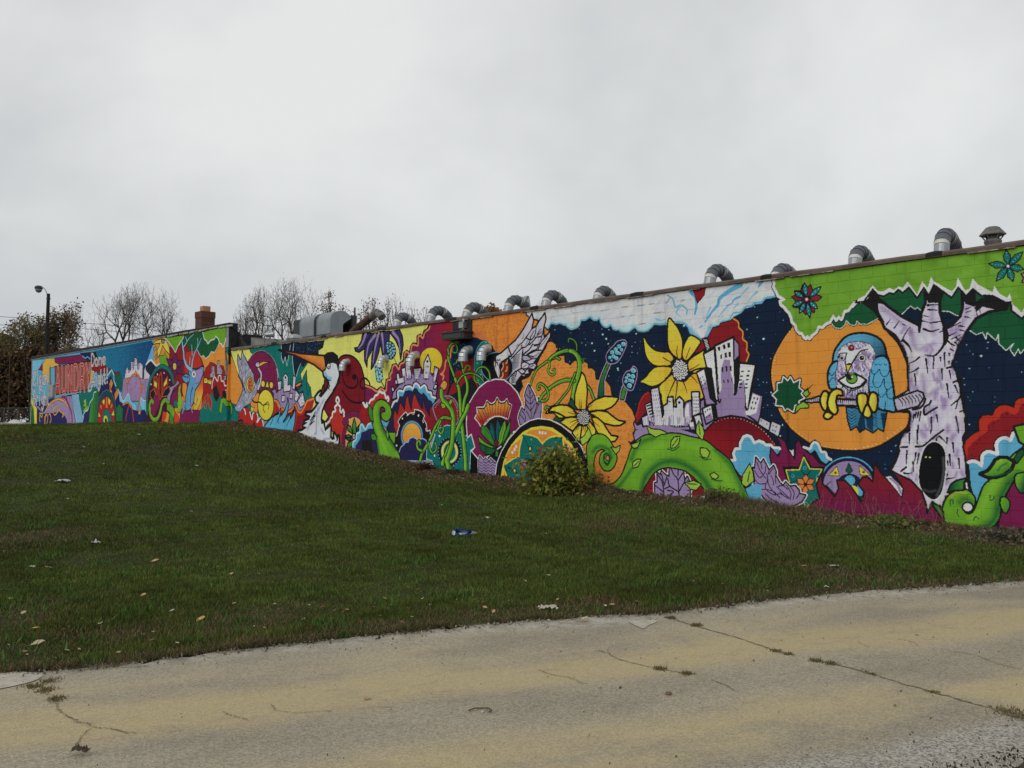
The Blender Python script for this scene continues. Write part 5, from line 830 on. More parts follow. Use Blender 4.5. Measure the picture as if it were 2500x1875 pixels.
# ================================================================ helpers
def tag(o, label=None, cat=None, group=None, kind=None):
    if label: o['label'] = label
    if cat: o['category'] = cat
    if group: o['group'] = group
    if kind: o['kind'] = kind
    return o
def link(o, parent=None):
    COL.objects.link(o)
    if parent: o.parent = parent
    return o
def empty(name, loc=(0, 0, 0), rz=0, parent=None):
    o = bpy.data.objects.new(name, None); o.location = loc; o.rotation_euler = (0, 0, rz); o.empty_display_size = .2
    return link(o, parent)
def mesh(name, V, Fc, mat=None, parent=None, sm=False, tint=None, loc=None):
    """V (n,3), Fc list of faces or (m,3|4) array"""
    me = bpy.data.meshes.new(name)
    V = np.asarray(V, np.float32)
    if isinstance(Fc, np.ndarray):
        k = Fc.shape[1]
        me.vertices.add(len(V)); me.vertices.foreach_set('co', V.ravel())
        me.loops.add(Fc.size); me.loops.foreach_set('vertex_index', Fc.astype(np.int32).ravel())
        me.polygons.add(len(Fc)); me.polygons.foreach_set('loop_start', np.arange(0, Fc.size, k, dtype=np.int32))
        try: me.polygons.foreach_set('loop_total', np.full(len(Fc), k, np.int32))
        except Exception: pass
    else: me.from_pydata([tuple(map(float, v)) for v in V], [], Fc)
    if tint is not None:
        a = me.color_attributes.new('tint', 'FLOAT_COLOR', 'POINT')
        t = np.ones((len(V), 4), np.float32); t[:, :3] = tint; a.data.foreach_set('color', t.ravel())
    me.update(calc_edges=True); me.validate()
    if sm: me.polygons.foreach_set('use_smooth', np.ones(len(me.polygons), bool))
    if mat: me.materials.append(mat)
    o = bpy.data.objects.new(name, me)
    if loc is not None: o.location = loc
    return link(o, parent)
class MB:
    def __init__(s): s.v = []; s.f = []; s.n = 0
    def add(s, V, Fc):
        s.v.append(np.asarray(V, float)); s.f += [tuple(i + s.n for i in f) for f in Fc]; s.n += len(V); return s
    def box(s, a, b, bev=0):
        (x0, y0, z0), (x1, y1, z1) = a, b
        V = [(x, y, z) for z in (z0, z1) for x, y in ((x0, y0), (x1, y0), (x1, y1), (x0, y1))]
        return s.add(V, [(3, 2, 1, 0), (4, 5, 6, 7), (0, 1, 5, 4), (1, 2, 6, 5), (2, 3, 7, 6), (3, 0, 4, 7)])
    def tube(s, P, r, n=12, cap=True):
        P = [Vector(p) for p in P]; r = r if isinstance(r, (list, tuple)) else [r] * len(P)
        V = []; up = Vector((0, 0, 1))
        t0 = (P[1] - P[0]).normalized(); side = t0.cross(up)
        if side.length < .1: side = t0.cross(Vector((0, 1, 0)))
        side.normalize()
        for i, p in enumerate(P):
            t = (P[min(i + 1, len(P) - 1)] - P[max(i - 1, 0)]).normalized()
            side = (side - t * side.dot(t)).normalized(); b = t.cross(side)
            for k in range(n):
                a = 2 * math.pi * k / n; V.append(p + (side * math.cos(a) + b * math.sin(a)) * r[i])
        Fc = [(i * n + k, i * n + (k + 1) % n, (i + 1) * n + (k + 1) % n, (i + 1) * n + k) for i in range(len(P) - 1) for k in range(n)]
        if cap: Fc += [tuple(range(n))[::-1], tuple(range((len(P) - 1) * n, len(P) * n))]
        return s.add([tuple(v) for v in V], Fc)
    def build(s, name, mat, parent=None, sm=False, loc=None):
        return mesh(name, np.vstack(s.v), s.f, mat, parent, sm, loc=loc)
def mat(name, col, rough=.7, metal=0, noise=0, nscale=8, bump=0, bscale=30, col2=None, spec=.3):
    m = bpy.data.materials.new(name); m.use_nodes = True; t = m.node_tree; b = t.nodes['Principled BSDF']
    b.inputs['Roughness'].default_value = rough; b.inputs['Metallic'].default_value = metal
    b.inputs['Specular IOR Level'].default_value = spec
    b.inputs['Base Color'].default_value = (*col, 1)
    if noise or col2:
        tcn = t.nodes.new('ShaderNodeTexCoord'); nn = t.nodes.new('ShaderNodeTexNoise'); nn.inputs['Scale'].default_value = nscale; nn.inputs['Detail'].default_value = 6
        rp = t.nodes.new('ShaderNodeValToRGB'); c2 = col2 or tuple(c * (1 - noise) for c in col)
        rp.color_ramp.elements[0].position = .35; rp.color_ramp.elements[1].position = .65
        rp.color_ramp.elements[0].color = (*c2, 1); rp.color_ramp.elements[1].color = (*(col if col2 else tuple(min(1, c * (1 + noise)) for c in col)), 1)
        t.links.new(tcn.outputs['Object'], nn.inputs[0]); t.links.new(nn.outputs[0], rp.inputs[0]); t.links.new(rp.outputs[0], b.inputs['Base Color'])
    if bump:
        tcn = t.nodes.new('ShaderNodeTexCoord'); nb = t.nodes.new('ShaderNodeTexNoise'); nb.inputs['Scale'].default_value = bscale; nb.inputs['Detail'].default_value = 5
        bp = t.nodes.new('ShaderNodeBump'); bp.inputs['Strength'].default_value = bump; bp.inputs['Distance'].default_value = .02
        t.links.new(tcn.outputs['Object'], nb.inputs[0]); t.links.new(nb.outputs[0], bp.inputs['Height']); t.links.new(bp.outputs[0], b.inputs['Normal'])
    return m
def tintmat(name, rough=.7, trans=.25):
    m = bpy.data.materials.new(name); m.use_nodes = True; t = m.node_tree; b = t.nodes['Principled BSDF']
    a = t.nodes.new('ShaderNodeAttribute'); a.attribute_name = 'tint'
    b.inputs['Roughness'].default_value = rough; b.inputs['Specular IOR Level'].default_value = .05
    t.links.new(a.outputs['Color'], b.inputs['Base Color'])
    if trans:
        tr = t.nodes.new('ShaderNodeBsdfTranslucent'); mx = t.nodes.new('ShaderNodeMixShader'); mx.inputs[0].default_value = trans
        t.links.new(a.outputs['Color'], tr.inputs[0]); t.links.new(b.outputs[0], mx.inputs[1]); t.links.new(tr.outputs[0], mx.inputs[2]); t.links.new(mx.outputs[0], t.nodes['Material Output'].inputs[0])
    return m
def copy_tree(o, parent=None):
    c = o.copy(); COL.objects.link(c); c.parent = parent
    for ch in o.children: copy_tree(ch, c)
    return c
def wl(s, m, z):
    """wall coordinates -> world: s along the wall, m metres in front of it (behind if negative), z up"""
    return (F0[0] - s * DX + m * NX, F0[1] - s * DY + m * NY, z)
rng = np.random.RandomState(11)

# ================================================================ ground shape
HS = np.array([-90, -70, -63, -57, -53, -51.8, -40, -29.2, -24.85, -21.95, -19.47, -16.76, -12.45, -8.77, -5.08, -3.9, 40])
HZ = np.array([2.1, 1.98, 1.86, 1.70, 1.66, 1.72, 1.78, 1.74, 1.36, .92, .64, .35, .15, .07, -.06, -.12, -.12])
EX = np.array([-40, -20, -10, -6, -3.34, -3.04, -2.02, -.4, 1.39, 2.6, 5.37, 12, 40])
EY = np.array([-8.8, -1.1, 2.9, 4.7, 5.76, 5.81, 6.35, 7.13, 7.66, 8.32, 9.21, 11.9, 23])
def edge_y(x): return np.interp(x, EX, EY)
def sm_of(x, y): return -(x * DX + y * DY), WD - (x * DY - y * DX)
_ph = rng.uniform(0, 6.28, (24, 2)); _fr = rng.normal(0, 1, (24, 2))
def nz(x, y, f):
    """cheap smooth noise, about -1..1"""
    r = 0
    for i in range(24):
        r = r + np.sin(x * _fr[i, 0] * f + y * _fr[i, 1] * f + _ph[i, 0])
    return r / 4.0
def ground_z(x, y):
    x = np.asarray(x, float); y = np.asarray(y, float)
    s, m = sm_of(x, y)
    r = np.maximum((y - edge_y(x)) * .94, 0)
    q = r / (r + np.maximum(m, 0) + .01)
    q = np.where(m < 0, 1, q)
    h = np.interp(s, HS, HZ) * q ** .9
    h = h + .025 * nz(x, y, .9) * np.clip(r / 2, 0, 1) * np.clip(q * 3, 0, 1)
    h = h + .012 * np.clip(r / .3, 0, 1)
    # the strip before the wall rises a touch, with dead leaves banked against it
    h = h + .05 * np.exp(-(m / .5) ** 2) * (np.abs(m) < 2) * (s < 3)
    return np.where(r <= 0, -.03, h)

# ================================================================ terrain sheet
rad = np.concatenate([[0.3], np.geomspace(1.0, 90, 190), [130, 200, 400, 900, 2500]])
ang = np.linspace(0, 2 * math.pi, 361)[:-1]
A, Rr = np.meshgrid(ang, rad)
X, Y_ = Rr * np.sin(A), Rr * np.cos(A)
Zt = ground_z(X, Y_)
Zt = np.where(Rr > 130, 2.0, Zt) * np.where(Y_ > 0, 1, 0) + np.where(Y_ <= 0, np.where(Rr > 130, 0, Zt), 0)
nr, na = X.shape
V = np.stack([X, Y_, Zt], -1).reshape(-1, 3)
i, j = np.meshgrid(np.arange(nr - 1), np.arange(na), indexing='ij'); j2 = (j + 1) % na
Fc = np.stack([i * na + j, (i + 1) * na + j, (i + 1) * na + j2, i * na + j2], -1).reshape(-1, 4)
Fc = Fc[:, ::-1]
soil = bpy.data.materials.new('lawn_soil'); soil.use_nodes = True; t = soil.node_tree; b = t.nodes['Principled BSDF']; b.inputs['Roughness'].default_value = .95; b.inputs['Specular IOR Level'].default_value = .1
tcn = t.nodes.new('ShaderNodeTexCoord'); na1 = t.nodes.new('ShaderNodeTexNoise'); na1.inputs['Scale'].default_value = .9; na1.inputs['Detail'].default_value = 8; na1.inputs['Roughness'].default_value = .65
nb1 = t.nodes.new('ShaderNodeTexNoise'); nb1.inputs['Scale'].default_value = 22; nb1.inputs['Detail'].default_value = 4
rp = t.nodes.new('ShaderNodeValToRGB'); E_ = rp.color_ramp.elements; E_[0].position = .34; E_[0].color = (.075, .062, .034, 1); E_[1].position = .6; E_[1].color = (.05, .072, .022, 1)
x_ = rp.color_ramp.elements.new(.46); x_.color = (.038, .046, .018, 1)
mx = t.nodes.new('ShaderNodeMixRGB'); mx.blend_type = 'MULTIPLY'; mx.inputs[0].default_value = .6
bp = t.nodes.new('ShaderNodeBump'); bp.inputs['Strength'].default_value = .6; bp.inputs['Distance'].default_value = .03
for nn in (na1, nb1): t.links.new(tcn.outputs['Object'], nn.inputs[0])
t.links.new(na1.outputs[0], rp.inputs[0]); t.links.new(rp.outputs[0], mx.inputs[1]); t.links.new(nb1.outputs[0], mx.inputs[2]); t.links.new(mx.outputs[0], b.inputs['Base Color']); t.links.new(nb1.outputs[0], bp.inputs['Height']); t.links.new(bp.outputs[0], b.inputs['Normal'])
tag(mesh('ground', V, Fc, soil, sm=True), kind='structure')

# ================================================================ road
RA = np.array([-3.34, 5.76]); RD_ = np.array([8.71, 3.45]); RD_ = RD_ / np.linalg.norm(RD_); RN_ = np.array([RD_[1], -RD_[0]])
rot_r = math.atan2(RD_[1], RD_[0])
def rl(x, y):
    p = np.stack([np.asarray(x, float) - RA[0], np.asarray(y, float) - RA[1]], -1); return p @ RD_, -(p @ RN_)
def road_mat():
    m = bpy.data.materials.new('worn_asphalt'); m.use_nodes = True; t = m.node_tree; N_ = t.nodes; Lk = t.links.new; b = N_['Principled BSDF']; b.inputs['Roughness'].default_value = .9; b.inputs['Specular IOR Level'].default_value = .2
    tc_ = N_.new('ShaderNodeTexCoord'); sp = N_.new('ShaderNodeSeparateXYZ'); Lk(tc_.outputs['Object'], sp.inputs[0])
    def noise(sc, det=5, ro=.6, stretch=None):
        n = N_.new('ShaderNodeTexNoise'); n.inputs['Scale'].default_value = sc; n.inputs['Detail'].default_value = det; n.inputs['Roughness'].default_value = ro
        if stretch:
            mp_ = N_.new('ShaderNodeMapping'); mp_.inputs['Scale'].default_value = stretch; Lk(tc_.outputs['Object'], mp_.inputs[0]); Lk(mp_.outputs[0], n.inputs[0])
        else: Lk(tc_.outputs['Object'], n.inputs[0])
        return n.outputs[0]
    def M(op, a, b_=None, c_=None, clamp=False):
        n = N_.new('ShaderNodeMath'); n.operation = op; n.use_clamp = clamp
        for k, q in enumerate((a, b_, c_)):
            if q is None: continue
            if isinstance(q, (int, float)): n.inputs[k].default_value = q
            else: Lk(q, n.inputs[k])
        return n.outputs[0]
    def ss(x, a, b_):
        n = N_.new('ShaderNodeMapRange'); n.interpolation_type = 'SMOOTHSTEP'; n.inputs[1].default_value = a; n.inputs[2].default_value = b_; Lk(x, n.inputs[0]); return n.outputs[0]
    def mixc(f, a, b_, bt='MIX'):
        n = N_.new('ShaderNodeMixRGB'); n.blend_type = bt
        for k, q in enumerate((f, a, b_)):
            if isinstance(q, tuple): n.inputs[k].default_value = (*q, 1)
            elif isinstance(q, (int, float)): n.inputs[k].default_value = q
            else: Lk(q, n.inputs[k])
        return n.outputs[0]
    wob = noise(.55, 3, .5, (1, 1, 1)); c = M('ADD', M('MULTIPLY', sp.outputs[1], -1), M('MULTIPLY', M('SUBTRACT', wob, .5), .75))
    fine = noise(60, 4, .7); med = noise(5, 6, .65, (.45, 1, 1)); big = noise(1.1, 4, .55, (.5, 1, 1))
    base = mixc(ss(big, .35, .65), (.282, .248, .186), (.35, .308, .226))
    s1 = M('MULTIPLY', ss(c, .78, 1.18), M('SUBTRACT', 1, ss(c, 1.42, 1.78)))
    s2 = M('MULTIPLY', M('MULTIPLY', ss(c, 2.1, 2.6), M('SUBTRACT', 1, ss(c, 2.9, 3.15))), M('MULTIPLY', ss(big, .36, .62), .85))
    s3 = M('MULTIPLY', M('MULTIPLY', ss(c, .35, .7), M('SUBTRACT', 1, ss(c, .9, 1.1))), M('MULTIPLY', ss(big, .4, .62), .4))
    sand = M('MAXIMUM', M('MULTIPLY', s1, .82), M('MAXIMUM', s2, s3))
    sand = M('MULTIPLY', sand, ss(noise(9, 6, .7), .18, .46))
    base = mixc(sand, base, (.46, .37, .205))
    gs = ss(c, 3.0, 3.3)
    base = mixc(M('MULTIPLY', M('MULTIPLY', M('SUBTRACT', 1, ss(c, .02, .26)), ss(noise(7, 5), .38, .56)), .8), base, (.46, .425, .36))
    base = mixc(gs, base, (.33, .305, .26))
    base = mixc(M('MULTIPLY', M('SUBTRACT', 1, ss(med, .36, .47)), .22), base, (.22, .19, .15))
    # aggregate: light and dark grains, sharper where the binder has worn off
    v = N_.new('ShaderNodeTexVoronoi'); v.inputs['Scale'].default_value = 95; Lk(tc_.outputs['Object'], v.inputs[0])
    gv = N_.new('ShaderNodeSeparateColor'); Lk(v.outputs['Color'], gv.inputs[0])
    grain = M('ADD', M('MULTIPLY', M('SUBTRACT', gv.outputs[0], .5), M('ADD', .52, M('MULTIPLY', gs, .55))), 1)
    grain = M('ADD', M('MULTIPLY', M('SUBTRACT', grain, 1), M('SUBTRACT', 1, M('MULTIPLY', sand, .6))), 1)
    mm = N_.new('ShaderNodeMixRGB'); mm.blend_type = 'MULTIPLY'; mm.inputs[0].default_value = 1; Lk(base, mm.inputs[1]); cb = N_.new('ShaderNodeCombineColor')
    for k in range(3): Lk(grain, cb.inputs[k])
    Lk(cb.outputs[0], mm.inputs[2])
    v2 = N_.new('ShaderNodeTexVoronoi'); v2.inputs['Scale'].default_value = 17; Lk(tc_.outputs['Object'], v2.inputs[0])
    spk = M('MULTIPLY', M('LESS_THAN', v2.outputs['Distance'], M('ADD', .08, M('MULTIPLY', gs, .12))), ss(noise(2.3, 2), .5, .66))
    out = mixc(M('MULTIPLY', spk, .7), mm.outputs[0], (.10, .085, .06))
    Lk(out, b.inputs['Base Color'])
    bp_ = N_.new('ShaderNodeBump'); bp_.inputs['Strength'].default_value = .55; bp_.inputs['Distance'].default_value = .006
    Lk(M('ADD', v.outputs['Distance'], M('MULTIPLY', fine, .6)), bp_.inputs['Height']); Lk(bp_.outputs[0], b.inputs['Normal'])
    return m
m_road = road_mat()
xs = np.concatenate([np.linspace(-38, -6, 60), np.arange(-6, 14, .05), np.linspace(14, 38, 60)])
ed = edge_y(xs) + .05 * nz(xs, xs * .3, 3.1) + .045 * nz(xs * 1.7, xs, 11) + .015 * nz(xs, xs, 40)
al, ac = rl(xs, ed)
near_al = al; near_ac = np.full_like(al, -3.75) + .12 * nz(al, al, 1.3) + .05 * nz(al, al, 6)
cols = 14
V = []; 
for k in range(cols + 1):
    f = k / cols
    V.append(np.stack([al * (1 - f) + near_al * f, ac * (1 - f) + near_ac * f, np.full_like(al, .0)], 1))
top = np.stack(V, 0)
skirt = top[0].copy(); skirt[:, 2] = -.09; skirt2 = top[-1].copy(); skirt2[:, 2] = -.09
allv = np.concatenate([skirt[None], top, skirt2[None]], 0); n1_, n2_ = allv.shape[:2]
i, j = np.meshgrid(np.arange(n1_ - 1), np.arange(n2_ - 1), indexing='ij')
Fc = np.stack([i * n2_ + j, (i + 1) * n2_ + j, (i + 1) * n2_ + j + 1, i * n2_ + j + 1], -1).reshape(-1, 4)
road = mesh('road', allv.reshape(-1, 3), Fc, m_road); road.location = (RA[0], RA[1], 0); road.rotation_euler = (0, 0, rot_r); tag(road, kind='structure')
# near verge: dark earth at the photographer's feet
m_earth = mat('dark_earth', (.09, .07, .045), .95, col2=(.035, .03, .02), nscale=9, bump=.8, bscale=25)
xs2 = np.linspace(-34, 40, 500); k1 = -3.5 + .12 * nz(xs2, xs2, 1.9) + .05 * nz(xs2, xs2, 8); 
rows = [np.stack([xs2, k1 - d, np.full_like(xs2, z)], 1) for d, z in ((0, .003), (.1, .02), (.4, .03), (1.2, .03), (6, .03), (14, .0))]
allv = np.concatenate(rows); n2_ = len(xs2); i, j = np.meshgrid(np.arange(5), np.arange(n2_ - 1), indexing='ij')
Fc = np.stack([i * n2_ + j, (i + 1) * n2_ + j, (i + 1) * n2_ + j + 1, i * n2_ + j + 1], -1).reshape(-1, 4)
vg = mesh('verge', allv, Fc, m_earth); vg.location = (RA[0], RA[1], 0); vg.rotation_euler = (0, 0, rot_r); tag(vg, kind='structure')
def strip(name, px, w, m_, z=.004, seed=0, kind='structure'):
    """ragged crack or stain laid on the road along photographed points"""
    rg = np.random.RandomState(seed); p = pts(px); q = smooth(p, False, 10)
    x, y = to_plane(q[:, 0], q[:, 1]); P = np.stack([x, y], 1)
    d = np.gradient(P, axis=0); d /= np.linalg.norm(d, axis=1)[:, None] + 1e-9; nn = np.stack([-d[:, 1], d[:, 0]], 1)
    P = P + nn * rg.normal(0, .006, (len(P), 1))
    taper = np.minimum(1, np.minimum(np.arange(len(P)), np.arange(len(P))[::-1]) / 4 + .15)[:, None]
    hw_ = w * .5 * taper * rg.uniform(.35, 1.4, (len(P), 1))
    V = np.vstack([np.c_[P + nn * hw_, np.full(len(P), z)], np.c_[P - nn * hw_, np.full(len(P), z)]]); n = len(P)
    return V, [(k, k + 1, n + k + 1, n + k) for k in range(n - 1)]
m_crack = mat('crack_dirt', (.20, .17, .11), .95, noise=.3, nscale=30)
PAN.update(Q3=(0, 1500, 4.424), Q5=(1800, 1250, 3.16), Q6=(1900, 1500, 3.687), Q7=(500, 1450, 2.765), Q8=(1200, 1450, 2.765), Q4=(1000, 1200, 3.687), Q2=(0, 1100, 3.16))
CR = [("Q5:560,1145 700,1165 1000,1240 1220,1310 1510,1390 1900,1500 2150,1560 2212,1590 2500,1680", .022), ("Q8:1200,160 1350,210 1600,280 1850,360 1950,395 2010,412", .022), ("Q8:700,375 780,400 870,445 1100,500 1200,520 1330,542", .014), ("Q8:1480,580 1560,610 1680,670", .012), ("Q8:310,510 420,550 540,570 600,600 660,612", .009), ("Q6:1050,220 1150,235 1240,262", .010), ("Q6:1500,320 1640,345 1780,370 1900,420 2050,465 2212,500", .010), ("Q6:700,240 760,270 830,300", .008),
      ("Q3:480,830 600,920 620,1000 650,1050 750,1110 850,1165 940,1180 1010,1222 1200,1240 1360,1275 1480,1290", .012), ("Q3:1000,1230 920,1280 870,1330 850,1400 865,1480", .010), ("Q3:1260,580 1400,575 1500,565 1640,560", .014), ("Q3:1780,1285 1900,1262 2000,1258", .006), ("Q7:120,790 200,830 330,860", .010), ("Q7:440,740 480,785 620,805 760,795 880,790", .007), ("Q7:1180,610 1300,590", .006), ("Q7:1300,765 1150,770 1000,775", .006), ("Q8:390,845 470,900", .008), ("Q8:1240,915 1420,885", .010), ("Q6:900,160 1060,120", .006)]
for k, (t_, w_) in enumerate(CR):
    V, f_ = strip('crack', t_, w_ * .75, None, seed=k); tag(mesh('road_crack', V, f_, m_crack), kind='structure')
# pale worn patches at the ragged edge
m_pale = mat('pale_concrete', (.43, .39, .32), .9, noise=.15, nscale=14, bump=.4, bscale=60)
for t_, seed in (("Q8:925,188 960,182 1110,180 1100,200 1060,215 1030,236 990,225 950,205", 1), ("Q3:-60,650 60,640 200,625 330,635 460,650 420,700 300,745 150,780 0,810 -80,820", 2)):
    p = smooth(pts(t_), True, 4); x, y = to_plane(p[:, 0], p[:, 1]); V = np.c_[x, y, np.full(len(x), .005)]
    tag(mesh('pavement_patch', V, [tuple(range(len(x)))], m_pale), kind='structure')

# ================================================================ painted walls
img = bpy.data.images.new('mural', IW, IH, float_buffer=True); img.colorspace_settings.name = 'Non-Color'
buf = np.ones((IH, IW, 4), np.float32)
gr = np.random.RandomState(8)
buf[..., :3] = CV * (1 + gr.normal(0, .035, (IH, IW, 1)).astype(np.float32))
img.pixels.foreach_set(np.clip(buf, 0, 1).ravel()); img.update()
try: img.pack()
except Exception: pass
wall_frame = empty('low_building', (F0[0], F0[1], 0), WROT)
tag(wall_frame, 'long low flat-roofed block building with the owl, sunflower and green vine mural', 'building')
tall = empty('tall_building', (F0[0], F0[1], 0), WROT)
tag(tall, 'taller block building at the far end with the laundry lettering and antlered deer mural', 'building')
def mural_mat():
    m = bpy.data.materials.new('mural_paint'); m.use_nodes = True; t = m.node_tree; N_ = t.nodes; Lk = t.links.new; b = N_['Principled BSDF']
    b.inputs['Roughness'].default_value = .7; b.inputs['Specular IOR Level'].default_value = .06
    tc_ = N_.new('ShaderNodeTexCoord'); tc_.object = wall_frame
    sp = N_.new('ShaderNodeSeparateXYZ'); Lk(tc_.outputs['Object'], sp.inputs[0])
    def mr(o, a, b_):
        n = N_.new('ShaderNodeMapRange'); n.clamp = False; n.inputs[1].default_value = a; n.inputs[2].default_value = b_; Lk(o, n.inputs[0]); return n.outputs[0]
    cb = N_.new('ShaderNodeCombineXYZ'); Lk(mr(sp.outputs[0], S0, S1), cb.inputs[0]); Lk(mr(sp.outputs[2], Z0, Z1), cb.inputs[1])
    ti = N_.new('ShaderNodeTexImage'); ti.image = img; ti.extension = 'EXTEND'; ti.interpolation = 'Linear'; Lk(cb.outputs[0], ti.inputs[0])
    n1 = N_.new('ShaderNodeTexNoise'); n1.inputs['Scale'].default_value = 1.3; n1.inputs['Detail'].default_value = 9; n1.inputs['Roughness'].default_value = .7; Lk(tc_.outputs['Object'], n1.inputs[0])
    r1 = N_.new('ShaderNodeValToRGB'); r1.color_ramp.elements[0].position = .3; r1.color_ramp.elements[0].color = (.84, .83, .80, 1); r1.color_ramp.elements[1].position = .6; r1.color_ramp.elements[1].color = (1.0, 1.0, 1.0, 1); Lk(n1.outputs[0], r1.inputs[0])
    mx = N_.new('ShaderNodeMixRGB'); mx.blend_type = 'MULTIPLY'; mx.inputs[0].default_value = 1; Lk(ti.outputs[0], mx.inputs[1]); Lk(r1.outputs[0], mx.inputs[2])
    ms_ = N_.new('ShaderNodeMapping'); ms_.inputs['Scale'].default_value = (3.2, 1, .22); Lk(tc_.outputs['Object'], ms_.inputs[0]); ns_ = N_.new('ShaderNodeTexNoise'); ns_.inputs['Scale'].default_value = 1.6; ns_.inputs['Detail'].default_value = 8; Lk(ms_.outputs[0], ns_.inputs[0])
    rs_ = N_.new('ShaderNodeValToRGB'); rs_.color_ramp.elements[0].position = .28; rs_.color_ramp.elements[0].color = (.72, .70, .66, 1); rs_.color_ramp.elements[1].position = .42; rs_.color_ramp.elements[1].color = (1, 1, 1, 1); Lk(ns_.outputs[0], rs_.inputs[0])
    mst = N_.new('ShaderNodeMixRGB'); mst.blend_type = 'MULTIPLY'; mst.inputs[0].default_value = 1; Lk(mx.outputs[0], mst.inputs[1]); Lk(rs_.outputs[0], mst.inputs[2]); mx = mst
    # chips and grime in the top courses and at the foot
    n2 = N_.new('ShaderNodeTexNoise'); n2.inputs['Scale'].default_value = 9; n2.inputs['Detail'].default_value = 7; n2.inputs['Roughness'].default_value = .75; Lk(tc_.outputs['Object'], n2.inputs[0])
    r2 = N_.new('ShaderNodeValToRGB'); r2.color_ramp.elements[0].position = .70; r2.color_ramp.elements[0].color = (0, 0, 0, 1); r2.color_ramp.elements[1].position = .76; r2.color_ramp.elements[1].color = (1, 1, 1, 1); Lk(n2.outputs[0], r2.inputs[0])
    mx2 = N_.new('ShaderNodeMixRGB'); Lk(r2.outputs[0], mx2.inputs[0]); Lk(mx.outputs[0], mx2.inputs[1]); mx2.inputs[2].default_value = (.16, .14, .12, 1)
    Lk(mx2.outputs[0], b.inputs['Base Color'])
    nb = N_.new('ShaderNodeTexNoise'); nb.inputs['Scale'].default_value = 45; nb.inputs['Detail'].default_value = 4; Lk(tc_.outputs['Object'], nb.inputs[0])
    bp_ = N_.new('ShaderNodeBump'); bp_.inputs['Strength'].default_value = .35; bp_.inputs['Distance'].default_value = .006; Lk(nb.outputs[0], bp_.inputs['Height']); Lk(bp_.outputs[0], b.inputs['Normal'])
    return m
m_mural = mural_mat()
m_block = mat('bare_block', (.34, .32, .29), .9, noise=.15, nscale=3, bump=.3)
BW, BH, BT, JT = .4064, .2032, .03, .008
def block_verts(w, h, b=.003):
    x0, x1, z0, z1 = JT / 2, w - JT / 2, JT / 2, h - JT / 2
    V = [(x0, 0, z0), (x1, 0, z0), (x1, 0, z1), (x0, 0, z1), (x0, -BT + b, z0), (x1, -BT + b, z0), (x1, -BT + b, z1), (x0, -BT + b, z1),
         (x0 + b, -BT, z0 + b), (x1 - b, -BT, z0 + b), (x1 - b, -BT, z1 - b), (x0 + b, -BT, z1 - b)]
    Fc = [(8, 9, 10, 11)]
    for a, c in ((0, 4), (4, 8)):
        for k in range(4): Fc.append((a + k, a + (k + 1) % 4, c + (k + 1) % 4, c + k))
    return np.array(V), Fc
def block_wall(parent, s0, s1, z0, z1, yb, key, limit=300):
    """yb: local y of the block faces; the mortar bed lies 5 mm behind them"""
    w = MB(); w.box((s0, yb + .0055, z0 - .3), (s1, yb + .25, z1)); wall = w.build('wall', m_mural, parent)
    BV, BF = block_verts(BW, BH); me = None
    cells = []
    nrow = int((z1 - z0) / BH)
    for r in range(nrow):
        z = z1 - (r + 1) * BH; off = (r % 2) * BW / 2; x = s1 - off
        if off: cells.append((s1 - off, z, off))
        while x - BW > s0 - .01:
            x -= BW; cells.append((x, z, BW))
        if x - s0 > .08: cells.append((s0, z, x - s0))
    cells.sort(key=key)
    full = [c for c in cells if c[2] == BW][:limit]; rest = [c for c in cells if c not in set(full)]
    rg = np.random.RandomState(5)
    for x, z, w_ in full:
        if me is None:
            o = mesh('block', BV, BF, m_mural, wall); me = o.data
        else:
            o = bpy.data.objects.new('block', me); link(o, wall)
        o.location = (x, yb + BT + rg.uniform(-.0012, .0012), z); o.rotation_euler = (rg.normal(0, .002), rg.normal(0, .0008), rg.normal(0, .0015))
    m_ = MB()
    for x, z, w_ in rest:
        V, f_ = block_verts(w_, BH); m_.add(V + [x, yb + BT + rg.uniform(-.001, .001), z], f_)
    o = m_.build('block_courses', m_mural, wall); o['kind'] = 'stuff'
    return wall
block_wall(wall_frame, -29.38, 3.2, -.36, 4.40, 0.0, lambda c: -c[0])
block_wall(tall, -51.8, -29.38, 1.05, 5.31, -FARJOG, lambda c: -c[0])

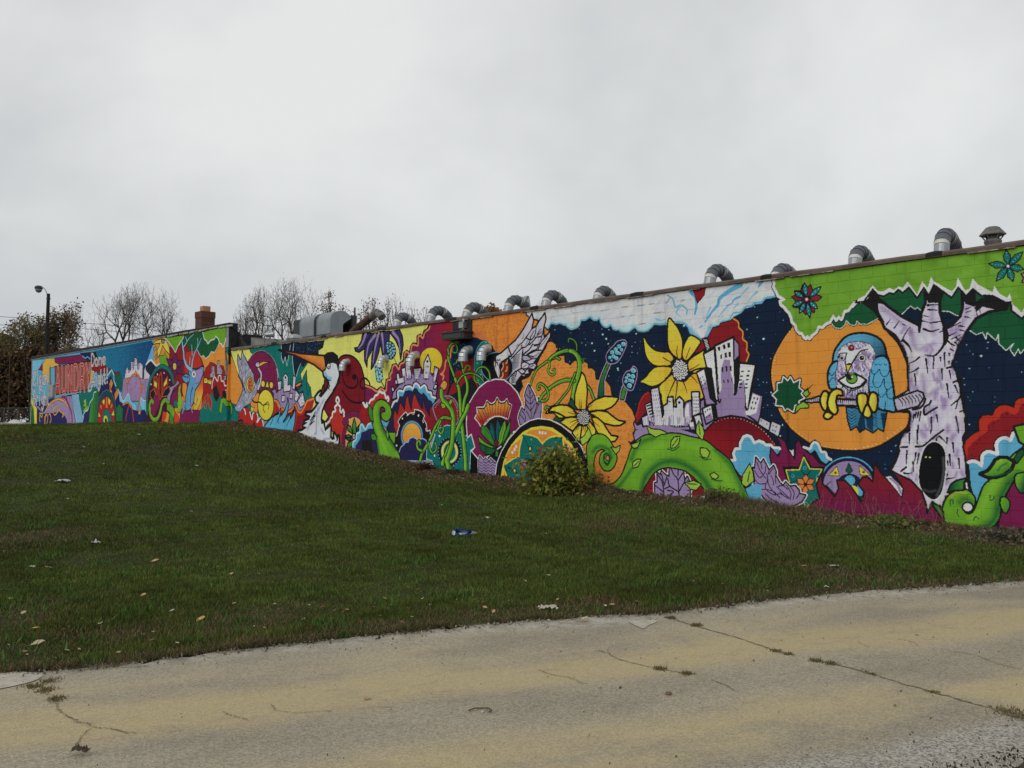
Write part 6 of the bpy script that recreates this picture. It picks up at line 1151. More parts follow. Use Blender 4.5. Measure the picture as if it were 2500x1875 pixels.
# ---------------------------------------------------------------- low building: coping, roof, side
m_cop = mat('brown_coping', (.095, .055, .045), .5, col2=(.17, .125, .105), nscale=2.2, bump=.25, bscale=18, spec=.5)
m_tar = mat('black_tar', (.020, .020, .022), .75, noise=.4, nscale=6, bump=.7, bscale=12)
m_rust = mat('flaking_edge', (.42, .36, .29), .8, col2=(.12, .06, .035), nscale=9)
m_roof = mat('gravel_roof', (.16, .155, .15), .95, noise=.2, nscale=20)
MB().box((-29.3, .25, 4.05), (3.2, 16, 4.15)).build('roof', m_roof, wall_frame)
MB().box((2.95, .26, -.6), (3.2, 16, 4.3)).build('side_wall', m_block, wall_frame)
MB().box((-29.3, 15.7, -.6), (3.2, 16, 4.3)).build('rear_wall', m_block, wall_frame)
x = -29.28; rg = np.random.RandomState(9); prev = 4.415
while x < 3.2:
    x2 = min(x + 3.02, 3.25); z1 = 4.402 + rg.uniform(-.004, .006)
    b_ = MB(); n = 7
    prof = [(-.045, .0), (-.052, .052), (-.042, .078), (-.01, .086), (.26, .07), (.27, .0)]
    V = []; 
    for k in range(n):
        f = k / (n - 1); wob = .006 * math.sin(f * 9 + x * 3); V += [(x + (x2 - x) * f, py + wob * .5, z1 + pz + wob) for py, pz in prof]
    m_ = len(prof); Fc = [(k * m_ + q, k * m_ + (q + 1) % m_, (k + 1) * m_ + (q + 1) % m_, (k + 1) * m_ + q) for k in range(n - 1) for q in range(m_)] + [tuple(range(m_))[::-1], tuple(range((n - 1) * m_, n * m_))]
    mesh('coping', V, [f[::-1] for f in Fc], m_cop, wall_frame)
    # tar lump over the joint
    t_ = MB(); V = []; nn = 6; L_ = rg.uniform(.22, .5)
    for k in range(nn):
        f = k / (nn - 1); h = .012 * math.sin(f * math.pi) + .003 * rg.rand(); V += [(x2 - L_ / 2 + L_ * f, py * 1.0 - h * (1 if py < .1 else -1), z1 + pz + h) for py, pz in prof]
    mesh('coping_joint', V, [f[::-1] for f in Fc if max(f) < nn * m_] + [tuple(range((nn - 1) * m_, nn * m_))[::-1]], m_tar, wall_frame)
    x = x2
e_ = MB(); x = -29.2
while x < 3:
    L_ = rg.uniform(.15, .9)
    if rg.rand() < .55: e_.box((x, -.05, 4.392 - rg.uniform(0, .012)), (x + L_, -.03, 4.402))
    x += L_ + rg.uniform(.02, .5)
o = e_.build('flaking_drip_edge', m_rust, wall_frame); o['kind'] = 'stuff'

# ---------------------------------------------------------------- tall building: tar edge, parapet return, roof
b_ = MB(); n = 60; V = []
for k in range(n):
    f = k / (n - 1); s_ = -51.95 + 22.6 * f; w_ = .012 * math.sin(f * 40) + .006 * math.sin(f * 130)
    zt = 5.485 - .075 * f
    V += [(s_, -FARJOG - .035, 5.31 - .0 + w_ * .4), (s_, -FARJOG - .045, zt - .03), (s_, -FARJOG + .02, zt + w_ * .3), (s_, -FARJOG + .35, zt - .01), (s_, -FARJOG + .35, 5.1)]
Fc = [(k * 5 + q, k * 5 + q + 1, (k + 1) * 5 + q + 1, (k + 1) * 5 + q) for k in range(n - 1) for q in range(4)] + [(0, 1, 2, 3, 4), tuple(range((n - 1) * 5, n * 5))[::-1]]
mesh('roof_flashing', V, Fc, m_tar, tall)
m_lip = mat('weathered_lip', (.36, .35, .33), .8, noise=.3, nscale=6)
MB().box((-51.9, -FARJOG - .05, 5.296), (-34.6, -FARJOG - .002, 5.316)).build('drip_edge', m_lip, tall)
jb = MB(); x = -34.5
while x < -29.5:
    L_ = rg.uniform(.2, .7); jb.box((x, -FARJOG - .05, 5.285 + rg.uniform(-.03, .02)), (x + L_, -FARJOG - .002, 5.32)); x += L_ * rg.uniform(.9, 1.3)
o = jb.build('torn_flashing_edge', m_lip, tall); o['kind'] = 'stuff'
# end wall above the low roof: stepped tar-covered block, then pale rendered parapet
V = []; prof = [(-FARJOG + .012, 5.40), (.12, 5.36), (.22, 5.14), (.32, 5.10), (.40, 4.98), (.62, 4.97), (.62, 3.9), (-FARJOG + .012, 3.9)]
for sx in (-29.375, -29.6): V += [(sx, y, z) for y, z in prof]
k = len(prof); mesh('tarred_end', V, [tuple(range(k)), tuple(range(k, 2 * k))[::-1]] + [(q, q + k, (q + 1) % k + k, (q + 1) % k) for q in range(k)], m_tar, tall)
m_white = mat('stained_white_render', (.50, .49, .46), .85, col2=(.27, .26, .24), nscale=1.6, bump=.3)
for q, (y0, y1) in enumerate(((.66, 1.35), (1.37, 2.05), (2.07, 2.75), (2.77, 3.5), (3.52, 12))):
    MB().box((-29.58, y0, 3.9), (-29.40 + .01 * (q % 2), y1, 4.965 - .012 * q)).build('parapet_panel', m_white, tall)
MB().box((-29.62, .62, 4.96), (-29.36, 1.25, 5.04)).build('parapet_cap', m_tar, tall)
MB().box((-29.36, .45, 4.1), (-29.18, .68, 4.93)).build('flashing_roll', m_tar, tall)
V = [(-29.39, .3, 4.12), (-28.75, .3, 4.12), (-28.6, .3, 4.35), (-29.0, .3, 4.62), (-29.39, .3, 4.95)]
mb_ = MB(); mb_.add([(a, .28, c) for a, _, c in V] + [(a, .42, c) for a, _, c in V], [(0, 1, 2, 3, 4), (9, 8, 7, 6, 5)] + [(q, (q + 1) % 5, (q + 1) % 5 + 5, q + 5) for q in range(5)]); mb_.build('tar_patch', m_tar, tall)
MB().box((-51.8, .15, 4.6), (-29.6, 14, 4.75)).build('roof', m_roof, tall)
MB().box((-51.8, .15, .8), (-51.6, 14, 5.3)).build('side_wall', m_block, tall)
MB().box((-51.8, 13.8, .8), (-29.6, 14, 5.2)).build('rear_wall', m_block, tall)
mb_ = MB(); mb_.box((-51.86, -FARJOG - .012, 1.2), (-51.78, .15, 5.31)); mb_.build('corner_trim', m_white, tall)
# small parapet lamp on an arm, at the step
lp = empty('rooftop_lamp', wl(-29.1, -1.4, 4.95)); tag(lp, 'small gooseneck lamp on a thin arm beside the pale parapet', 'lamp')
m_gal = mat('galvanised_steel', (.36, .38, .39), .42, .75, noise=.15, nscale=7, bump=.1, bscale=10)
m_dark = mat('dark_steel', (.05, .052, .055), .5, .4, noise=.2)
mb_ = MB(); mb_.tube([(-.45, .5, -.35), (-.4, .4, -.1), (-.2, .1, .12), (0, 0, .14)], .018, 6); mb_.tube([(0, 0, .12), (.75, .6, -.6)], .012, 6); mb_.build('arm', m_dark, lp)
mb_ = MB(); mb_.tube([(-.14, .0, .10), (.15, 0, .13)], [.09, .11], 10); mb_.build('lamp_head', m_gal, lp)

# ================================================================ dryer exhausts on the roof
m_duct = mat('grey_duct', (.115, .125, .14), .5, .2, noise=.25, nscale=5)
m_pipe = mat('zinc_pipe', (.34, .365, .385), .38, .6, noise=.12, nscale=4)
m_tape = mat('cream_sealant', (.62, .60, .54), .7, noise=.2, nscale=9)
def gooseneck(r=.123):
    root = empty('roof_exhaust')
    # heading runs in the local y (back) / z plane
    p = Vector((0, 0, .0)); pl = None
    for k, (nm, L_, hd, mt, sc) in enumerate((('pipe', .60, 72, m_pipe, 1), ('sealant_band', .07, 68, m_tape, 1.03), ('elbow_gore', .105, 50, m_duct, 1.05), ('elbow_gore', .10, 26, m_duct, 1.0), ('elbow_gore', .11, 4, m_duct, 1.05), ('elbow_gore', .11, -14, m_duct, 1.0), ('sealant_band', .08, -24, m_tape, 1.02), ('elbow_gore', .14, -36, m_duct, 1.05), ('elbow_gore', .14, -52, m_duct, 1.0), ('elbow_gore', .14, -68, m_duct, 1.04), ('outlet', .3, -84, m_duct, .98))):
        d = Vector((0, math.cos(R(hd)), math.sin(R(hd)))); q = p + d * L_
        e = d * (.03 if k > 1 else 0); MB().tube([p - e, q + e * .6], r * sc, 20).build(nm, mt, root)
        if nm == 'elbow_gore': MB().tube([q - d * .008, q + d * .008], r * 1.085, 20).build('crimp', m_dark, root)
        p = q
    return root
g0 = gooseneck(); first = True
NAMES = ['nearest elbowed duct on the roof, just left of the cowl vent above the green canopy', 'elbowed duct on the roof above the crown painted left of the tree trunk', 'low elbowed duct peeking over the coping where the white cloud meets the green', 'elbowed duct above the small red triangle in the painted cloud', 'elbowed duct above the left part of the painted white cloud', 'elbowed duct above the painted wing tips', 'elbowed duct above the orange cloud with a square hood behind it', 'elbowed duct straight above the black box fixture', 'elbowed duct with an open loop above the maroon cloud', 'farthest elbowed duct, above the hanging violet petals']
for k, (u, v_) in enumerate([(2315, 560), (2098, 603), (1897, 645), (1738, 656.5), (1460, 702), (1338, 716), (1244, 731), (1138, 743), (1052, 759), (973, 772)]):
    s_, z_ = to_wall(u, v_, -.5)
    g_ = g0 if k == 0 else copy_tree(g0)
    g_.location = wl(float(s_) - .12, -.42, 4.10 + (-.13 if k == 2 else 0) + rg.uniform(-.015, .02)); g_.rotation_euler = (rg.normal(0, .05), rg.normal(0, .03), WROT + (rg.normal(0, .05) if k else 0)); q_ = rg.uniform(.93, 1.04); g_.scale = (q_, q_, q_)
    tag(g_, NAMES[k], 'exhaust duct', 'elbowed dryer ducts along the roof')
# dryer hoods on the wall face
m_hood = mat('bright_tin', (.55, .58, .60), .35, .55, noise=.12, nscale=9)
def hood():
    root = empty('wall_exhaust')
    MB().tube([(0, .0, 0), (0, -.05, 0)], .105, 16).build('collar', m_hood, root)
    c = Vector((0, -.05, -.17)); 
    for k in range(4):
        a0, a1 = R(90) * k / 4, R(90) * (k + 1) / 4
        A_ = c + Vector((0, -math.sin(a0), math.cos(a0))) * .17; B_ = c + Vector((0, -math.sin(a1), math.cos(a1))) * .17
        e = (B_ - A_).normalized() * .006; MB().tube([A_ - e, B_ + e], .1 * (1.04 if k % 2 else 1), 16).build('elbow_gore', m_hood, root)
    MB().tube([(0, -.22, -.17), (0, -.22, -.27)], .106, 16, cap=False).build('spout', m_hood, root)
    return root
h0 = hood()
HN = ['tin dryer hood on the dark red bird body', 'tin dryer hood under the violet petals beside blue berries', 'tin dryer hood above the small painted city by the yellow sun', 'tin dryer hood left of the skull bird, the left one of that pair', 'tin dryer hood touching the skull bird, over the teal ring']
for k, (u, v_) in enumerate([(851, 884), (945, 875), (1019, 868), (1148, 855), (1194, 852)]):
    s_, z_ = to_wall(u, v_, 0); g_ = h0 if k == 0 else copy_tree(h0)
    g_.location = wl(float(s_), .0, float(z_)); g_.rotation_euler = (0, 0, WROT + rg.normal(0, .06))
    if k >= 2: g_.scale = (1.12, 1.12, 1.12)
    tag(g_, HN[k], 'dryer vent', 'tin dryer hoods on the painted wall')

# hexagonal cowl vent
cv = empty('cowl_vent', wl(-4.42, -.6, 4.15), WROT); tag(cv, 'hooded hexagonal cowl vent on a short stack near the right end of the roof', 'roof vent')
m_cowl = mat('oxidised_steel', (.16, .15, .14), .6, .3, noise=.3, nscale=6)
MB().tube([(0, 0, 0), (0, 0, .47)], .085, 12).build('stack', m_dark, cv)
def ring(rs, zs, n=6, ph=.3):
    V = [(r_ * math.cos(2 * math.pi * k / n + ph), r_ * math.sin(2 * math.pi * k / n + ph), z) for r_, z in zip(rs, zs) for k in range(n)]
    return V, [(i * n + k, i * n + (k + 1) % n, (i + 1) * n + (k + 1) % n, (i + 1) * n + k) for i in range(len(rs) - 1) for k in range(n)] + [tuple(range(n))[::-1], tuple(range((len(rs) - 1) * n, len(rs) * n))]
V, f_ = ring([.115, .135, .12], [.44, .50, .535]); mesh('skirt', V, f_, m_cowl, cv)
V, f_ = ring([.10, .10], [.535, .62]); mesh('throat', V, f_, m_dark, cv)
V, f_ = ring([.195, .20, .10, .085], [.60, .615, .735, .742]); mesh('cap', V, f_, m_cowl, cv)
for k in range(6):
    a = 2 * math.pi * k / 6 + .3; MB().tube([(.11 * math.cos(a), .11 * math.sin(a), .53), (.17 * math.cos(a), .17 * math.sin(a), .61)], .012, 5).build('bracket', m_cowl, cv)
# mushroom vent near the hoods
mv = empty('mushroom_vent', wl(-25.87, -.5, 4.15), WROT); tag(mv, 'small round mushroom vent in front of the big curved air hoods', 'roof vent')
MB().tube([(0, 0, 0), (0, 0, .42)], .10, 12).build('stack', m_gal, mv)
V, f_ = ring([.25, .27, .22, .12, .06], [.40, .47, .55, .60, .615], 12); mesh('cap', V, f_, m_gal, mv, sm=False)

# ================================================================ big air hoods
m_air = mat('painted_sheet_steel', (.25, .28, .295), .42, .35, noise=.12, nscale=2, bump=.08, bscale=4)
def hood_profile(n=14):
    P = [(0, 0), (0, .55)]
    for k in range(n + 1):
        a = math.pi - R(160) * k / n; P.append((.45 + .45 * math.cos(a), .60 + .36 * math.sin(a)))
    P += [(.56, .50), (.52, .44), (.52, 0)]
    return P
ah = empty('air_handler', wl(-26.75, -2.5, 4.56), WROT); tag(ah, 'rooftop air unit with two grey curved sheet-metal intake hoods', 'air unit')
P_h = hood_profile(); nP = len(P_h)
for a0, a1 in ((-.92, 0), (-2.1, -1.12)):
    SX = .5; KX = 1.05
    V = [(x_, p[0], p[1] + .36) for x_ in (a0, a1) for p in P_h]
    mesh('intake_hood', V, [(q, q + 1, q + 1 + nP, q + nP) for q in range(nP - 1)] + [tuple(range(nP)), tuple(range(nP, 2 * nP))[::-1]], m_air, ah)
    for xx in (a0 + .01, a1 - .01):
        V = [(x_, p[0] - .012, p[1] + .37) for x_ in (xx - .012, xx + .012) for p in P_h[:nP - 4]]; k = nP - 4
        mesh('seam', V, [(q, q + 1, q + 1 + k, q + k) for q in range(k - 1)] + [(q + k, q + 1 + k, q + 1, q) for q in range(k - 1)], m_air, ah)
    MB().box((a0 - .01, -.02, .44), (a1 + .01, -.002, .46)).build('flange', m_dark, ah)
MB().box((-2.9, .94, -.4), (.0, 1.12, 1.20)).build('cabinet', m_dark, ah); MB().box((-2.72, .1, -.4), (-2.16, .9, 1.16)).build('side_cabinet', m_dark, ah)
MB().box((-1.11, .04, .3), (-.93, .5, 1.15)).build('gap_panel', m_dark, ah)
MB().tube([(-.02, 1.05, 1.1), (-.02, 1.05, 1.5)], .03, 8).build('pipe', m_dark, ah); MB().box((-2.2, .03, -.4), (.05, .9, .36)).build('curb', m_roof, ah)
# rusty flue lying along the roof
rf = empty('rusty_flue', wl(-23.0, -1.5, 4.32), WROT); tag(rf, 'rust-brown flue pipe slanting up beside the air unit with a grey elbow at its end', 'flue pipe')
m_rustp = mat('rusted_iron', (.060, .030, .024), .8, noise=.4, nscale=6, bump=.3, bscale=12)
MB().tube([(-.95, .0, .42), (.15, .0, .86)], .125, 14).build('pipe', m_rustp, rf)
for q, (a_, b_) in enumerate((((.13, 0, .85), (.30, 0, .93)), ((.30, 0, .93), (.46, 0, .94)), ((.46, 0, .94), (.60, 0, .88)), ((.60, 0, .88), (.70, 0, .78)))): MB().tube([a_, b_], .125 + .006 * (q % 2), 14).build('elbow_gore', m_cowl, rf)
MB().tube([(.28, .3, 0), (.28, .3, .55)], [.25, .17], 12).build('flashing_cone', m_cowl, rf)
# square hood behind one of the ducts
shs, shz = to_wall(1275, 753, -1.3); sh = empty('square_hood', wl(float(shs), -1.3, 4.15), WROT); sh.scale = (.62, .62, .80); tag(sh, 'pale square metal hood standing behind the duct above the orange cloud', 'roof vent')
MB().box((-.12, 0, 0), (.12, .25, .85)).build('stack', m_gal, sh)
mb_ = MB(); mb_.add([(-.22, -.1, .82), (.22, -.1, .82), (.22, .3, .82), (-.22, .3, .82), (-.16, 0, 1.1), (.28, 0, 1.14), (.22, .2, 1.14), (-.16, .2, 1.1)], [(3, 2, 1, 0), (4, 5, 6, 7), (0, 1, 5, 4), (1, 2, 6, 5), (2, 3, 7, 6), (3, 0, 4, 7)]); mb_.build('cap', m_gal, sh)

# black box fixture under the coping
s_, z_ = to_wall(1128, 812, 0)
bx = empty('wall_light_box', wl(float(s_), 0, float(z_)), WROT); tag(bx, 'black weathered box fixture on brackets under the coping between the maroon and orange clouds', 'light fixture')
MB().box((-.34, -.03, -.06), (.40, -.002, .36)).build('back_plate', m_tar, bx)
mb_ = MB(); mb_.box((-.42, -.33, -.20), (.42, -.04, -.02)); mb_.box((-.46, -.37, -.03), (.46, -.02, .0)); mb_.build('housing', m_dark, bx)
MB().box((-.36, -.345, -.17), (.36, -.332, -.05)).build('lens', mat('smoked_glass', (.03, .035, .035), .2), bx)
for x_ in (-.3, .3): MB().box((x_ - .02, -.30, -.02), (x_ + .02, -.04, .04)).build('bracket', m_cowl, bx)
MB().tube([(.15, -.08, .0), (.16, -.1, .15), (.12, -.05, .33)], .035, 8).build('conduit', m_gal, bx); MB().box((.05, -.16, .10), (.22, -.03, .26)).build('junction_box', m_gal, bx)
MB().box((-.03, -.12, -.28), (.03, -.03, -.20)).build('stub', m_rustp, bx)
# grey meter box on the lettering
s_, z_ = to_wall(126.5, 955, FARJOG)
eb = empty('meter_box', wl(float(s_), FARJOG, float(z_)), WROT); tag(eb, 'pale grey metal box on the far wall where the painted letter L meets the script', 'meter box')
m_meter = mat('grey_enamel', (.30, .33, .31), .5, noise=.12, nscale=3)
MB().box((-.46, -.08, -.33), (.44, -.0, .33)).build('cabinet', m_meter, eb); MB().box((-.42, -.095, -.29), (-.02, -.082, .29)).build('door', m_meter, eb); MB().box((.0, -.095, -.29), (.40, -.082, .29)).build('door', m_meter, eb)
MB().box((-.06, -.105, -.03), (-.04, -.096, .06)).build('handle', m_dark, eb)

# ---------------------------------------------------------------- chimney
cs_, cz_ = to_wall(501, 762, -4.3); ch = empty('chimney', wl(float(cs_), -4.3, float(cz_) - 2.03), WROT); tag(ch, 'square brown brick chimney with a tan clay pot on the taller roof', 'chimney')
m_brick = bpy.data.materials.new('old_brick'); m_brick.use_nodes = True; t = m_brick.node_tree; b = t.nodes['Principled BSDF']; b.inputs['Roughness'].default_value = .9
bt = t.nodes.new('ShaderNodeTexBrick'); bt.inputs['Scale'].default_value = 4; bt.inputs['Color1'].default_value = (.115, .042, .022, 1); bt.inputs['Color2'].default_value = (.075, .030, .018, 1); bt.inputs['Mortar'].default_value = (.05, .035, .028, 1); bt.inputs['Mortar Size'].default_value = .015
tcn = t.nodes.new('ShaderNodeTexCoord'); mpn = t.nodes.new('ShaderNodeMapping'); mpn.inputs['Rotation'].default_value = (R(90), 0, 0)
t.links.new(tcn.outputs['Object'], mpn.inputs[0]); t.links.new(mpn.outputs[0], bt.inputs[0]); t.links.new(bt.outputs[0], b.inputs['Base Color'])
mb_ = MB(); mb_.box((-.34, -.34, 0), (.34, .34, 1.72)); mb_.build('shaft', m_brick, ch)
mb_ = MB(); mb_.box((-.36, -.36, 1.72), (.36, .36, 2.03)); mb_.build('corbelled_top', m_brick, ch)
V, f_ = ring([.255, .26, .25, .2, .2], [2.03, 2.30, 2.31, 2.31, 2.1], 4, math.pi / 4); mesh('clay_pot', V, f_, mat('clay', (.42, .235, .12), .8, noise=.1), ch)

# ================================================================ street lamp, wires, fence
def px(u, v, Yd):
    x, y, z = ray(u, v); k = Yd / y; return (float(x * k), float(Yd), float(CAMZ + z * k))
LY = 62.0
a_ = px(112, 900, LY); top_ = px(118.5, 717, LY)
sl = empty('street_lamp', (top_[0], LY, 1.7)); tag(sl, 'dark wooden pole carrying a street lamp on a curved arm behind the far building', 'street lamp')
m_pole = mat('creosote_pole', (.022, .019, .018), .9, noise=.3, nscale=4)
H_ = top_[2] - 1.7
MB().tube([(-.12, 0, -.4), (-.05, 0, H_ * .5), (0, 0, H_)], [.17, .14, .11], 10).build('pole', m_pole, sl)
MB().tube([(0, 0, H_ - .38), (0, 0, H_ - .32)], .15, 10).build('pole_band', m_dark, sl)
def lp_(u, v): p = px(u, v, LY); return (p[0] - top_[0], 0, p[2] - 1.7)
MB().tube([lp_(115.5, 722), lp_(113.5, 713), lp_(110, 706), lp_(105.5, 702), lp_(101, 700.5)], .035, 8).build('arm', m_gal, sl)
c = Vector(lp_(94.5, 702.5))
V, f_ = ring([.05, .2, .27, .28, .26], [.16, .13, .05, -.03, -.08], 14); mesh('lamp_housing', V, f_, m_dark, sl, sm=True).location = c; 
V, f_ = ring([.24, .22, .15, .05], [-.08, -.2, -.31, -.36], 14); mesh('lamp_globe', V, [f[::-1] for f in f_], mat('dusty_globe', (.16, .17, .17), .3), sl, sm=True).location = c
MB().tube([lp_(97, 698), lp_(97.5, 700.5)], .04, 8).build('photocell', m_gal, sl)
m_wire = mat('cable', (.05, .05, .055), .7)
for k, (v0, v1, v2, lb) in enumerate(((770, 777, 792, 'highest sagging overhead cable left of the street lamp'), (790, 794.5, 806, 'middle overhead cable passing behind the street lamp'), (838.5, 841, 848, 'lowest overhead cable crossing in front of the brown trees'))):
    P = [px(-340, v0 - 22, 66)] + [px(u, v_, 66) for u, v_ in ((-100, v0 - 6), (0, v0 + 3), (60, (v0 + v1) / 2 + 3), (112, v1 + 1), (200, v2 - 4), (260, v2 + 1), (420, v2 + 18))]
    tag(MB().tube(P, .018, 5).build('power_line', m_wire), lb, 'power line', 'overhead cables at the left')
# chain link fence at the far left
fe = empty('chain_link_fence', px(30, 1037, 64)); tag(fe, 'thin chain-link fence before the dark thicket at the far left', 'fence')
fb = Vector(fe.location); m_fp = mat('fence_steel', (.12, .115, .11), .6, .4)
fx0, fx1 = px(-420, 1037, 64)[0] - fb.x, px(72, 1037, 64)[0] - fb.x
HF = 1.25; x = fx0; mb2 = MB()
while x < fx1: 
    MB().tube([(x, 0, -.3), (x, 0, HF)], .035, 7).build('post', m_fp, fe); x += .62 * 2.6 / 1.62 + .0
MB().tube([(fx0, 0, HF - .02), (fx1, 0, HF - .02)], .022, 6).build('top_rail', m_fp, fe)
V = []; Fc = []
x = fx0
while x < fx1:
    for sg in (1, -1):
        n_ = len(V); V += [(x, 0, 0 if sg > 0 else HF), (x + .012, 0, 0 if sg > 0 else HF), (x + HF + .012, 0, HF if sg > 0 else 0), (x + HF, 0, HF if sg > 0 else 0)]; Fc.append((n_, n_ + 1, n_ + 2, n_ + 3))
    x += .16
o = mesh('wire_mesh', V, Fc, m_fp, fe); o['kind'] = 'stuff'
# pale lot and heap beyond the far corner
xs_ = np.linspace(-62, -28.5, 40); rows = []
for f in np.linspace(0, 1, 6):
    yv = 53.5 + (62.5 - 53.5) * f + 0 * xs_; rows.append(np.c_[xs_, yv, ground_z(xs_, yv) + .02])
allv = np.concatenate(rows); n2_ = 40; i, j = np.meshgrid(np.arange(5), np.arange(39), indexing='ij')
tag(mesh('parking_lot', allv, np.stack([i * n2_ + j, i * n2_ + j + 1, (i + 1) * n2_ + j + 1, (i + 1) * n2_ + j], -1).reshape(-1, 4), mat('pale_gravel', (.20, .185, .16), .95, noise=.3, nscale=1)), kind='structure')
hp = px(36.5, 1041, 57); V = []; rg = np.random.RandomState(3); n_ = 14
for i in range(6):
    f = i / 5; rr = .55 * (1 - f * .75); hh = .24 * f ** .8
    V += [(rr * math.cos(2 * math.pi * k / n_) * rg.uniform(.85, 1.1), rr * .6 * math.sin(2 * math.pi * k / n_), hh * rg.uniform(.85, 1.1)) for k in range(n_)]
f_ = [(i * n_ + k, i * n_ + (k + 1) % n_, (i + 1) * n_ + (k + 1) % n_, (i + 1) * n_ + k) for i in range(5) for k in range(n_)] + [tuple(range(5 * n_, 6 * n_))]
gz = float(ground_z(hp[0], 57.0))
tag(mesh('covered_heap', V, f_, mat('white_sheet', (.55, .53, .50), .8, noise=.1), sm=True, loc=(hp[0], 57, gz)), 'low white covered heap on the lot by the fence', 'heap')
# ================================================================ trees
def on_ground(u, v):
    """march the ray of a photo pixel down to the ground"""
    x, y, z = [float(q) for q in ray(u, v)]
    ks = np.linspace(3, 60, 4000) / y; gx, gy, gz = x * ks, y * ks, CAMZ + z * ks
    below = gz < np.where(gy < edge_y(gx), 0, ground_z(gx, gy)); i = int(np.argmax(below)); 
    return (float(gx[i]), float(gy[i]), float(max(gz[i], 0 if gy[i] < edge_y(gx[i]) else -9)))
m_bark = mat('grey_bark', (.085, .075, .062), .9, noise=.25, nscale=5)
m_twig = mat('fine_twigs', (.10, .085, .072), .9)
m_leaf = tintmat('leaves', .7, .3)
def rod(acc, a, b, r0, r1, n=3):
    """collect a tapered prism"""
    acc.append((a, b, r0, r1, n))
def rods_mesh(name, acc, mt, parent):
    for_n = {}
    for q in acc: for_n.setdefault(q[4], []).append(q)
    Vs = []; Fs = []; off = 0
    for n, L_ in for_n.items():
        A_ = np.array([q[0] for q in L_], float); B_ = np.array([q[1] for q in L_], float); r0 = np.array([q[2] for q in L_]); r1 = np.array([q[3] for q in L_])
        t = B_ - A_; t /= np.linalg.norm(t, axis=1)[:, None] + 1e-9
        ref = np.where(np.abs(t[:, 2:3]) < .9, np.array([[0, 0, 1.]]), np.array([[1., 0, 0]])); u = np.cross(t, ref); u /= np.linalg.norm(u, axis=1)[:, None]; w = np.cross(t, u)
        an = 2 * np.pi * np.arange(n) / n; ring_ = u[:, None] * np.cos(an)[None, :, None] + w[:, None] * np.sin(an)[None, :, None]
        V = np.concatenate([A_[:, None] + ring_ * r0[:, None, None], B_[:, None] + ring_ * r1[:, None, None]], 1)
        base = off + np.arange(len(L_))[:, None] * 2 * n; k = np.arange(n)[None]
        f = np.stack([base + k, base + (k + 1) % n, base + n + (k + 1) % n, base + n + k], -1).reshape(-1, 4)
        Vs.append(V.reshape(-1, 3)); Fs.append(f); off += len(L_) * 2 * n
    return mesh(name, np.concatenate(Vs), np.concatenate(Fs), mt, parent)
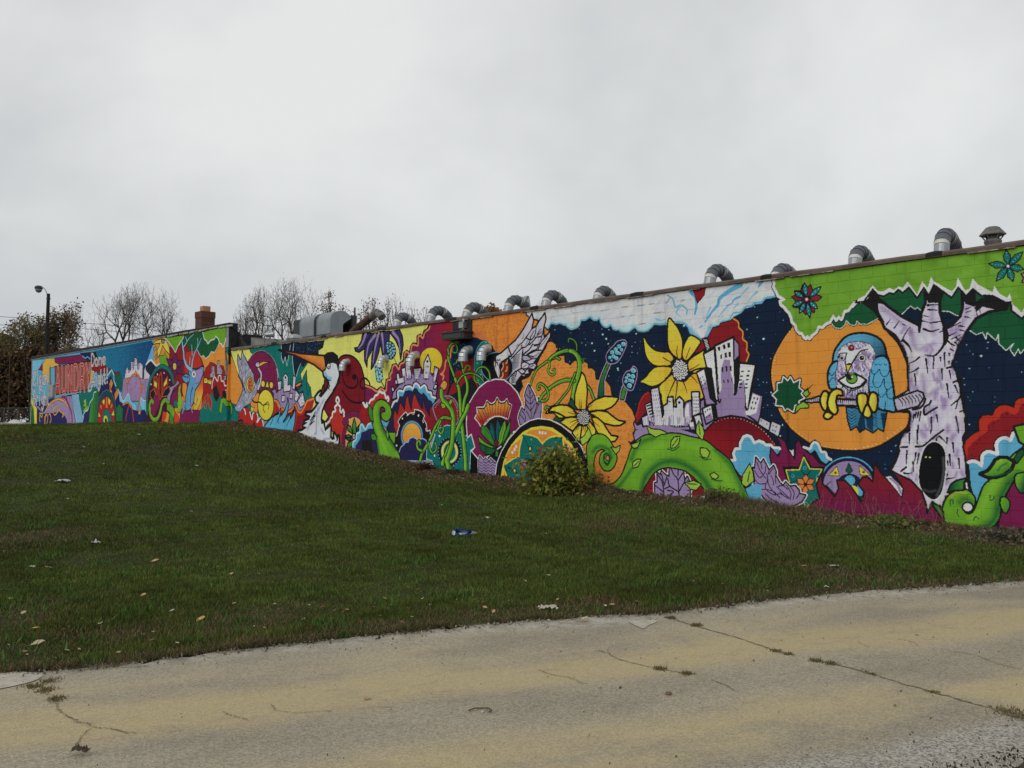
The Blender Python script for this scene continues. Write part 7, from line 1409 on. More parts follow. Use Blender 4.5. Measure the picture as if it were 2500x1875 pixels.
def tree(label, u, v_top, Yd, halfw, name='bare_tree', leaves=0, lcol=((.12, .08, .035), (.09, .07, .03)), lsize=.10, seed=0, stems=1, depth=6, twig=.014, group=None, lean=0, start=.42, cat='tree', base=None):
    rg = np.random.RandomState(seed); random.seed(seed)
    topz = px(u, v_top, Yd)[2]; x = px(u, 900, Yd)[0]; gz = float(ground_z(x, Yd)) if base is None else base
    H = topz - gz; W_ = halfw / FPX * Yd
    root = empty(name, (x, Yd, gz)); tag(root, label, cat, group)
    limbs = []; tw = []; tips = []
    def grow(p, d, L_, r, lv):
        if lv == 0: tips.append(p); return
        n = 3 if lv > 3 else 2; q = p; dd = d.copy()
        for k in range(n):
            dd = dd + rg.normal(0, .10, 3); dd[2] += .03; dd /= np.linalg.norm(dd)
            q2 = q + dd * L_ / n; ra, rb = r * (1 - .35 * k / n), r * (1 - .35 * (k + 1) / n)
            (limbs if r > .028 else tw).append((q, q2, ra, rb, 5 if r > .05 else 3))
            # side shoots
            if lv <= depth - 1 and rg.rand() < .9:
                sd_ = np.cross(dd, rg.normal(0, 1, 3)); sd_ /= np.linalg.norm(sd_) + 1e-9
                grow(q2, dd * .6 + sd_ * .75 + [0, 0, .10], L_ * .6, rb * .5, max(lv - 2, 0))
            q = q2
        nb = 2 if rg.rand() < .75 else 3
        ph = rg.uniform(0, 6.28)
        for k in range(nb):
            a = ph + 2 * math.pi * k / nb; sd_ = np.cross(dd, [math.cos(a), math.sin(a), .3]); sd_ /= np.linalg.norm(sd_) + 1e-9
            sp = rg.uniform(.4, .85)
            nd = dd * (1 - sp * .4) + sd_ * sp + np.array([0, 0, .05]); nd /= np.linalg.norm(nd)
            grow(q, nd, L_ * rg.uniform(.68, .86), r * rg.uniform(.55, .7), lv - 1)
    for s_ in range(stems):
        a = rg.uniform(0, 6.28); off = np.array([math.cos(a), math.sin(a), 0]) * (.0 if stems == 1 else .3)
        d0 = np.array([lean + (.0 if stems == 1 else rg.uniform(-.35, .35)), rg.uniform(-.1, .1), 1.0]); d0 /= np.linalg.norm(d0)
        h0 = H * start; p = off * 1.0; q = p + d0 * h0; rr = H * .017
        limbs.append((p - [0, 0, .3], q, rr * 1.3, rr, 7))
        for k in range(3 if stems < 3 else 2):
            aa = a + 2.1 * k; nd = d0 * .8 + np.array([math.cos(aa), math.sin(aa), 0]) * rg.uniform(.35, .8); nd /= np.linalg.norm(nd)
            grow(q, nd, H * .155, rr * .62, depth)
    allp = np.array([q[1] for q in limbs + tw]); zs = np.percentile(allp[:, 2], 99.7); wd = np.percentile(np.abs(allp[:, 0] - np.median(allp[:, 0])), 97)
    kz, kx = H / zs, W_ / wd
    def fix(L_): return [(np.array(a) * [kx, kx, kz], np.array(b) * [kx, kx, kz], r0, r1, n) for a, b, r0, r1, n in L_]
    limbs, tw = fix(limbs), fix(tw); tw = [(a, b, max(r0 * .8, twig * .55), max(r1 * .7, twig * .45), n) for a, b, r0, r1, n in tw]
    rods_mesh('trunk', limbs, m_bark, root)
    if tw: o = rods_mesh('twigs', tw, m_twig, root); o['kind'] = 'stuff'
    if leaves:
        P = np.array([t for q in tips for t in (q,)]) * [kx, kx, kz]
        P = P[rg.randint(0, len(P), leaves)] + rg.normal(0, .16, (leaves, 3)) * H / 10
        leaf_cloud('crown', P, lsize, lcol, root, rg)
    return root
def leaf_cloud(name, P, size, cols, parent, rg, flat=.0, mt=None, loc=None):
    n = len(P); u = rg.normal(0, 1, (n, 3)); u /= np.linalg.norm(u, axis=1)[:, None]; w = np.cross(u, rg.normal(0, 1, (n, 3))); w /= np.linalg.norm(w, axis=1)[:, None] + 1e-9
    s = size * rg.uniform(.5, 1.25, (n, 1)); u = u * s; w = w * s * .55
    V = np.stack([P - u, P - w * .9 + u * .1, P + u, P + w], 1).reshape(-1, 3)
    c = np.array(cols)[rg.randint(0, len(cols), n)] * rg.uniform(.6, 1.35, (n, 1)); tint = np.repeat(c, 4, 0)
    o = mesh(name, V, np.arange(4 * n).reshape(-1, 4), mt or m_leaf, parent, tint=tint, loc=loc); o['kind'] = 'stuff'
    return o
BR = ((.13, .085, .04), (.10, .075, .035), (.07, .05, .03)); OL = ((.25, .21, .095), (.20, .18, .08), (.26, .20, .10), (.14, .12, .065))
G = 'bare and browning trees behind the buildings'
tree('broad bare tree with many pale forked limbs, left of the two between lamp and chimney', 292, 695, 66, 84, seed=3, group=G, depth=7, twig=.013, )
tree('bare tree with upright limbs just left of the brick chimney', 382, 698, 70, 62, seed=8, group=G, depth=7, twig=.013, )
tree('small bare tree low between the street lamp and the broad bare tree', 228, 782, 64, 48, seed=5, group=G, depth=5)
tree('bare tree standing right of the chimney, the rounder and lower of that pair', 636, 706, 60, 66, seed=15, group=G, depth=7, twig=.012, leaves=300, lcol=BR, lsize=.05)
tree('tall bare tree right of the chimney with a windswept crown', 705, 684, 62, 76, seed=22, group=G, depth=7, twig=.012, leaves=300, lcol=BR, lsize=.05)
tree('low bare tree at the step between the two buildings', 585, 762, 64, 46, seed=33, group=G, depth=5)
tree('half-bare tree with brown leaves rising behind the curved air hoods', 806, 712, 58, 42, seed=41, group=G, depth=5, leaves=900, lcol=((.20, .12, .08), (.24, .15, .10)), lsize=.08)
tree('russet half-bare tree above the rusty flue', 903, 728, 56, 34, seed=52, group=G, depth=5, leaves=450, lcol=((.26, .14, .10), (.20, .12, .09)), lsize=.07)
tree('thin bare tree with a leaning trunk between the rusty flue and the farthest duct', 952, 720, 55, 42, seed=57, group=G, depth=5, lean=.12, leaves=200, lcol=BR, lsize=.06)
tree('small bare tree between the two leftmost elbowed ducts', 1022, 748, 57, 38, seed=61, group=G, depth=5, leaves=150, lcol=BR, lsize=.06)
tree('brown-leaved shrubby tree behind the dark corner of the air unit', 868, 762, 60, 30, seed=63, group=G, depth=5, leaves=700, lcol=((.22, .13, .08), (.17, .11, .08)), lsize=.07)
tree('rust-orange treetop just showing over the orange cloud coping', 1208, 754, 58, 26, seed=66, group=G, depth=5, leaves=5200, lcol=((.32, .16, .055), (.22, .11, .045)), lsize=.12)
tree('thin treetop twigs over the coping left of the duct above the wing', 1310, 738, 60, 30, seed=68, group=G, depth=5, leaves=300, lcol=BR, lsize=.08)
tree('olive-leaved tree left of the street lamp', 80, 776, 68, 52, name='leafy_tree', seed=71, group=G, depth=7, leaves=4200, lcol=OL, lsize=.12)
tree('brown-leaved thinning tree right of the street lamp', 152, 742, 69, 46, name='leafy_tree', seed=74, group=G, depth=7, leaves=2600, lcol=((.21, .15, .09), (.24, .18, .09), (.16, .12, .08)), lsize=.12)
tree('low yellow-olive tree behind the far corner of the tall building', 175, 850, 64, 42, name='leafy_tree', seed=77, group=G, depth=5, leaves=3600, lcol=OL, lsize=.14)
tree('yellowish rounded tree at the left edge of the picture', 10, 822, 78, 34, name='leafy_tree', seed=79, group=G, depth=5, leaves=9000, lcol=((.17, .14, .04), (.12, .10, .035)), lsize=.2)
tree('bare tree beyond the left edge of the picture', -130, 760, 72, 70, seed=81, group=G, depth=6, leaves=3000, lcol=BR, lsize=.15)
# dark thicket
rg = np.random.RandomState(6); n = 85000
uu = rg.uniform(-520, 260, n); yd = rg.uniform(66, 74, n); hh = rg.rand(n) ** .6
vt = 852 + 10 * nz(uu, uu, .03) + np.where(uu > 120, (uu - 120) * .2, 0)
xx, yy, zz = ray(uu, vt); zt = CAMZ + zz * yd / yy; X_ = xx * yd / yy; gz = ground_z(X_, yd)
P = np.c_[X_, yd, gz + (zt - gz) * hh]
o = leaf_cloud('thicket', P, .19, ((.13, .085, .055), (.15, .10, .055), (.09, .062, .045), (.19, .13, .06)), None, rg); tag(o, 'dark brown wooded thicket behind the chain-link fence', 'thicket')
acc = []
for k in range(34):
    x_, y_ = X_[k * 7], rg.uniform(64.8, 66); g_ = float(ground_z(x_, y_)); h_ = rg.uniform(3, 6); acc.append(((x_, y_, g_ - .2), (x_ + rg.normal(0, .5), y_, g_ + h_), .05, .02, 4))
tag(rods_mesh('thicket_stems', acc, m_bark, None), 'thin dark stems standing in the thicket by the fence', 'thicket', kind='stuff')

# ================================================================ lawn
m_grass = tintmat('grass_blades', .8, .25)
def blades(n, seed, d0, d1, hmul=1.0, keep=None, cols=None, wid=1.0, amin=-44, amax=44):
    rg = np.random.RandomState(seed)
    a = np.radians(rg.uniform(amin, amax, n)); d = np.exp(rg.uniform(math.log(d0), math.log(d1), n))
    x, y = d * np.sin(a), d * np.cos(a)
    s, m = sm_of(x, y); r = (y - edge_y(x)) * .94
    ok = (r > .03 + .06 * (nz(x, y, 5) + .4)) & ((m > .02) | (s < -51.9)) & (y < 53)
    if keep is not None: ok &= keep(x, y, s, m, r, rg)
    return x[ok], y[ok], d[ok], s[ok], m[ok], r[ok]
def grass(name, x, y, h, w, col, rg, mt, droop=.5):
    n = len(x); z = ground_z(x, y); a = rg.uniform(0, 2 * math.pi, n); c, sn = np.cos(a), np.sin(a); b = rg.uniform(0, 2 * math.pi, n); l = rg.uniform(0, droop, n) * h
    P0 = np.c_[x - c * w / 2, y - sn * w / 2, z - .004]; P1 = np.c_[x + c * w / 2, y + sn * w / 2, z - .004]; P2 = np.c_[x + np.cos(b) * l, y + np.sin(b) * l, z + h]
    V = np.stack([P0, P1, P2], 1).reshape(-1, 3); sh = np.repeat(col, 3, 0).reshape(n, 3, 3)
    return mesh(name, V, np.arange(3 * n).reshape(-1, 3), mt, tint=sh.reshape(-1, 3))
x, y, d, s, m, r = blades(1050000, 1, 4.2, 58)
rg = np.random.RandomState(2); n = len(x)
patch = nz(x, y, .35) * .5 + nz(x, y, 1.1) * .45 + nz(x, y, 3.2) * .3
dry = np.clip((-.75 - patch + 1.1 * np.exp(-(r / .35) ** 2) + .75 * np.exp(-(r / 1.4) ** 2) * (x < 1) + 1.2 * np.exp(-(m / .9) ** 2) * (s < 2)) * 1.2, 0, 1)
for pu, pv, pr in ((640, 1478, .42), (545, 1500, .3), (15, 1560, .4), (40, 1490, .3), (330, 1515, .28), (1350, 1470, .25), (1480, 1460, .35), (880, 1535, .3), (1000, 1525, .3), (2120, 1400, .7), (1850, 1300, .8), (1500, 1270, .8), (100, 1450, .35), (250, 1590, .25)):
    cx_, cy_ = (float(q) for q in to_plane(pu, pv, .12)); dry = np.clip(dry + .85 * np.exp(-((x - cx_) ** 2 + ((y - cy_) * .8) ** 2) / pr ** 2), 0, 1)
kdry = rg.rand(n) < dry * .85 + .05
thin = (rg.rand(n) < np.clip(1.25 - dry * .75, .3, 1))
x, y, d, s, m, r, patch, dry, kdry = [q[thin] for q in (x, y, d, s, m, r, patch, dry, kdry)]; n = len(x)
g = np.array([[.086, .118, .027]]) * (1 + .26 * patch[:, None]) * (1 + .16 * nz(x, y, 9)[:, None]) * [[1 + 0, 1, 1]] * rg.uniform(.62, 1.45, (n, 1)); g[:, 0] *= rg.uniform(.8, 1.3, n)
far = np.clip((d - 14) / 20, 0, 1)[:, None]; 
dc = np.array([[.22, .165, .085]]) * rg.uniform(.35, 1.15, (n, 1))
col = np.where(kdry[:, None], dc, g)
h = (.019 + .0010 * d) * rg.uniform(.5, 1.5, n) * (1 + .35 * nz(x, y, 2.1)).clip(.5, 1.8); w = .0035 + .0011 * d
h = np.where(kdry, h * .8, h)
o = grass('lawn_grass', x, y, h, w * rg.uniform(.7, 1.3, n), col, rg, m_grass, .9); tag(o, 'short dark green grass covering the sloping lawn', 'grass', kind='stuff')
# ragged sod lip, dead grass and crumbled edge pieces where lawn meets road
rg = np.random.RandomState(91); n = 42000; x = rg.uniform(-7, 11, n); r_ = np.abs(rg.normal(0, .07, n)) - .035 + .05 * nz(x, x, 6); y = edge_y(x) + r_ + .05 * nz(x, x * .3, 3.1)
c3 = np.array([(.20, .15, .08), (.12, .085, .05), (.09, .13, .03), (.26, .20, .11), (.06, .05, .035)]); col = c3[rg.choice(5, n, p=[.25, .25, .22, .13, .15])] * rg.uniform(.6, 1.3, (n, 1))
o = grass('sod_lip', x, y, rg.uniform(.008, .05, n) * (1 + .5 * nz(x, x, 4)).clip(.4, 2), rg.uniform(.004, .012, n), col, rg, m_grass, 1.6); tag(o, 'ragged lip of dead and green grass along the road edge', 'grass', kind='stuff')
n = 2600; x = rg.uniform(-7, 11, n); y = edge_y(x) + .05 * nz(x, x * .3, 3.1) - np.abs(rg.normal(0, .09, n)) + .03
o = leaf_cloud('edge_rubble', np.c_[x, y, np.full(n, .008)], .016, ((.30, .28, .23), (.16, .13, .09), (.40, .37, .30), (.09, .07, .05)), None, rg); tag(o, 'crumbled concrete chips and soil along the road edge', 'rubble', kind='stuff')
# tufts of broader, brighter weeds and clover along the kerb side
rg = np.random.RandomState(4)
tx = []; ty = []; 
for k in range(520):
    a = math.radians(rg.uniform(-42, 42)); dd = math.exp(rg.uniform(math.log(5.5), math.log(22))); cx_, cy_ = dd * math.sin(a), dd * math.cos(a)
    rr = (cy_ - float(edge_y(cx_))) * .94; s_, m_ = sm_of(cx_, cy_)
    if rr < .05 or m_ < .4: continue
    q = rg.randint(18, 70); sp = rg.uniform(.04, .16); tx.append(cx_ + rg.normal(0, sp, q)); ty.append(cy_ + rg.normal(0, sp, q))
tx, ty = np.concatenate(tx), np.concatenate(ty); ok = (ty - edge_y(tx)) > .02; tx, ty = tx[ok], ty[ok]; n = len(tx)
col = np.array([[.065, .112, .028]]) * rg.uniform(.6, 1.8, (n, 1))
o = grass('lawn_weeds', tx, ty, rg.uniform(.03, .085, n), rg.uniform(.012, .026, n), col, rg, m_grass, 1.0); tag(o, 'broad-leaved weed tufts scattered through the lawn', 'weeds', kind='stuff')
# dry grass, vines and leaf litter banked against the wall
rg = np.random.RandomState(5); n = 150000
s = rg.uniform(-31, 2.5, n); dens = np.interp(s, [-31, -20, -14, -6, 2.5], [.25, .4, .9, 1, 1]); m = np.abs(rg.normal(0, 1, n)) * np.interp(s, [-31, -16, -6, 2], [.45, .6, .55, .6]) + .03
ok = rg.rand(n) < dens; s, m = s[ok], m[ok]; n = len(s); p = wl(s, m, 0); x, y = p[0], p[1]
hm = np.interp(s, [-31, -18, -13, -9, -5, 2], [.05, .06, .10, .12, .10, .08]); cl = (nz(s * 1.0, m, 2.3)).clip(-1, 1)
h = hm * rg.uniform(.25, 1.25, n) * (1 + .7 * cl) * np.exp(-m * .9)
pal = np.array([(.30, .23, .13), (.19, .135, .08), (.11, .085, .055), (.23, .195, .14), (.11, .14, .045), (.20, .12, .08)]); col = pal[rg.choice(6, n, p=[.25, .2, .12, .15, .23, .05])] * rg.uniform(.6, 1.3, (n, 1))
o = grass('dry_weeds', x, y, h.clip(.015), rg.uniform(.006, .022, n), col, rg, m_grass, 1.4); tag(o, 'brown dry weeds and vines along the foot of the painted wall', 'weeds', kind='stuff')
n = 16000; s = rg.uniform(-30, 2.5, n); m = np.abs(rg.normal(0, .45, n)) + .02; p = wl(s, m, 0); gz = ground_z(p[0], p[1])
o = leaf_cloud('leaf_litter', np.c_[p[0], p[1], gz + rg.uniform(.0, .07, n)], .035, ((.22, .14, .085), (.15, .10, .06), (.28, .20, .12), (.10, .075, .05), (.12, .13, .05)), None, rg); tag(o, 'brown fallen leaves drifted against the wall', 'leaf litter', kind='stuff')
# tall straw stalks against the magenta paint
acc = []
for k in range(90):
    s_ = rg.choice([rg.uniform(-7.6, -4.9), rg.uniform(-13, 2)], p=[.72, .28]); m_ = rg.uniform(.05, .35); p = wl(s_, m_, 0); g_ = float(ground_z(p[0], p[1])); H_ = rg.uniform(.12, .46 if s_ > -7.8 else .28)
    a = np.array([p[0], p[1], g_]); b_ = a + [rg.normal(0, .05), rg.normal(0, .05), H_ * .6]; c_ = b_ + [rg.normal(0, .07), rg.normal(0, .07), H_ * .4]
    acc += [(a, b_, .0022, .0018, 3), (b_, c_, .0018, .001, 3)]
    for q in range(3): e_ = b_ + (c_ - b_) * rg.rand(); acc.append((e_, e_ + rg.normal(0, .035, 3) + [0, 0, .02], .0016, .001, 3))
tag(rods_mesh('straw_stalks', acc, mat('straw', (.34, .23, .12), .8), None), 'tall dry straw stalks in front of the magenta flames', 'dry grass', kind='stuff')

# ---------------------------------------------------------------- the bush by the mandala
def bush(name, s0, m0, w, h, n, cols, label, seed, size=.06, stems=30):
    rg = np.random.RandomState(seed); p = wl(s0, m0, 0); g_ = float(ground_z(p[0], p[1])); root = empty(name, (p[0], p[1], g_)); tag(root, label, 'bush')
    acc = []; tips = []
    for k in range(stems):
        a = rg.uniform(0, 6.28); q = np.array([rg.normal(0, .08), rg.normal(0, .08), 0]); d = np.array([math.cos(a) * rg.uniform(.1, .9), math.sin(a) * rg.uniform(.1, .6), 1.1]); d /= np.linalg.norm(d); L_ = rg.uniform(.6, 1) * h * .95
        for j in range(4):
            q2 = q + d * L_ / 4; acc.append((q, q2, .009 * (1 - j / 5), .009 * (1 - (j + 1) / 5), 4)); tips += [q2] * (j + 1); d = d + rg.normal(0, .16, 3) + np.array([math.cos(a), math.sin(a), -.25]) * .08; d /= np.linalg.norm(d); q = q2
    P = np.array(tips); P = P[rg.randint(0, len(P), n)] + rg.normal(0, 1, (n, 3)) * [w * .17, w * .13, h * .13]
    low = rg.rand(n) < .45; P[low, 2] *= rg.uniform(.1, .8, low.sum())
    P[:, 0] *= w / 2 / max(np.percentile(np.abs(P[:, 0]), 97), .01); P[:, 1] *= w / 2.6 / max(np.percentile(np.abs(P[:, 1]), 97), .01); P[:, 2] = np.clip(P[:, 2] * h / np.percentile(P[:, 2], 99), .02, None)
    # keep it in front of the wall
    Pw = P + [p[0], p[1], 0]; mm = WD - (Pw[:, 0] * DY - Pw[:, 1] * DX); P = P[mm > .04]
    rods_mesh('stems', acc, m_bark, root)['kind'] = 'stuff'; leaf_cloud('foliage', P, size, cols, root, rg); return root
bs_, bm_ = sm_of(*on_ground(1345, 1208)[:2])
bush('leafy_bush', float(bs_), float(bm_), 1.26, 1.0, 5200, ((.20, .23, .045), (.27, .27, .06), (.14, .17, .04), (.34, .30, .07), (.10, .125, .035)), 'leafy yellow-green bush in front of the black-rimmed mandala', 7, .058, 44)
s_, z_ = to_wall(1445, 1190, .35); bush('weed_bush', float(s_), .3, .7, .42, 600, ((.14, .15, .05), (.19, .13, .07), (.24, .17, .09)), 'small straggly weed clump right of the mandala rim', 9, .035, 12)
s_, z_ = to_wall(1750, 1228, .35); bush('weed_bush', float(s_), .3, .9, .32, 900, ((.20, .13, .08), (.15, .12, .06), (.11, .12, .05)), 'brownish weed clump at the foot of the green arch', 10, .035, 14)
s_, z_ = to_wall(2190, 1290, .6); bush('grass_clump', float(s_), .75, .75, .2, 700, ((.15, .19, .05), (.11, .15, .045), (.2, .2, .08)), 'fresh green clump below the magenta flames', 12, .04, 14)
s_, z_ = to_wall(2470, 1330, .4); bush('weed_bush', float(s_), .5, 1.1, .19, 1300, ((.20, .17, .13), (.14, .11, .08), (.10, .11, .06)), 'grey-brown weed mat at the right end under the green tendril', 13, .035, 18)
s_, z_ = to_wall(1040, 1140, .3); bush('weed_bush', float(s_), .3, .6, .22, 600, ((.10, .04, .03), (.07, .035, .025)), 'reddish weed clump at the foot of the tangled vines', 15, .03, 10)
s_, z_ = to_wall(1110, 1150, .3); bush('weed_bush', float(s_), .25, .7, .2, 600, ((.09, .06, .04), (.06, .05, .03)), 'low brown weed clump left of the mandala', 16, .03, 10)

# ================================================================ litter and leaves
m_film = mat('white_film', (.44, .43, .40), .6, noise=.25, nscale=40); m_tan = mat('tan_paper', (.48, .43, .33), .8, noise=.15, nscale=30); m_peach = mat('peach_paper', (.46, .30, .19), .8)
def crumple(name, mt, label, cat, u, v, wpx, hpx, seed, n=7, thick=.35, group=None, parent=None, dz=.02):
    rg = np.random.RandomState(seed); p = on_ground(u, v); d = math.hypot(p[0], p[1]); W_ = wpx / FPX * d * .85; H_ = hpx / FPX * d * .6
    gx_, gy_ = np.meshgrid(np.linspace(-.5, .5, n), np.linspace(-.5, .5, n)); rr = 1 + rg.normal(0, .13, gx_.shape)
    X_ = gx_ * W_ * rr; Y_2 = gy_ * W_ * .55 * rr + rg.normal(0, .02, gx_.shape) * W_; Z_ = np.abs(rg.normal(0, 1, gx_.shape)) * H_ * .55 * thick * 2 + (1 - 4 * (gx_ ** 2)) * H_ * .3
    V = np.c_[X_.ravel(), Y_2.ravel(), Z_.ravel()]; i, j = np.meshgrid(np.arange(n - 1), np.arange(n - 1), indexing='ij')
    o = mesh(name, V, np.stack([i * n + j, i * n + j + 1, (i + 1) * n + j + 1, (i + 1) * n + j], -1).reshape(-1, 4), mt, loc=(p[0], p[1], p[2] + dz)); o.rotation_euler = (0, 0, rg.uniform(-.3, .3)); tag(o, label, cat, group); return o
# blue and white bag
p = on_ground(1135, 1314); k = math.hypot(p[0], p[1]) / FPX; bag = empty('snack_bag', (p[0], p[1], p[2] + .015)); tag(bag, 'crumpled blue and white bag lying in the middle of the lawn', 'bag')
m_blue = mat('blue_foil', (.02, .085, .30), .35, noise=.3, nscale=12, spec=.6); m_wf = mat('white_foil', (.62, .66, .60), .35); m_nv = mat('navy_print', (.012, .022, .09), .4)
def bagpart(name, q, mt, y0):
    V = [((a - 495) / 3.687 * k, y0 + .02 * ((i * 7) % 3) - b * 0, (430 - b) / 3.687 * k) for i, (a, b) in enumerate(q)]; V2 = [(a, y_ + .07, z * .85) for a, y_, z in V]
    n_ = len(V); mesh(name, V + V2, [tuple(range(n_)), tuple(range(n_, 2 * n_))[::-1]] + [(i, (i + 1) % n_, (i + 1) % n_ + n_, i + n_) for i in range(n_)], mt, bag)
bagpart('body', [(388, 372), (412, 342), (440, 362), (520, 365), (575, 372), (600, 392), (560, 405), (530, 425), (460, 420), (400, 428)], m_blue, 0)
bagpart('end_flap', [(378, 400), (386, 370), (410, 372), (408, 410), (392, 412)], m_wf, -.02); bagpart('print', [(412, 350), (418, 395), (460, 385), (440, 366)], m_nv, -.012); bagpart('print', [(530, 375), (560, 385), (540, 398), (520, 390)], m_nv, -.012)
bagpart('tip', [(560, 372), (612, 392), (570, 404), (548, 400)], m_wf, -.012); bagpart('stripe', [(440, 392), (520, 384), (512, 402), (455, 408)], m_wf, -.014)
crumple('paper_scrap', m_tan, 'small tan paper wad just above the blue bag', 'litter', 1186, 1270, 22, 12, 3)
crumple('rag', m_tan, 'torn tan rag near the road in the middle of the lawn edge', 'litter', 1338, 1492, 48, 16, 4, n=9)
crumple('plastic_wrap', m_film, 'clear and white plastic wrap high on the left lawn', 'litter', 153, 1178, 36, 8, 5)
crumple('tissue', m_film, 'white crumpled tissue on the left lawn above the brown leaves', 'litter', 233, 1330, 24, 10, 6)
crumple('tissue', m_film, 'little white tissue near the left edge of the lawn', 'litter', 77, 1389, 16, 7, 7)
crumple('white_scrap', m_film, 'white scrap on the lawn below the painted arch of the far wall', 'litter', 340, 1063, 9, 4, 8)
crumple('white_scrap', m_film, 'white scrap left of the middle of the upper lawn', 'litter', 480, 1140, 11, 5, 9)
crumple('paper_scrap', m_peach, 'peach paper scrap on the right lawn', 'litter', 1964, 1387, 14, 6, 10)
crumple('plastic_strip', m_film, 'pale plastic strip lying right of the peach scrap', 'litter', 2037, 1386, 22, 5, 11)
crumple('white_scrap', m_film, 'white scrap low on the right lawn near the road', 'litter', 2018, 1438, 12, 5, 12)
crumple('yellow_paper', mat('cream_paper', (.55, .46, .27), .8), 'pale yellow scrap on the broken road edge', 'litter', 1430, 1518, 22, 10, 13)
crumple('dead_leaf_clump', mat('dead_leaves', (.06, .045, .03), .9), 'dark soggy leaf clump on the road at lower left', 'leaves', 196, 1846, 42, 18, 14, n=9)
tuft = [(94, 1104), (155, 1105), (85, 1198), (165, 1221), (444, 1269), (467, 1252), (252, 1135), (553, 1151), (120, 1064), (220, 1087), (590, 1098), (205, 1094), (631, 1406), (322, 1101), (550, 1352), (1474, 1367), (1285, 1254), (1334, 1306), (1510, 1307), (1080, 1236), (1050, 1482), (1405, 1494), (1560, 1516)]
for k_, (u, v) in enumerate(tuft): crumple('white_fleck', m_film, 'tiny white fleck of litter in the grass', 'litter', u, v, 7, 4, 40 + k_, n=3, group='white flecks scattered on the lawn')
# fallen leaves
def leaf_mesh(mt):
    V = [(-.5, 0, 0), (-.3, .22, .05), (0, .30, .10), (.32, .2, .06), (.5, 0, .02), (.32, -.2, .10), (0, -.30, .05), (-.3, -.2, .08), (0, 0, .0), (-.72, .02, .02)]
    o = mesh('fallen_leaf', V, [(0, 1, 8), (1, 2, 8), (2, 3, 8), (3, 4, 8), (4, 5, 8), (5, 6, 8), (6, 7, 8), (7, 0, 8), (0, 8, 9)], mt); return o
LM = [mat('tan_leaf', (.40, .26, .13), .8), mat('ochre_leaf', (.45, .30, .10), .8), mat('russet_leaf', (.16, .05, .03), .8), mat('pale_leaf', (.42, .36, .24), .8), mat('brown_leaf', (.13, .085, .05), .8)]
spots = [(378, 1376, 0, 17), (525, 1396, 0, 19), (197, 1470, 3, 24), (350, 1461, 0, 16), (86, 1544, 1, 17), (490, 1521, 1, 21), (375, 1553, 3, 12), (570, 1483, 0, 18), (290, 1411, 0, 18), (92, 1581, 3, 26), (193, 1599, 0, 16), (157, 1408, 2, 18), (258, 1379, 0, 11), (8, 1353, 0, 14), (119, 1393, 0, 16), (263, 1587, 2, 10), (565, 1408, 0, 14), (57, 1505, 3, 14), (25, 1470, 0, 12), (849, 1498, 0, 15), (722, 1522, 3, 20), (940, 1470, 0, 13), (1446, 1396, 1, 13), (1435, 1342, 2, 7), (1184, 1492, 0, 12), (1265, 1521, 1, 9), (1205, 1502, 0, 12), (1495, 1485, 0, 11), (1555, 1478, 3, 14), (1444, 1465, 0, 10), (1361, 1472, 0, 8), (896, 1708, 0, 22), (1340, 1412, 3, 10), (700, 1445, 2, 9), (420, 1500, 3, 12), (245, 1532, 3, 18), (385, 1520, 3, 14), (60, 1480, 4, 14), (1080, 1610, 4, 6), (2010, 1560, 4, 7), (2238, 1552, 4, 8), (1515, 1680, 4, 6), (1465, 1682, 4, 7), (1840, 1615, 4, 9), (2105, 1635, 4, 8), (2185, 1725, 4, 9)]
rg = np.random.RandomState(31)
for k_ in range(110):
    u = rg.uniform(-20, 1900); v = 1644 - .09 * u - abs(rg.normal(0, 60)) - 12; spots.append((u, v, int(rg.choice([0, 2, 3, 4, 4])), rg.uniform(5, 11)))
bases = [None] * 5
for k_, (u, v, c_, sz) in enumerate(spots):
    if bases[c_] is None: o = leaf_mesh(LM[c_]); bases[c_] = o
    else: o = bases[c_].copy(); COL.objects.link(o)
    p = on_ground(u, v); S_ = sz * 1.12 / FPX * math.hypot(p[0], p[1]); o.location = (p[0], p[1], p[2] + .034 if p[1] > float(edge_y(p[0])) else .006); o.scale = (S_, S_, S_); o.rotation_euler = (rg.normal(0, .3), rg.normal(0, .3), rg.uniform(0, 6.28)) if p[1] > float(edge_y(p[0])) else (0, 0, rg.uniform(0, 6.28))
    where_ = (', beside the road edge' if 0 < p[1] - float(edge_y(p[0])) < 1.6 else ', well up the lawn' if p[1] > float(edge_y(p[0])) else '') + (' at the far left' if u < 300 else ' left of the middle' if u < 900 else ' near the middle' if u < 1600 else ' at the right')
    tag(o, ['curled tan fallen leaf', 'ochre yellow fallen leaf', 'russet red fallen leaf', 'pale bleached fallen leaf', 'dark brown fallen leaf'][c_] + (' lying in the grass' if p[1] > float(edge_y(p[0])) else ' lying on the road') + where_, 'leaf', ['tan', 'ochre', 'russet', 'pale', 'dark brown'][c_] + ' fallen leaves' + (' in the grass' if p[1] > float(edge_y(p[0])) else ' on the road'))
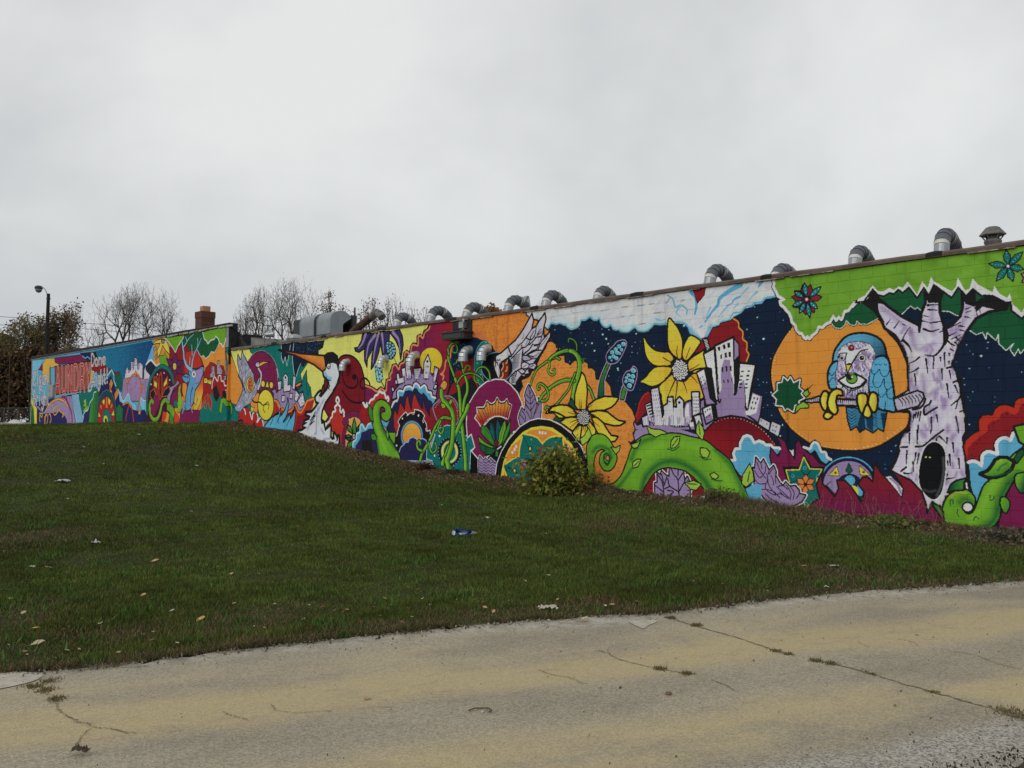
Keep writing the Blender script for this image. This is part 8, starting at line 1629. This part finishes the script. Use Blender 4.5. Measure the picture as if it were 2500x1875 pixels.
# stones, twig, crumbs on the road
def stone(u, v, r, mt, label, seed):
    rg = np.random.RandomState(seed); bm = bmesh.new(); bmesh.ops.create_icosphere(bm, subdivisions=2, radius=1)
    me = bpy.data.meshes.new('stone'); bm.to_mesh(me); bm.free(); p = on_ground(u, v); R_ = r / FPX * math.hypot(p[0], p[1])
    for q in me.vertices: q.co = Vector(q.co) * R_ * (1 + rg.normal(0, .09)); q.co.z *= .65
    me.materials.append(mt); o = bpy.data.objects.new('stone', me); link(o); o.location = (p[0], p[1], p[2] + R_ * .4); return tag(o, label, 'stone')
stone(1632, 1697, 7.5, mat('red_stone', (.16, .085, .065), .8, noise=.2, nscale=40), 'reddish-brown stone on the middle of the road', 1)
stone(1514, 1681, 3.5, mat('dark_stone', (.06, .05, .045), .8), 'small dark stone left of the reddish stone', 2)
stone(1464, 1682, 4, mat('grey_stone', (.24, .22, .20), .8), 'small grey stone on the road by the sandy strip', 3)
stone(1178, 1740, 4.5, mat('pale_stone', (.42, .42, .38), .8), 'pale pebble beside the bent twig', 4)
tw_ = [on_ground(u, v) for u, v in ((1144, 1739), (1160, 1734), (1176, 1733), (1192, 1735), (1200, 1738), (1194, 1744))]
tag(MB().tube([(a, b_, .008 + .004 * (i_ % 2)) for i_, (a, b_, c_) in enumerate(tw_)], .004, 5).build('twig', mat('twig_bark', (.10, .055, .03), .8)), 'thin bent brown twig lying on the road', 'twig')
rg = np.random.RandomState(77); n = 1300; al_ = rg.uniform(-1, 12, n); acr = rg.choice([0, 1, 2], n, p=[.25, .3, .45]); ac_ = np.where(acr == 0, rg.uniform(.0, .4, n), np.where(acr == 1, rg.uniform(.3, 3.4, n), 3.0 + np.abs(rg.normal(0, .3, n)) * 1.2))
P2 = RA + al_[:, None] * RD_ + ac_[:, None] * RN_; P = np.c_[P2, np.full(n, .006)]
o = leaf_cloud('road_crumbs', P, .0075, ((.08, .06, .04), (.05, .045, .035), (.12, .09, .06), (.3, .28, .24)), None, rg); tag(o, 'dark crumbs and grit strewn over the road', 'grit', kind='stuff')
# grass in the cracks and dead leaves at the feet
tx, ty, hh = [], [], []
for t_, n_, sp, h_ in (("Q5:600,1150 720,1172", 200, .022, .02), ("Q5:300,1075 400,1100", 160, .02, .018), ("Q8:1140,508 1320,540", 260, .02, .018), ("Q8:1215,165 1380,215", 300, .022, .022), ("Q3:490,820 610,920", 240, .03, .02), ("Q3:370,780 540,720", 200, .03, .02), ("Q5:1000,1240 1040,1255", 60, .01, .015), ("Q5:1490,1390 1530,1395", 60, .012, .015), ("Q6:2080,880 2212,930", 300, .05, .02)):
    p_ = smooth(pts(t_), False, 8); q = p_[rg.randint(0, len(p_), n_)]; gx, gy = to_plane(q[:, 0], q[:, 1]); tx.append(gx + rg.normal(0, sp, n_)); ty.append(gy + rg.normal(0, sp, n_)); hh.append(np.full(n_, h_))
tx, ty, hh = np.concatenate(tx), np.concatenate(ty), np.concatenate(hh); n = len(tx)
a = rg.uniform(0, 6.28, n); w = .004; l = rg.uniform(0, 1.2, n) * hh; b_ = rg.uniform(0, 6.28, n); h_ = hh * rg.uniform(.4, 1.3, n)
V = np.stack([np.c_[tx - np.cos(a) * w, ty - np.sin(a) * w, np.zeros(n)], np.c_[tx + np.cos(a) * w, ty + np.sin(a) * w, np.zeros(n)], np.c_[tx + np.cos(b_) * l, ty + np.sin(b_) * l, h_]], 1).reshape(-1, 3)
c_ = np.array([(.17, .14, .07), (.12, .12, .05), (.22, .17, .09)])[rg.randint(0, 3, n)]
tag(mesh('crack_grass', V, np.arange(3 * n).reshape(-1, 3), m_grass, tint=np.repeat(c_, 3, 0)), 'dry tufts of grass growing in the road cracks', 'grass', kind='stuff')
rg = np.random.RandomState(78); n = 9000; al_ = rg.uniform(2.5, 9, n); ac_ = 3.46 + np.abs(rg.normal(0, .5, n)); P2 = RA + al_[:, None] * RD_ + ac_[:, None] * RN_
o = leaf_cloud('verge_litter', np.c_[P2, rg.uniform(.01, .045, n)], .010, ((.06, .04, .025), (.03, .025, .02), (.11, .075, .04), (.05, .05, .025)), None, rg); tag(o, 'dark rotting leaf litter on the near verge', 'leaf litter', kind='stuff')
